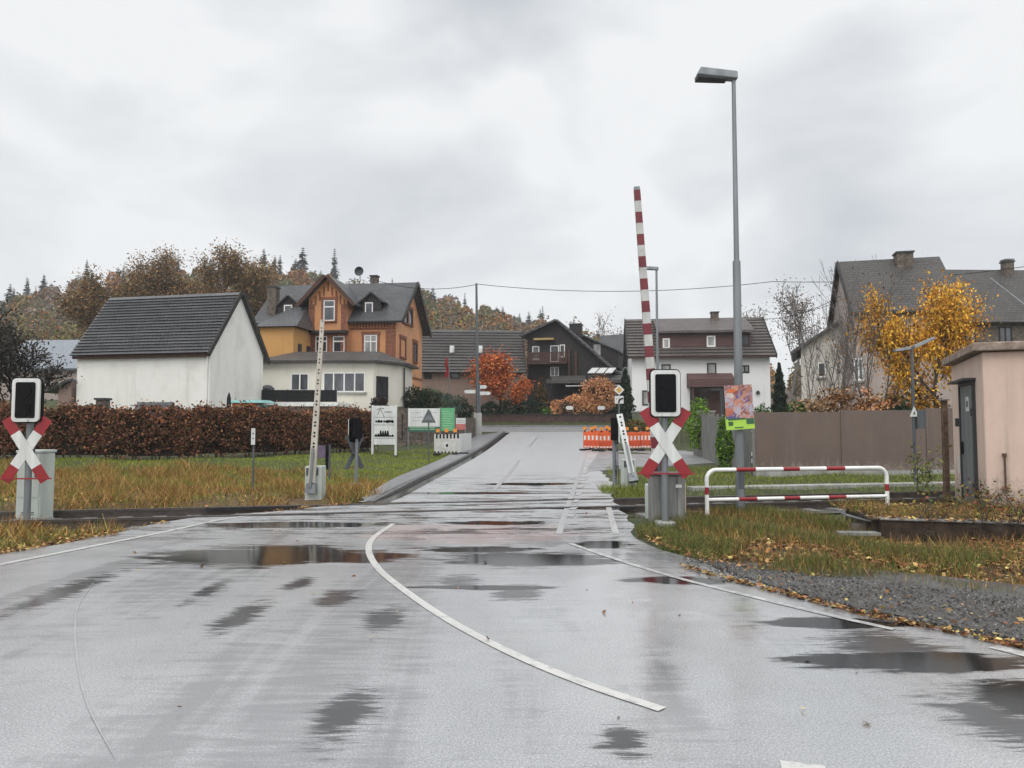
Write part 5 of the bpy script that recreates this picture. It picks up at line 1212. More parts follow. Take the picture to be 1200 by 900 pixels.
# street lamps
sl_ = thing('street_lamp', 'tall grey street lamp with single box head above the poster', 'street lamp', (X(866, 13.3), 13.3, Z(606, 13.3)))
zt = Z(94, 13.3) - Z(606, 13.3); zs = Z(306, 13.3) - Z(606, 13.3)
m = MB().path([(0, 0, -0.3), (0, 0, zs - 0.05), (0, 0, zs), (0, 0, zs + 0.01)], [0.08, 0.07, 0.068, 0.05], 18); m.build('lower_pole', M['galv'], sl_, smooth=True)
m = MB().tube((0, 0, zs), (0, 0, zt + 0.05), 0.048, 0.036, n=16); m.build('upper_pole', M['galv'], sl_, smooth=True)
m = MB(); hx0, hx1 = X(816, 13.3) - X(863, 13.3), 0.06
m.hexa([(hx0 + 0.02, -0.13, zt + 0.06), (hx1, -0.09, zt), (hx1, 0.09, zt), (hx0 + 0.02, 0.13, zt + 0.06), (hx0 + 0.1, -0.09, zt + 0.22), (hx1, -0.07, zt + 0.15), (hx1, 0.07, zt + 0.15), (hx0 + 0.1, 0.09, zt + 0.22)])
hd = m.build('lamp_head', M['galv'], sl_, bevel=0.02)
m = MB(); m.hexa([(hx0 + 0.03, -0.11, zt + 0.0), (hx1 - 0.2, -0.08, zt - 0.03), (hx1 - 0.2, 0.08, zt - 0.03), (hx0 + 0.03, 0.11, zt + 0.0), (hx0 + 0.03, -0.12, zt + 0.058), (hx1 - 0.2, -0.095, zt + 0.02), (hx1 - 0.2, 0.095, zt + 0.02), (hx0 + 0.03, 0.12, zt + 0.058)])
m.build('lamp_glass', M['dark'], hd, bevel=0.015)
m = MB().box((-0.05, -0.082, 0.5), (0.05, -0.075, 0.85)); m.build('access_door', M['galvd'], sl_)
# posters tied to the lamp
def poster_mat():
    m = NT('poster_print'); v = m.obj((1, 1, 1)); vo = m.N('ShaderNodeTexVoronoi', {'Vector': v, 'Scale': 9.0}); n = m.noise(v, 6, 5, 0.7, 1.5)
    m.base(m.mix(m.mr(n, 0.4, 0.6), m.ramp(vo.outputs['Color'], (0.1, (0.42, 0.08, 0.04)), (0.32, (0.5, 0.27, 0.18)), (0.5, (0.2, 0.06, 0.05)), (0.65, (0.06, 0.09, 0.26)), (0.8, (0.6, 0.55, 0.52)), (0.95, (0.08, 0.1, 0.05))),
                 m.ramp(n, (0.4, (0.22, 0.07, 0.04)), (0.5, (0.5, 0.2, 0.1)), (0.6, (0.36, 0.38, 0.5))))); m.rough(0.35); return m.m
px_ = thing('event_poster', 'colourful red and orange event poster tied to the street lamp', 'poster', (X(866, 13.15), 13.15, Z(471, 13.15)), -0.12)
m = MB(); wq = 0.24; m.box((-wq, -0.006, -0.3), (wq, 0.006, 0.3), tilt=Matrix.Rotation(R(-2.5), 4, 'Y')); pn = m.build('panel', poster_mat(), px_)
m = MB(); rot = Matrix.Rotation(R(-2.5), 4, 'Y')
m.add([rot @ Vector((a * 0.1 - 0.12, -0.009, b * 0.045 + 0.2)) for a, b in rrect(1.5, 1.5, 0.7)], [tuple(range(24))]); m.build('badge', plain('poster_orange', (0.6, 0.14, 0.04), 0.4), pn)
px_ = thing('event_notice', 'lime green strip notice under the colourful lamp poster', 'poster', (X(867, 13.15), 13.15, Z(495.5, 13.15)), -0.12)
rot = Matrix.Rotation(R(-4), 4, 'Y'); m = MB(); m.box((-0.245, -0.007, -0.115), (0.245, 0.006, 0.125), tilt=rot); pn = m.build('panel', plain('lime_green', (0.38, 0.62, 0.07), 0.4, 0.12, 5, 0), px_)
m = MB(); m.box((-0.2, -0.012, 0.055), (0.1, -0.0075, 0.085), tilt=rot); m.box((-0.2, -0.012, -0.04), (-0.12, -0.0075, 0.03), tilt=rot); m.box((0.11, -0.012, -0.03), (0.24, -0.0075, 0.07), tilt=rot); m.box((-0.1, -0.012, -0.09), (0.05, -0.0075, -0.07), tilt=rot); m.build('lettering', plain('dark_green_print', (0.03, 0.11, 0.05), 0.5), pn)
# lamp behind the striped arm
s3 = thing('street_lamp', 'slim distant street lamp with flat head behind the striped barrier arm', 'street lamp', (X(771, 31), 31, g(31)))
zt = Z(314, 31) - g(31); m = MB().tube((0, 0, -0.3), (0, 0, zt), 0.07, 0.045, n=10); m.build('pole', M['galv'], s3)
m = MB(); m.hexa([(-0.75, -0.13, zt - 0.06), (0.08, -0.08, zt - 0.1), (0.08, 0.08, zt - 0.1), (-0.75, 0.13, zt - 0.06), (-0.7, -0.1, zt + 0.08), (0.08, -0.06, zt + 0.04), (0.08, 0.06, zt + 0.04), (-0.7, 0.1, zt + 0.08)]); m.build('lamp_head', M['galv'], s3, bevel=0.02)
# two headed platform lamp
s4 = thing('platform_lamp', 'short lamp post with two tilted flat heads before the brown fence', 'street lamp', (X(1070.5, 20), 20, -0.02))
zt = Z(408, 20) + 0.02; m = MB().tube((0, 0, -0.3), (0, 0, zt), 0.05, 0.035, n=10); m.build('pole', M['galvd'], s4)
for x0, z0_, x1, z1_ in ((-0.06, 0.0, -0.47, -0.06), (0.04, 0.02, 0.6, 0.28)):
    m = MB(); m.hexa([(x0, -0.1, zt + z0_ - 0.04), (x1, -0.1, zt + z1_ - 0.04), (x1, 0.1, zt + z1_ - 0.04), (x0, 0.1, zt + z0_ - 0.04), (x0, -0.08, zt + z0_ + 0.05), (x1, -0.08, zt + z1_ + 0.03), (x1, 0.08, zt + z1_ + 0.03), (x0, 0.08, zt + z0_ + 0.05)]); m.build('lamp_head', M['galv'], s4, bevel=0.01)
m = MB().box((0.05, -0.08, 1.5), (0.28, 0.06, 2.0)); m.build('switch_box', M['galvd'], s4)
m = MB(); plate([(-0.12, -0.13), (0.12, -0.13), (0, 0.15)], -0.02, 1.95, -0.075, -0.065, m); wp = m.build('warning_plate', M['sign_white'], s4)
m = MB(); plate([(-0.03, -0.06), (0.03, -0.06), (0, 0.03)], -0.02, 1.94, -0.08, -0.076, m); m.build('warning_mark', M['dark'], wp)
# rusty post by the transformer building
rp = thing('steel_post', 'tall square rusty steel post beside the pink building', 'post', (X(1106.5, 17.5), 17.5, -0.03))
m = MB().box((-0.055, -0.055, -0.3), (0.055, 0.055, Z(468, 17.5))); m.build('shaft', M['rust'], rp, bevel=0.006)
m = MB().box((-0.11, -0.09, Z(468, 17.5) + 0.002), (0.08, 0.09, Z(466.5, 17.5))); m.build('cap', M['galv'], rp)

# red and white hand rail
hr_ = thing('guard_rail', 'low tubular guard rail striped red and white before the tracks', 'railing', (X(827, 12.9), 12.9, -0.03))
L_ = X(1037, 13.6) - X(827, 12.9); dy = 0.7; Hh = 0.84; r = 0.036; cr_ = 0.17
def rail_path():
    pts = [(0, 0, -0.25), (0, 0, Hh - cr_)]
    for k in range(1, 7): t = R(90 * k / 6); pts.append((cr_ - cr_ * math.cos(t), 0, Hh - cr_ + cr_ * math.sin(t)))
    n = 60
    for k in range(1, n): pts.append((cr_ + (L_ - 2 * cr_) * k / n, 0, Hh))
    for k in range(0, 7): t = R(90 * k / 6); pts.append((L_ - cr_ + cr_ * math.sin(t), 0, Hh - cr_ + cr_ * math.cos(t)))
    pts.append((L_, 0, -0.25))
    q = []; 
    for a, b in zip(pts[:-1], pts[1:]):
        d = math.dist(a, b); n = max(1, int(d / 0.04)); q += [tuple(a[i] + (b[i] - a[i]) * k / n for i in range(3)) for k in range(n)]
    q.append(pts[-1]); return q
q = rail_path()
def redat(x): return any(a <= x <= b for a, b in RB)
RB = [tuple((X(v, 13.2) - X(827, 13.2)) for v in p) for p in ((863, 885), (919, 941), (977, 998))]
RZ = (0.42, 0.56)
mi = [1 if (redat((a[0] + b[0]) / 2) and a[2] > Hh - 0.02) or ((a[0] < 0.01 or a[0] > L_ - 0.01) and RZ[0] < (a[2] + b[2]) / 2 < RZ[1]) else 0 for a, b in zip(q[:-1], q[1:])]
q = [(a, a / L_ * dy * 1.0, z) for a, _, z in q]
MB().path(q, r, 12, mi).build('top_rail', [M['white'], M['sign_red']], hr_, smooth=True)
q2 = [(0.02 + (L_ - 0.04) * k / 80, (0.02 + (L_ - 0.04) * k / 80) / L_ * dy, 0.33) for k in range(81)]
MB().path(q2, r * 0.85, 12, [1 if redat(a[0]) else 0 for a in q2[:-1]]).build('lower_rail', [M['white'], M['sign_red']], hr_, smooth=True)

# low wall and lying boards in front of the pink building
lwl = thing('low_wall', 'low mossy concrete plinth wall overgrown with leaves before pink building', 'wall', (0, 0, 0))
m = MB(); a = (X(1027, 10.9), 10.9); b = (a[0] + 4.6, 9.6); barw(m, a, b, -0.3, 0.22, 0.22); c = (a[0] + 0.55, 13.0); barw(m, (a[0] + 0.06, a[1] + 0.13), c, -0.3, 0.2, 0.2)
m.build('masonry', plain('mossy_wall', (0.06, 0.042, 0.032), 0.95, 0.6, 5, 0.8), lwl, bevel=0.02)
m = MB(); barw(m, (a[0] - 0.02, a[1] - 0.01), (b[0], b[1]), 0.223, 0.25, 0.26); m.build('coping', M['wood_grey'], lwl, bevel=0.01)
flat('earth_bank', [(a[0] + 0.12, a[1] + 0.12), (b[0], b[1] + 0.1), (b[0] + 3, 13.0), (c[0] + 0.1, c[1])], 0.19, M['ground'], 0.5)
pl = thing('metal_plate', 'bent pale metal plate lying on stones left of the low wall', 'metal plate', (X(1003, 11.2), 11.2, 0.16), 0.1)
m = MB(); m.hexa([(-0.22, -0.05, 0.08), (0.2, -0.12, -0.02), (0.2, 0.1, -0.02), (-0.22, 0.12, 0.1), (-0.22, -0.05, 0.1), (0.2, -0.12, 0.0), (0.2, 0.1, 0.0), (-0.22, 0.12, 0.12)]); m.build('sheet', M['galv'], pl)
m = MB().box((-0.1, -0.03, -0.3), (0.12, 0.1, -0.03)); m.build('support', M['stone'], pl, bevel=0.02)
pl = thing('timber_plank', 'grey weathered plank lying flat under the bent metal plate', 'plank', (X(1002, 10.7), 10.7, 0.02), -0.05)
m = MB().box((-0.28, -0.1, 0), (0.28, 0.1, 0.05)); m.build('board', M['wood_grey'], pl, bevel=0.008)

# fences
M['fence'] = stained('brown_sheet_fence', (0.15, 0.108, 0.088), (0.26, 0.23, 0.2), 0.42, 0.6, 0.18, 0.6, 20)
fn = thing('panel_fence', 'long brown sheet panel fence along the grass behind the tracks', 'fence', (0, 0, 0))
fa, fb = (X(882, 23.5), 23.5), (X(1150, 24.4), 24.4); k = 0
bounds = [882, 983, 1083, 1150]
for i in range(3):
    pa, pb = bounds[i], bounds[i + 1]; ta, tb_ = (pa - 882) / 268, (pb - 882) / 268
    A_ = (fa[0] + (fb[0] - fa[0]) * ta + 0.03, fa[1] + (fb[1] - fa[1]) * ta); B_ = (fa[0] + (fb[0] - fa[0]) * tb_ - 0.03, fa[1] + (fb[1] - fa[1]) * tb_)
    m = MB(); barw(m, A_, B_, 0.12, 1.98 + 0.07 * i, 0.04); m.build('panel', M['fence'], fn)
    m = MB(); barw(m, A_, B_, -0.3, 0.115, 0.12); m.build('base_slab', M['concrete'], fn)
    m = MB().box((A_[0] - 0.055, A_[1] - 0.05, -0.3), (A_[0] + 0.005, A_[1] + 0.03, 2.0 + 0.07 * i)); m.build('post', M['wood_grey'] if i == 0 else M['fence'], fn)
fn2 = thing('wooden_fence', 'old grey wooden fence running back from the brown fence corner', 'fence', (0, 0, 0))
A_, B_ = np.array([X(880, 23.8), 23.9]), np.array([X(812, 35.5), 35.5])
m = MB(); n = 42
for k in range(n):
    p, q_ = A_ + (B_ - A_) * k / n, A_ + (B_ - A_) * (k + 0.85) / n; barw(m, p, q_, -0.1, 1.75 + 0.08 * math.sin(k * 1.7) + 0.01 * k, 0.03)
m.build('boards', M['wood_grey'], fn2)
m = MB(); o_ = np.array([0.06, 0.05])
for z in (0.5, 1.4): barw(m, A_ + o_, B_ + o_, z, z + 0.08, 0.05)
m.build('rails', M['wood_grey'], fn2)
gw = thing('garden_wall', 'low greenish garden wall before the white house yard', 'wall', (0, 0, 0))
m = MB(); barw(m, (X(741, 54), 54.0), (X(838, 52), 52.0), 0.4, Z(483, 53), 0.25); m.build('masonry', plain('greenish_wall', (0.13, 0.14, 0.1), 0.9, 0.4, 4, 0.4), gw)
m = MB(); barw(m, (X(741, 54) - 0.05, 54.0), (X(838, 52) + 0.05, 52.0), Z(483, 53) + 0.003, Z(481.5, 53), 0.36); m.build('coping', M['concrete'], gw)
gf = thing('plank_gate', 'grey green plank gate between the yard and the right signal', 'gate', (X(790, 42), 42, g(42)))
m = MB()
for k in range(12): x = k * 0.165; m.box((x, -0.02, 0.1), (x + 0.15, 0.02, 1.25))
for z in (0.3, 1.0): m.box((0, 0.022, z), (1.97, 0.06, z + 0.1))
m.build('boards', plain('mossy_boards', (0.1, 0.105, 0.06), 0.9, 0.4, 6, 0.4, streak=True), gf)
for x in (-0.1, 2.0): MB().box((x - 0.06, -0.06, -0.3), (x + 0.06, 0.06, 1.35)).build('post', M['wood_grey'], gf)
bw_ = thing('boundary_wall', 'low dark red brown wall along the far side of the junction', 'wall', (0, 0, 0))
m = MB(); barw(m, (X(557, 61), 61.0), (X(742, 61), 61.0), 0.8, Z(486.5, 61), 0.3); m.build('masonry', plain('dark_red_wall', (0.08, 0.05, 0.042), 0.9, 0.4, 4, 0.5), bw_)
m = MB(); barw(m, (X(556, 61), 61.0), (X(743, 61), 61.0), Z(486.5, 61) + 0.003, Z(485.3, 61), 0.42); m.build('coping', M['fascia'], bw_)
for px in (667.5, 704.5):
    t = thing('name_board', 'small white oval board before the hedge, ' + ('left one below the grey bush' if px < 680 else 'right one below the copper shrub'), 'sign', (X(px, 60.6), 60.6, Z(478, 60.6) - 0.6), 0, 'white boards before the far hedge')
    m = MB(); plate(rrect(0.6, 0.3, 0.14), 0, 0.6, -0.02, 0.02, m); m.build('board', M['sign_white'], t); MB().box((-0.03, 0.022, -0.6), (0.03, 0.07, 0.6)).build('post', M['dark'], t)
# garden things behind the hedge
ps = thing('chicken_coop', 'little wooden roofed hut peeping over hedge before the white barn', 'hut', (X(155, 31.5), 31.5, 0.35))
w_ = X(196, 31.5) - X(155, 31.5); zt, zb = Z(470.5, 31.5) - 0.35, Z(485, 31.5) - 0.35
m = MB().prism([(0.12, -0.5), (0.9, -0.5), (0.9, zb + 0.05), (0.51, zt - 0.06), (0.12, zb + 0.05)], lambda a, b, t: (t, a, b), 0.1, w_ - 0.1); m.build('wall', M['timberb'], ps)
m = MB(); roof_x(m, 0, w_, 0.1, 0.92, zb + 0.06, zt - 0.05, 0.1, 0.02, 0.04); m.build('roof', M['slate'], ps)
bp = thing('brick_pillar', 'short sandstone pillar with cap peeping over hedge beside the barn', 'pillar', (X(120.5, 31), 31, 0.3))
m = MB().box((-0.2, -0.2, -0.5), (0.2, 0.2, Z(469, 31) - 0.3)); m.build('shaft', M['stone'], bp, bevel=0.02); m = MB().box((-0.25, -0.25, Z(469, 31) - 0.297), (0.25, 0.25, Z(466.5, 31) - 0.3)); m.build('cap', M['dark'], bp)
m = MB(); [m.box((a, -0.215, Z(z, 31) - 0.3), (a + 0.1, -0.201, Z(z, 31) - 0.2)) for a in (-0.1, 0.03) for z in (477, 482)]; m.build('openings', M['black'], bp)
ph = thing('playhouse', 'orange garden playhouse with teal roof behind the hedge', 'playhouse', (X(272, 33), 33, 0.55))
w_ = X(312, 33) - X(272, 33); zt = Z(468.5, 33) - 0.55
m = MB().box((0, 0, -0.4), (w_ * 0.68, 1.1, zt - 0.14)); m.build('wall', plain('orange_plastic', (0.5, 0.14, 0.03), 0.6, 0.2, 4, 0.1), ph)
m = MB().box((w_ * 0.68 + 0.003, 0.05, -0.4), (w_, 1.05, zt - 0.2)); m.build('side_wall', plain('teal_plastic', (0.07, 0.17, 0.16), 0.6, 0.2, 4, 0.1), ph)
m = MB(); m.hexa([(-0.08, -0.1, zt - 0.137), (w_ * 0.92, -0.1, zt - 0.137), (w_ + 0.15, 1.2, zt - 0.137), (-0.08, 1.2, zt - 0.137), (-0.04, 0.05, zt), (w_ * 0.8, 0.05, zt), (w_ * 0.9, 1.0, zt), (-0.04, 1.0, zt)]); m.build('roof', plain('teal_roof', (0.18, 0.36, 0.34), 0.5, 0.2, 4, 0.1), ph)
pz = thing('parasol', 'closed dark green parasol standing before the barn gable', 'parasol', (X(268, 32.5), 32.5, 0.5))
m = MB().path([(0, 0, Z(488, 32.5) - 0.5), (0, 0, Z(478, 32.5) - 0.5), (0, 0, Z(466, 32.5) - 0.5), (0, 0, Z(460, 32.5) - 0.5)], [0.06, 0.1, 0.08, 0.02], 10); m.build('canopy', M['rubber'], pz, smooth=True)
MB().tube((0, 0, -0.3), (0, 0, Z(488, 32.5) - 0.5), 0.025, n=8).build('pole', M['galvd'], pz)

# overhead wires
def wire(label, pts, r=0.018):
    q = []
    for a, b in zip(pts[:-1], pts[1:]):
        for k in range(16):
            t = k / 16; q.append((a[0] + (b[0] - a[0]) * t, a[1] + (b[1] - a[1]) * t, a[2] + (b[2] - a[2]) * t - 0.55 * 4 * t * (1 - t)))
    q.append(pts[-1]); o = MB().path(q, r, 5).build('overhead_wire', M['rubber'])
    return tag(o, label, 'wire', 'overhead wires')
wire('overhead wire from the villa across the road to the right', [P(430, 325, 52), P(560, 333, 49.5), P(905, 330, 46), P(1300, 296, 42)], 0.02)
wire('lower overhead wire between the white house and the grey house', [P(880, 372, 58), P(985, 347, 42)], 0.018)
wire('second overhead wire just left of the grey house', [P(890, 362, 60), P(985, 352, 41)], 0.015)

# ---------------------------------------------------------------- vegetation
BEECH = [(0.18, 0.085, 0.05), (0.11, 0.05, 0.032), (0.23, 0.105, 0.052), (0.09, 0.055, 0.033), (0.3, 0.15, 0.075), (0.05, 0.045, 0.018), (0.08, 0.07, 0.03), (0.13, 0.07, 0.05), (0.09, 0.045, 0.035)]
HPTS = [(X(-260, 26.5), 26.5), (X(0, 26.8), 26.8), (X(230, 27.2), 27.2), (X(330, 30), 30.0), (X(434, 36.0), 36.0)]
def hedge():
    rng = np.random.default_rng(11); t = thing('beech_hedge', 'long clipped russet beech hedge across the lawn on the left', 'hedge', (0, 0, 0))
    Q = []; Cc = []; segs = []; core = MB()
    lens = [math.dist(a, b) for a, b in zip(HPTS[:-1], HPTS[1:])]
    for (a, b), ln in zip(zip(HPTS[:-1], HPTS[1:]), lens):
        n = int(ln * 2300); u = rng.uniform(-0.3 / ln, 1 + 0.3 / ln, n); x = a[0] + (b[0] - a[0]) * u; y = a[1] + (b[1] - a[1]) * u
        face = rng.uniform(0, 1, n); dep = np.where(face < 0.72, -0.42 + np.abs(rng.normal(0, 0.09, n)), rng.uniform(-0.42, 0.45, n))
        zr = np.where(face < 0.72, rng.uniform(0, 1, n) ** 0.85, 1 - np.abs(rng.normal(0, 0.03, n)))
        bumpy = 0.1 * np.sin(x * 1.9) + 0.06 * np.sin(x * 5.1 + 1)
        gz = np.array([hterr(xx, yy) for xx, yy in zip(x, y)]); topz = 1.8 + 0.08 * np.sin(x * 2.3) + 0.06 * np.sin(x * 6.7 + 2) + 0.05 * np.sin(x * 13.1)
        gap = np.sin(x * 1.4 + 2) * np.sin(x * 3.7 + zr * 2); thin = (zr < 0.24 + 0.12 * np.sin(x * 4.3)) & (rng.uniform(0, 1, n) < 0.8) | ((gap > 0.62) & (zr < 0.85) & (rng.uniform(0, 1, n) < 0.6))          # bare and twiggy near the ground
        nx_, ny_ = -(b[1] - a[1]) / ln, (b[0] - a[0]) / ln
        pts = np.stack([x + nx_ * (dep + bumpy) + rng.normal(0, 0.03, n), y + ny_ * (dep + bumpy), gz + zr * topz + rng.normal(0, 0.04, n) + np.where(rng.uniform(0, 1, n) < 0.06, rng.uniform(0, 0.28, n), 0)], 1)[~thin]
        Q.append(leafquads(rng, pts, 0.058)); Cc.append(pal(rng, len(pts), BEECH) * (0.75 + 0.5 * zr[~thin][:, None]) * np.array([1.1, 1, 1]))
        for k in range(int(ln * 5)):
            v = rng.uniform(0, 1); p = np.array([a[0] + (b[0] - a[0]) * v, a[1] + (b[1] - a[1]) * v + rng.uniform(-0.25, 0.25), 0]); p[2] = hterr(p[0], p[1]) - 0.1
            q = p + np.array([rng.normal(0, 0.12), rng.normal(0, 0.1), rng.uniform(1.2, 1.85)]); segs.append((p, q, 0.022, 0.006))
            for _ in range(2): segs.append((p + (q - p) * rng.uniform(0.2, 0.7), q + rng.normal(0, 0.25, 3), 0.008, 0.003))
        n2 = max(2, int(ln))
        for k in range(n2):
            pa = (a[0] + (b[0] - a[0]) * k / n2, a[1] + (b[1] - a[1]) * k / n2); pb = (a[0] + (b[0] - a[0]) * (k + 1) / n2, a[1] + (b[1] - a[1]) * (k + 1) / n2)
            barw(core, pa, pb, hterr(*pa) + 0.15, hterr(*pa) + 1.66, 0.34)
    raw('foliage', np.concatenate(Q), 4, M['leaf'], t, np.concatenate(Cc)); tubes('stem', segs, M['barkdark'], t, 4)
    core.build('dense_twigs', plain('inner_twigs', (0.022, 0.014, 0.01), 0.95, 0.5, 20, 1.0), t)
hedge()

OR = [(0.72, 0.36, 0.035), (0.78, 0.46, 0.06), (0.62, 0.27, 0.03), (0.66, 0.42, 0.07), (0.45, 0.2, 0.03)]
RD = [(0.45, 0.1, 0.035), (0.52, 0.15, 0.045), (0.34, 0.065, 0.03), (0.55, 0.2, 0.055)]
RB_ = [(0.18, 0.075, 0.025), (0.13, 0.055, 0.02), (0.24, 0.1, 0.03), (0.1, 0.05, 0.02)]
GN = [(0.05, 0.11, 0.018), (0.09, 0.17, 0.025), (0.035, 0.07, 0.015)]; LG = [(0.13, 0.25, 0.03), (0.19, 0.3, 0.04), (0.08, 0.16, 0.02)]
DG = [(0.015, 0.032, 0.016), (0.025, 0.045, 0.02), (0.012, 0.022, 0.013)]
CO = [(0.55, 0.25, 0.11), (0.62, 0.31, 0.14), (0.45, 0.18, 0.08), (0.66, 0.38, 0.19)]
# orange tree before the grey house
tree('orange_tree', 'bright orange autumn tree with bare top twigs behind the fence', 'tree', (X(1117, 25.8), 25.8, 0.2), 21,
     dict(L=2.4, r=0.13, lv=4, n=3, kids=3, side=1, ratio=0.65, ang=0.66, wob=0.1, up=0.05, rmin=0.008, leaflv=1), M['bark'], M['leaf'], OR, 16000, 0.06, 0.22).scale = (0.82, 0.82, 1.17)
# bare multi stemmed trees
for i, (px, Y, sd, lab, ht) in enumerate(((985, 27, 31, 'thin bare multi stemmed tree at left before the grey house', 3.9), (1024, 27.5, 32, 'twin stemmed bare tree nearer the orange tree', 3.6), (962, 29, 33, 'slender bare tree leaning left beside the white gabled wing', 3.2))):
    tree('bare_tree', lab, 'tree', (X(px, Y), Y, 0.2), sd, dict(L=ht, r=0.04, lv=3, n=4, kids=2, side=1, ratio=0.52, ang=0.4, wob=0.05, up=0.1, rmin=0.006, bare=1), M['barkfar'], group='bare trees behind the fence', stems=3, stemlean=0.1, sides=4,
         leaf=M['leaf'], cols=RB_, nleaf=150, size=0.05, spread=0.3)
# copper shrubs behind the fence
for i, (px, Y, rad, cols, lab) in enumerate(((955, 26, (0.75, 0.6, 1.1), [(0.28, 0.18, 0.1), (0.22, 0.13, 0.07), (0.34, 0.2, 0.1)], 'sparse tan shrub left of the bare stems'), (985, 26, (0.8, 0.6, 1.25), RB_ + [(0.28, 0.18, 0.1), (0.34, 0.2, 0.1)], 'tall russet shrub among the bare stems'),
        (1020, 26, (0.8, 0.6, 1.15), CO + RB_, 'copper leaved shrub right of the bare stems'), (1050, 26, (0.7, 0.6, 1.0), RB_ + DG, 'brown and green shrub under the two headed lamp'), (1085, 26.3, (0.9, 0.6, 1.2), RB_ + OR + DG, 'brown leafy shrub beneath the orange tree'))):
    blob('autumn_shrub', lab, 'shrub', (X(px, Y), Y, 0.55), 40 + i, rad, cols, 2200, 0.06, M['leaf'], M['bark'], 'autumn shrubs behind the fence', lump=0.3)
blob('green_bush', 'small round green bush over the left fence end', 'bush', (X(933, 26), 26, 1.2), 52, (0.45, 0.4, 0.6), GN, 1500, 0.045, M['leaf'], M['bark'])
blob('green_bush', 'dark green bush peeping over fence near the lamp', 'bush', (X(1056, 25.3), 25.3, 1.3), 53, (0.4, 0.3, 0.55), DG, 1200, 0.05, M['leaf'], M['bark'])
blob('green_bush', 'bright green bush on the old wooden fence before white house', 'bush', (X(820, 33.5), 33.5, 0.55), 54, (0.62, 0.55, 1.05), LG, 3500, 0.05, M['leaf'], M['bark'])
blob('green_bush', 'narrow light green creeper clump beside the street lamp', 'bush', (X(849, 24.8), 24.8, 0.0), 55, (0.28, 0.28, 0.95), LG + GN, 2600, 0.045, M['leaf'], M['bark'], lump=0.15)
blob('green_bush', 'pale green bush in the yard behind the poster', 'bush', (X(893, 30), 30, 1.0), 56, (0.4, 0.4, 0.75), GN, 1300, 0.05, M['leaf'], M['bark'])
def conifer(name, label, cat, loc, seed, h, r, cols, n, size, group=None):
    rng = np.random.default_rng(seed); t = thing(name, label, cat, loc, 0, group); u = rng.uniform(0, 1, n) ** 0.8; a = rng.uniform(0, 6.28, n)
    rr = r * (1 - u) ** 0.8 * rng.uniform(0.5, 1.05, n) * (0.85 + 0.15 * np.sin(u * 40))
    pts = np.stack([rr * np.cos(a), rr * np.sin(a), 0.1 + u * h], 1); raw('foliage', leafquads(rng, pts, size), 4, M['leaf'], t, pal(rng, n, cols))
    tubes('trunk', [((0, 0, -0.2), (0, 0, h * 0.95), 0.08, 0.02)], M['bark'], t, 6); return t
conifer('cypress', 'dark narrow evergreen between the white house and white wing', 'tree', (X(914, 50), 50, 1.0), 61, 4.6, 0.85, DG, 3500, 0.1)
conifer('cypress', 'dark evergreen against the left wall of the white house', 'tree', (X(733, 56), 56, 1.2), 62, 4.4, 1.1, DG + [(0.04, 0.05, 0.025)], 3000, 0.12)
blob('clipped_bush', 'round brownish clipped bush by the lower house window', 'bush', (X(757, 56), 56, 1.6), 57, (0.6, 0.5, 0.55), RB_ + GN, 1500, 0.07, M['leaf'], M['bark'])
# red tree at the junction and its neighbours
tree('red_tree', 'rounded orange red autumn tree before the tiled barn', 'tree', (X(586, 62.5), 62.5, 2.2), 71, dict(L=2.1, r=0.12, lv=3, n=3, kids=3, side=1, ratio=0.62, ang=0.65, wob=0.08, up=0.1, rmin=0.012, leaflv=1, zmin=0.9), M['bark'], M['leaf'], RD, 9000, 0.11, 0.36).scale = (1.2, 1.2, 1.12)
tree('red_tree', 'smaller orange red tree leaning right beside the larger red tree', 'tree', (X(604, 62), 62, 2.1), 72, dict(L=1.5, r=0.08, lv=3, n=3, kids=2, side=1, ratio=0.62, ang=0.6, wob=0.08, up=0.1, rmin=0.01, leaflv=1, zmin=0.9), M['bark'], M['leaf'], RD, 3200, 0.1, 0.25)
conifer('columnar_shrub', 'brown columnar shrub before the dark timber house', 'shrub', (X(634, 62.5), 62.5, 2.2), 73, 3.3, 1.0, [(0.1, 0.06, 0.03), (0.14, 0.08, 0.035), (0.06, 0.05, 0.02)], 3200, 0.1)
for i, (px, r_, ht, cols, lab) in enumerate(((574, 0.9, 0.9, DG, 'dark clipped evergreen ball just right of utility pole'), (598, 0.95, 1.0, DG, 'dark clipped evergreen ball under smaller red tree'), (622, 1.2, 1.0, DG, 'broad dark evergreen ball below the brown columnar shrub'), (639, 0.6, 0.65, GN, 'small lighter green ball among the dark balls'),
        (663, 1.1, 1.0, [(0.04, 0.05, 0.045), (0.03, 0.04, 0.03)], 'grey green bush above the left white board'), (683, 0.9, 0.7, DG, 'low dark bush between the two white boards'))):
    blob('clipped_bush', lab, 'bush', (X(px, 62), 62, 1.75), 80 + i, (r_, 0.7, ht), cols, 2000, 0.08, M['leaf'], M['bark'], 'clipped bushes along the far wall', lump=0.1)
for i, (px, r_, ht, lab) in enumerate(((656, 0.9, 0.8, 'low copper shrub at the left of the copper row'), (675, 1.1, 1.1, 'middle copper shrub before the carport'), (702, 1.6, 1.65, 'tallest rounded copper shrub before the carport'), (688, 0.9, 1.1, 'copper shrub between the middle and tallest ones'))):
    blob('copper_shrub', lab, 'shrub', (X(px, 62.0), 62.0, 2.0 + 0.5 * (px == 702)), 90 + i, (r_, 0.6, ht), CO, 3200, 0.08, M['leaf'], M['bark'], 'copper shrubs before the carport', lump=0.12)
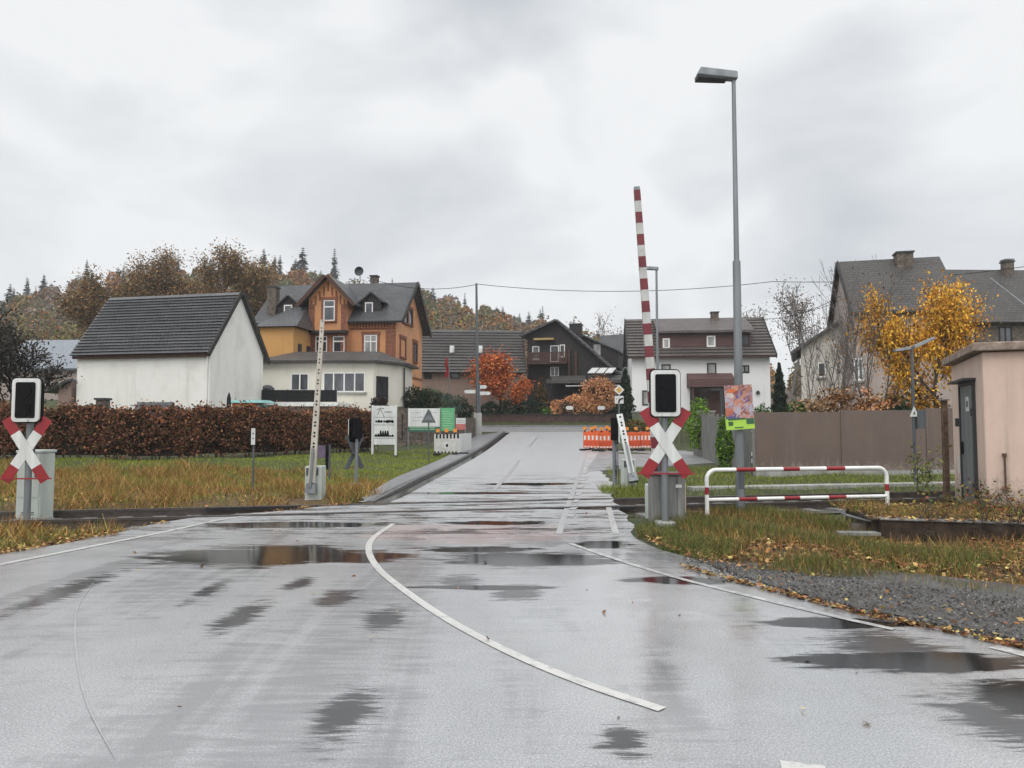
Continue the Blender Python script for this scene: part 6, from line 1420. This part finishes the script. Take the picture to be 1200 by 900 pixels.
for i, (px, Y, z, rad, cols, lab) in enumerate(((500, 47.5, 2.3, (0.9, 0.7, 0.8), [(0.05, 0.045, 0.03), (0.03, 0.035, 0.02)], 'dark brownish bush above the stone wall beside villa'), (521, 47.8, 1.9, (1.0, 0.7, 0.9), [(0.05, 0.08, 0.06), (0.08, 0.11, 0.085)], 'bluish green bush on the wall by the flagpole'), (541, 49.8, 1.8, (0.8, 0.6, 0.75), DG, 'dark bush by the concrete block of utility pole'), (485, 46.5, 2.5, (0.8, 0.6, 0.7), DG, 'dark evergreen bush at the villa corner'), (445, 42.3, 2.3, (0.45, 0.4, 0.45), [(0.05, 0.04, 0.035)], 'small dark potted bush before the annex corner'), (788, 47, 0.8, (0.9, 0.6, 0.6), GN, 'low green bush by the garden wall of the white house'), (745, 47, 0.7, (0.9, 0.6, 0.65), GN + RB_, 'mixed green and copper bush behind the red barriers'))):
    blob('garden_bush', lab, 'bush', (X(px, Y), Y, z), 100 + i, rad, cols, 1800, 0.07, M['leaf'], M['bark'], 'garden bushes')
# young saplings and weeds by the pink building
tree('sapling', 'young sapling with few yellowish leaves before the fence base', 'sapling', (X(1071, 14.5), 14.5, -0.05), 121, dict(L=0.75, r=0.012, lv=2, n=4, kids=2, side=1, ratio=0.6, ang=0.6, wob=0.06, up=0.1, rmin=0.003, leaflv=1), M['bark'], M['leaf'], [(0.16, 0.17, 0.05), (0.22, 0.19, 0.06), (0.1, 0.13, 0.04)], 170, 0.042, 0.09, sides=4)
for i, (px, Y, lab) in enumerate(((1150, 12.6, 'leafy bramble at the corner of the pink building'), (1170, 12.0, 'reddish bramble before the pink wall'), (1192, 11.6, 'bramble with dark stems at the right edge'), (1128, 12.3, 'bramble with yellow leaves below the steel door'), (1180, 10.3, 'straggling bramble hanging over the low wall'), (1090, 10.8, 'thin bramble rooted behind the low wall top'), (1140, 10.6, 'small reddish bramble at the middle of the low wall'))):
    tree('bramble', lab, 'shrub', (X(px, Y), Y, 0.1), 130 + i, dict(L=0.36, r=0.008, lv=2, n=4, kids=2, side=1, ratio=0.7, ang=0.7, wob=0.15, up=0.02, rmin=0.003, leaflv=2), M['bark'], M['leaf'], [(0.07, 0.1, 0.03), (0.15, 0.05, 0.03), (0.22, 0.17, 0.04), (0.1, 0.06, 0.04)], 260, 0.03, 0.08, group='brambles by the pink building', stems=3, stemlean=0.4, sides=4)
# dark leafless trees at the far left
for i, (px, Y, sd, lab) in enumerate(((18, 29.5, 141, 'dark leafless tree at the left edge behind the hedge'), (48, 31, 142, 'dark twiggy tree against the white barn end'), (-25, 30, 143, 'dark leafless tree cut by the left picture edge'))):
    tree('leafless_tree', lab, 'tree', (X(px, Y), Y, 0.3), sd, dict(L=2.7, r=0.11, lv=4, n=3, kids=3, side=1, ratio=0.6, ang=0.6, wob=0.12, up=0.06, rmin=0.013), M['barkdark'], M['leaf'], [(0.03, 0.028, 0.02), (0.05, 0.04, 0.03), (0.08, 0.075, 0.07)], 2600, 0.06, 0.25, group='dark leafless trees at the left', sides=4)
# big brown trees behind the barn
for i, (px, Y, sd, sc_, lab) in enumerate(((150, 72, 151, 0.95, 'brown leaved tree behind the left half of the barn'), (205, 74, 152, 1.08, 'large brown leaved tree behind the middle of the barn'), (258, 72, 153, 1.08, 'russet tree behind the barn ridge end'), (312, 80, 154, 0.9, 'brown tree rising between barn and villa'), (180, 78, 155, 0.95, 'brown tree filling the gap behind the barn roof'), (285, 78, 156, 0.92, 'orange brown tree just left of the villa chimney'), (120, 80, 157, 0.8, 'low brown tree at the left end of the barn roof'))):
    o = dict(L=5.2 * sc_, r=0.28, lv=4, n=3, kids=3, side=1, ratio=0.62, ang=0.55, wob=0.08, up=0.1, rmin=0.03, leaflv=1)
    tree('brown_tree', lab, 'tree', (X(px, Y), Y, hterr(X(px, Y), Y)), sd, o, M['barkfar'], M['leaf'], [(0.25, 0.14, 0.06), (0.19, 0.115, 0.06), (0.3, 0.165, 0.06), (0.15, 0.105, 0.07), (0.2, 0.17, 0.08)], 26000, 0.11, 0.52, group='brown trees behind the barn', sides=4)
# grey bare trees beyond the roofs on the right
for i, (px, Y, sd, lab) in enumerate(((705, 110, 161, 'grey bare tree above the grey roofed house'), (725, 118, 162, 'grey bare tree left of the white house roof'), (858, 105, 163, 'bare grey tree left of the white house chimney'), (880, 110, 164, 'bare grey tree above the white house ridge'), (925, 90, 165, 'brown grey bare tree behind the dark evergreen'), (945, 95, 166, 'brown grey bare tree above the white wing'), (1108, 62, 167, 'bare twigs of a tree between the two slate roofs'))):
    o = dict(L=(7.0 if Y > 80 else 4.4) * (0.82 if px < 730 else 1), r=0.2, lv=4, n=3, kids=2, side=1, ratio=0.62, ang=0.45, wob=0.07, up=0.12, rmin=0.022, leaflv=1)
    tree('bare_tree', lab, 'tree', (X(px, Y), Y, hterr(X(px, Y), Y)), sd, o, M['barkfar'], M['leaf'], [(0.13, 0.1, 0.09), (0.16, 0.1, 0.07)], 900, 0.14, 0.6, group='grey bare trees beyond the roofs', sides=4)

# the wooded hill
def woods():
    rng = np.random.default_rng(200); Q = []; Cc = []; segs = []
    kinds = [([(0.26, 0.135, 0.045), (0.2, 0.11, 0.045)], 1.2), ([(0.17, 0.15, 0.055), (0.14, 0.13, 0.045)], 0.8), ([(0.36, 0.17, 0.05), (0.3, 0.13, 0.045)], 0.9), ([(0.075, 0.1, 0.045), (0.09, 0.115, 0.045)], 0.5), ([(0.16, 0.13, 0.105), (0.2, 0.155, 0.12)], 0.9)]
    wts = np.array([k[1] for k in kinds]); wts /= wts.sum(); n = 0
    while n < 520:
        Y = rng.uniform(95, 252); px = rng.uniform(-160, 1250); x = (px - 600) / F * Y
        if px > 760 and rng.uniform() < 0.55: continue
        z = hterr(x, Y); h = (rng.uniform(8, 13) if Y < 190 else rng.uniform(6, 9)) if px < 720 else rng.uniform(5, 8); r = h * rng.uniform(0.27, 0.38); m = 420 if Y < 190 else 300
        u = rng.normal(size=(m, 3)); u /= np.linalg.norm(u, axis=1, keepdims=True); pts = u * (rng.uniform(0.3, 1, (m, 1)) ** 0.4) * np.array([r, r, h * 0.42]) + np.array([x, Y, z + h * 0.6])
        c = kinds[rng.choice(len(kinds), p=wts)][0]; Q.append(leafquads(rng, pts, 0.42 * Y / 180)); Cc.append(pal(rng, m, c, 0.14) * rng.uniform(0.8, 1.25)); n += 1
        segs.append(((x, Y, z - 0.5), (x, Y, z + h * 0.9), 0.2, 0.05))
    t = raw('mixed_woodland', np.concatenate(Q), 4, M['leaf'], None, np.concatenate(Cc)); tag(t, 'autumn woodland of brown, olive and orange trees covering the hillside', 'woodland', kind='stuff')
    tag(tubes('woodland_trunks', segs, M['barkfar'], None, 4), 'thin grey trunks standing in the hillside woodland', 'tree trunks', kind='stuff')
woods()
def spruce_mesh(seed, h):
    rng = np.random.default_rng(seed); Q = []; Cc = []
    for k in range(22):
        f = k / 22; z = h * (0.16 + 0.84 * f); r = h * 0.21 * (1 - f) ** 0.75 * rng.uniform(0.55, 1.25) + 0.15
        for b in range(11):
            a = rng.uniform(0, 6.28); d = np.array([math.cos(a), math.sin(a), 0]); s_ = np.array([-d[1], d[0], 0]) * r * 0.33
            tip = d * r * rng.uniform(0.7, 1.15) + np.array([0, 0, z - r * 0.45]); o = np.array([0, 0, z + 0.1 * h / 26]); mid = (o + tip) / 2
            Q.append([o, mid - s_ + np.array([0, 0, -r * 0.12]), tip, mid + s_]); Cc.append((0.05, 0.062, 0.05) if rng.uniform() < 0.7 else (0.085, 0.09, 0.07))  # crown colours lightened, distance haze painted into them
    return np.array(Q), np.array(Cc)
base_spruce = []
for i in range(8):
    t = thing('spruce', 'dark spruce standing on the wooded hill skyline', 'tree', (0, 0, 0), 0, 'spruces on the hill skyline')
    q, c = spruce_mesh(300 + i, 15.0); q = q * np.array([0.7 + 0.12 * i, 0.7 + 0.12 * i, 1 - 0.03 * i]); c = c * (0.8 + 0.1 * i); raw('crown', q, 4, M['leaf'], t, c); tubes('trunk', [((0, 0, -1.0), (0, 0, 14.8 - 0.45 * i), 0.22, 0.03)], M['barkfar'], t, 5); base_spruce.append(t)
rng = np.random.default_rng(310); first = [True] * 8
spots = []
for k in range(112):
    px = -90 + 820 * (k + rng.uniform(-2.2, 2.2)) / 112; Y = rng.uniform(236, 272)
    spots.append((px, Y))
for k, (px, Y) in enumerate(spots):
    x = (px - 600) / F * Y; i = int(rng.integers(0, 8)); s_ = rng.choice([0.45, 0.6, 0.75, 0.9, 1.15]) * rng.uniform(0.8, 1.15) * (0.85 if px > 600 else 1); z = hterr(x, Y) - 0.3
    if first[i]: o = base_spruce[i]; first[i] = False; o.location = (x, Y, z); o.scale = (s_, s_, s_)
    else: o = dup(base_spruce[i], (x, Y, z), rng.uniform(0, 6.28), None, (s_, s_, s_))

# ---------------------------------------------------------------- grass, leaves, stones
def scatter(rng, n, test, x0, x1, y0, y1):
    o = []
    while len(o) < n:
        x = rng.uniform(x0, x1, n * 3); y = rng.uniform(y0, y1, n * 3)
        for a, b in zip(x, y):
            if test(a, b): o.append((a, b))
            if len(o) >= n: break
    o = np.array(o); return np.column_stack([o, [hterr(a, b) for a, b in o]])
def offroad_l(x, y): return x < xleft(y) - 0.12
def nfun(x, y): return math.sin(x * 1.1 + 1.3 * math.sin(y * 0.7)) * math.cos(y * 0.9 + math.sin(x * 0.8))
KIx = lambda y: float(np.interp(y, [p[1] for p in KI], [p[0] for p in KI]))
def grass(name, label, n, test, box, h, wd, cols, seed, lean=0.4):
    rng = np.random.default_rng(seed); pts = scatter(rng, n, test, *box); b = blades(rng, pts, 1.0, wd, lean)
    hv = h(pts[:, 0], pts[:, 1])[:, None, None] if callable(h) else h
    b = pts[:, None, :] + (b - pts[:, None, :]) * np.concatenate([np.ones((len(pts), 1, 2)), np.ones((len(pts), 1, 1))], 2) * np.concatenate([np.broadcast_to(hv, (len(pts), 1, 1))] * 3, 2)
    # blade width is kept, only height and lean scale
    s = wd * 0.5; rngv = np.random.default_rng(seed + 1); t = rngv.uniform(0, 6.28, len(pts)); sv = np.stack([np.cos(t), np.sin(t), 0 * t], 1)[:, None, :] * s
    mid0 = pts[:, None, :]; tip = (b[:, 2:3] + b[:, 3:4]) / 2
    b = np.concatenate([mid0 - sv, mid0 + sv, tip + sv * 0.2, tip - sv * 0.2], 1)
    o = raw(name, b, 4, M['leaf'], None, pal(rng, len(pts), cols, 0.25)); return tag(o, label, 'grass', kind='stuff')
def lefttest(x, y):
    if y > 17 and x > KIx(y) - 0.1: return False
    for cx_, cy_, rr_ in ((X(368.5, 16.4), 16.2, 0.45), (X(43, 13.3), 13.1, 0.5)):
        if math.hypot(x - cx_, y - cy_) < rr_: return False
    return offroad_l(x, y) and abs(track_off(x, y)) > 1.55
STRAW = [(0.4, 0.22, 0.07), (0.28, 0.14, 0.045), (0.46, 0.29, 0.11), (0.17, 0.085, 0.035), (0.36, 0.17, 0.055), (0.22, 0.19, 0.05), (0.16, 0.17, 0.04)]
GRS = [(0.15, 0.19, 0.035), (0.2, 0.23, 0.045), (0.1, 0.15, 0.03), (0.25, 0.23, 0.06)]
def brownish(x, y): return lefttest(x, y) and (y < 24.0 + 1.8 * nfun(x, y) - 1.0 * max(0, x + 7.5)) and nfun(x * 1.3, y * 1.3) > -0.5 + 0.5 * random.random()
grass('dry_grass', 'tall dry straw coloured grass on the left verge by the tracks', 52000, brownish, (-22, -2.4, 9.5, 26), lambda x, y: 0.18 + 0.09 * np.sin(x * 1.7 + y) * np.cos(y * 1.3) + 0.08 * np.sin(x * 4.1 + 2 * np.sin(y * 2.3)), 0.014, STRAW, 401, 0.6)
grass('verge_grass', 'short green grass mixed through the left verge', 26000, lambda x, y: lefttest(x, y) and nfun(x * 0.9 + 3, y) > -0.1 , (-18, -2.4, 9.0, 24), 0.13, 0.011, GRS + STRAW[:1], 403)
grass('lawn', 'mown green lawn between the hedge and the pavement', 42000, lambda x, y: lefttest(x, y) and y > 19.5 and y < (27 if x < -10 else 27 + (x + 10) * 2.3), (-20, -1.5, 19.5, 41), 0.075, 0.013, [(0.2, 0.27, 0.03), (0.25, 0.29, 0.04), (0.15, 0.21, 0.025), (0.28, 0.26, 0.05)], 405)
def rt(x, y): return x > xright(y) + 0.08 and not (y > 18.2 and x > xright(y) + 9)
def gravel_edge(x): return float(np.interp(x, *zip(*[(G(*p)) for p in ((800, 654), (905, 671), (1000, 679), (1100, 690), (1200, 701), (1400, 716))])))
def rverge(x, y): return x > xright(y) + 0.06 and y > (gravel_edge(x) + 0.12 * nfun(x * 4, y * 4) if x > 1.8 else 0) and track_off(x, y) < -1.4 and not (x > 5.35 and y > 10.6 and y < 30)
RGR = [(0.085, 0.135, 0.03), (0.11, 0.15, 0.035), (0.14, 0.145, 0.045), (0.22, 0.17, 0.065), (0.07, 0.1, 0.025), (0.15, 0.1, 0.05)]
grass('verge_grass', 'green and straw grass tufts on the right verge by the signal', 30000, lambda x, y: rverge(x, y) and (nfun(x * 1.6, y * 1.6) > -0.55) and x < 6 + nfun(x, y), (1.4, 7, 6.8, 15), lambda x, y: 0.12 + 0.06 * np.sin(x * 3 + y * 2), 0.008, RGR, 407)
grass('dry_grass', 'brown dry grass and stalks before the low wall', 12000, lambda x, y: rverge(x, y) and x > 2.6, (2.4, 9, 6.8, 15), 0.14, 0.008, STRAW + [(0.1, 0.06, 0.03)], 409)
grass('verge_grass', 'green strip of grass behind the tracks before the brown fence', 22000, lambda x, y: x > xright(y) + 0.2 and track_off(x, y) > 1.6 and not (26.5 < y < 38 and x < 6.0 and y > 27.5), (2.8, 14, 17.5, 27.5), 0.1, 0.013, GRS, 411)
grass('verge_grass', 'green tuft of grass round the short white barrier', 2500, lambda x, y: abs(x - X(735, 17.6)) < 0.6 and abs(y - 17.6) < 0.9, (1.5, 5, 16, 19), 0.17, 0.012, GRS, 413)
LV = [(0.26, 0.12, 0.05), (0.34, 0.18, 0.08), (0.17, 0.075, 0.04), (0.4, 0.26, 0.1), (0.12, 0.06, 0.035), (0.42, 0.33, 0.12)]
def litter(label, n, test, box, seed, size=0.035, dz=0.012):
    rng = np.random.default_rng(seed); p = scatter(rng, n, test, *box); gz = np.array([max(h, g(y) if (xleft(y) < x < xright(y)) else h) for x, y, h in p]); p[:, 2] = gz + dz + rng.uniform(0, 0.03, n)
    o = raw('fallen_leaves', leafquads(rng, p, size, 0.6, 0.75), 4, M['leaf'], None, pal(rng, n, LV, 0.25)); return tag(o, label, 'leaves', kind='stuff')
litter('brown fallen leaves strewn over the right verge before the low wall', 6500, lambda x, y: rverge(x, y) and y < 10.9 + nfun(x * 2, y), (1.5, 9, 6.8, 12.5), 421, 0.034, 0.03)
litter('wet fallen leaves in a band along the gravel edge', 900, lambda x, y: abs(y - np.interp(x, [1.9, 2.45, 2.95, 3.4, 3.9], [8.5, 7.35, 6.4, 5.8, 5.2]) + 0.05) < 0.05 + 0.06 * abs(nfun(x * 5, y * 5)), (1.9, 4.2, 4.9, 8.7), 423, 0.026, 0.006)
litter('fallen leaves along the left edge of the road', 1500, lambda x, y: -0.15 < x - xleft(y) + 0.25 < 0.3 + 0.25 * nfun(x * 2, y * 3), (-9, -3, 8.5, 15), 425, 0.03, 0.012)
litter('few scattered leaves stuck to the wet asphalt', 60, lambda x, y: xleft(y) < x < xright(y), (-5, 4.5, 3.4, 14), 427, 0.022, 0.003)
litter('single fallen leaves lying on the gravel strip', 420, lambda x, y: y < gravel_edge(x) and y > np.interp(x, [1.9, 2.45, 2.95, 3.4, 3.9, 4.6], [8.5, 7.3, 6.35, 5.75, 5.15, 4.6]), (2.0, 8, 4.0, 9.0), 433, 0.026, 0.045)
litter('fallen leaves on the dry verge at left', 1800, lambda x, y: lefttest(x, y), (-14, -3, 9, 17), 429, 0.035, 0.04)
def bank(x, y): return x > X(1027, 10.9) + 0.15 and y > 10.95 - 0.28 * (x - 5.3) and y < 13.0 and not (x > 8.2 + 0.42 * (y - 13) and y > 12.6)
rng = np.random.default_rng(451); p = scatter(rng, 2600, bank, 5.3, 10, 9.4, 13.0); p[:, 2] = 0.21 + rng.uniform(0, 0.03, len(p))
tag(raw('fallen_leaves', leafquads(rng, p, 0.035, 0.6, 0.7), 4, M['leaf'], None, pal(rng, len(p), LV, 0.25)), 'fallen leaves on the earth bank below the pink building', 'leaves', kind='stuff')
p = scatter(rng, 5200, lambda x, y: bank(x, y) and nfun(x * 2, y * 2) > -0.35, 5.3, 10, 9.4, 13.0); p[:, 2] = 0.18
tag(raw('weeds', blades(rng, p, 0.17, 0.009, 0.5), 4, M['leaf'], None, pal(rng, len(p), STRAW + RGR[:3] + [(0.1, 0.05, 0.035)], 0.25)), 'low weeds and stalks on the earth bank below the pink building', 'weeds', kind='stuff')
p = scatter(rng, 700, lambda x, y: abs(y - (10.9 - 0.28 * (x - 5.3))) < 0.15, 5.2, 10, 9.4, 11.2); p[:, 2] = 0.235 + rng.uniform(0, 0.03, len(p))
tag(raw('fallen_leaves', leafquads(rng, p, 0.035, 0.6, 0.7), 4, M['leaf'], None, pal(rng, len(p), LV, 0.25)), 'fallen leaves lying along the top of the low wall', 'leaves', kind='stuff')
def pebbles():
    rng = np.random.default_rng(431); n = 10000; p = scatter(rng, n, lambda x, y: y < (gravel_edge(x) if x > 1.9 else 99) and y > np.interp(x, [1.9, 2.45, 2.95, 3.4, 3.9, 4.6], [8.5, 7.3, 6.35, 5.75, 5.15, 4.6]), 2.0, 8.0, 4.0, 9.0)
    s = rng.uniform(0.005, 0.017, n)[:, None]; V = []
    p[:, 2] = 0.014; a = rng.uniform(0, 6.28, n)
    c = [np.stack([np.cos(a + k * 1.57) * 1.0, np.sin(a + k * 1.57) * 0.8, np.zeros(n)], 1) * s * rng.uniform(0.7, 1.2, (n, 1)) for k in range(4)]
    top = p + np.array([0, 0, 1]) * s * 0.8 + rng.normal(0, 0.3, (n, 3)) * s
    for k in range(4): V.append(np.stack([p + c[k], p + c[(k + 1) % 4], top + c[(k + 1) % 4] * 0.4, top + c[k] * 0.4], 1))
    V.append(np.stack([top + c[k] * 0.4 for k in range(4)], 1))
    V = np.concatenate(V); col = np.tile(rng.uniform(0.04, 0.2, (n, 1)) * np.array([[1.04, 1.0, 0.95]]), (5, 1)); tag(raw('gravel_stones', V, 4, M['leaf'], None, col), 'loose grey gravel stones over the right road margin', 'gravel', kind='stuff')
pebbles()

# ---------------------------------------------------------------- the damp air
hz = NT('haze'); hz.n.remove(hz.b)
pv = hz.N('ShaderNodeVolumePrincipled', {'Color': (0.93, 0.95, 0.97, 1), 'Density': 0.00055, 'Anisotropy': 0.0})
hz.l(pv.outputs[0], hz.n['Material Output'].inputs['Volume'])
ho = MB().box((-420, -40, -3.0), (420, 420, 75)).build('haze', hz.m); tag(ho, 'thin grey rainy haze over the whole valley', 'haze', kind='stuff')
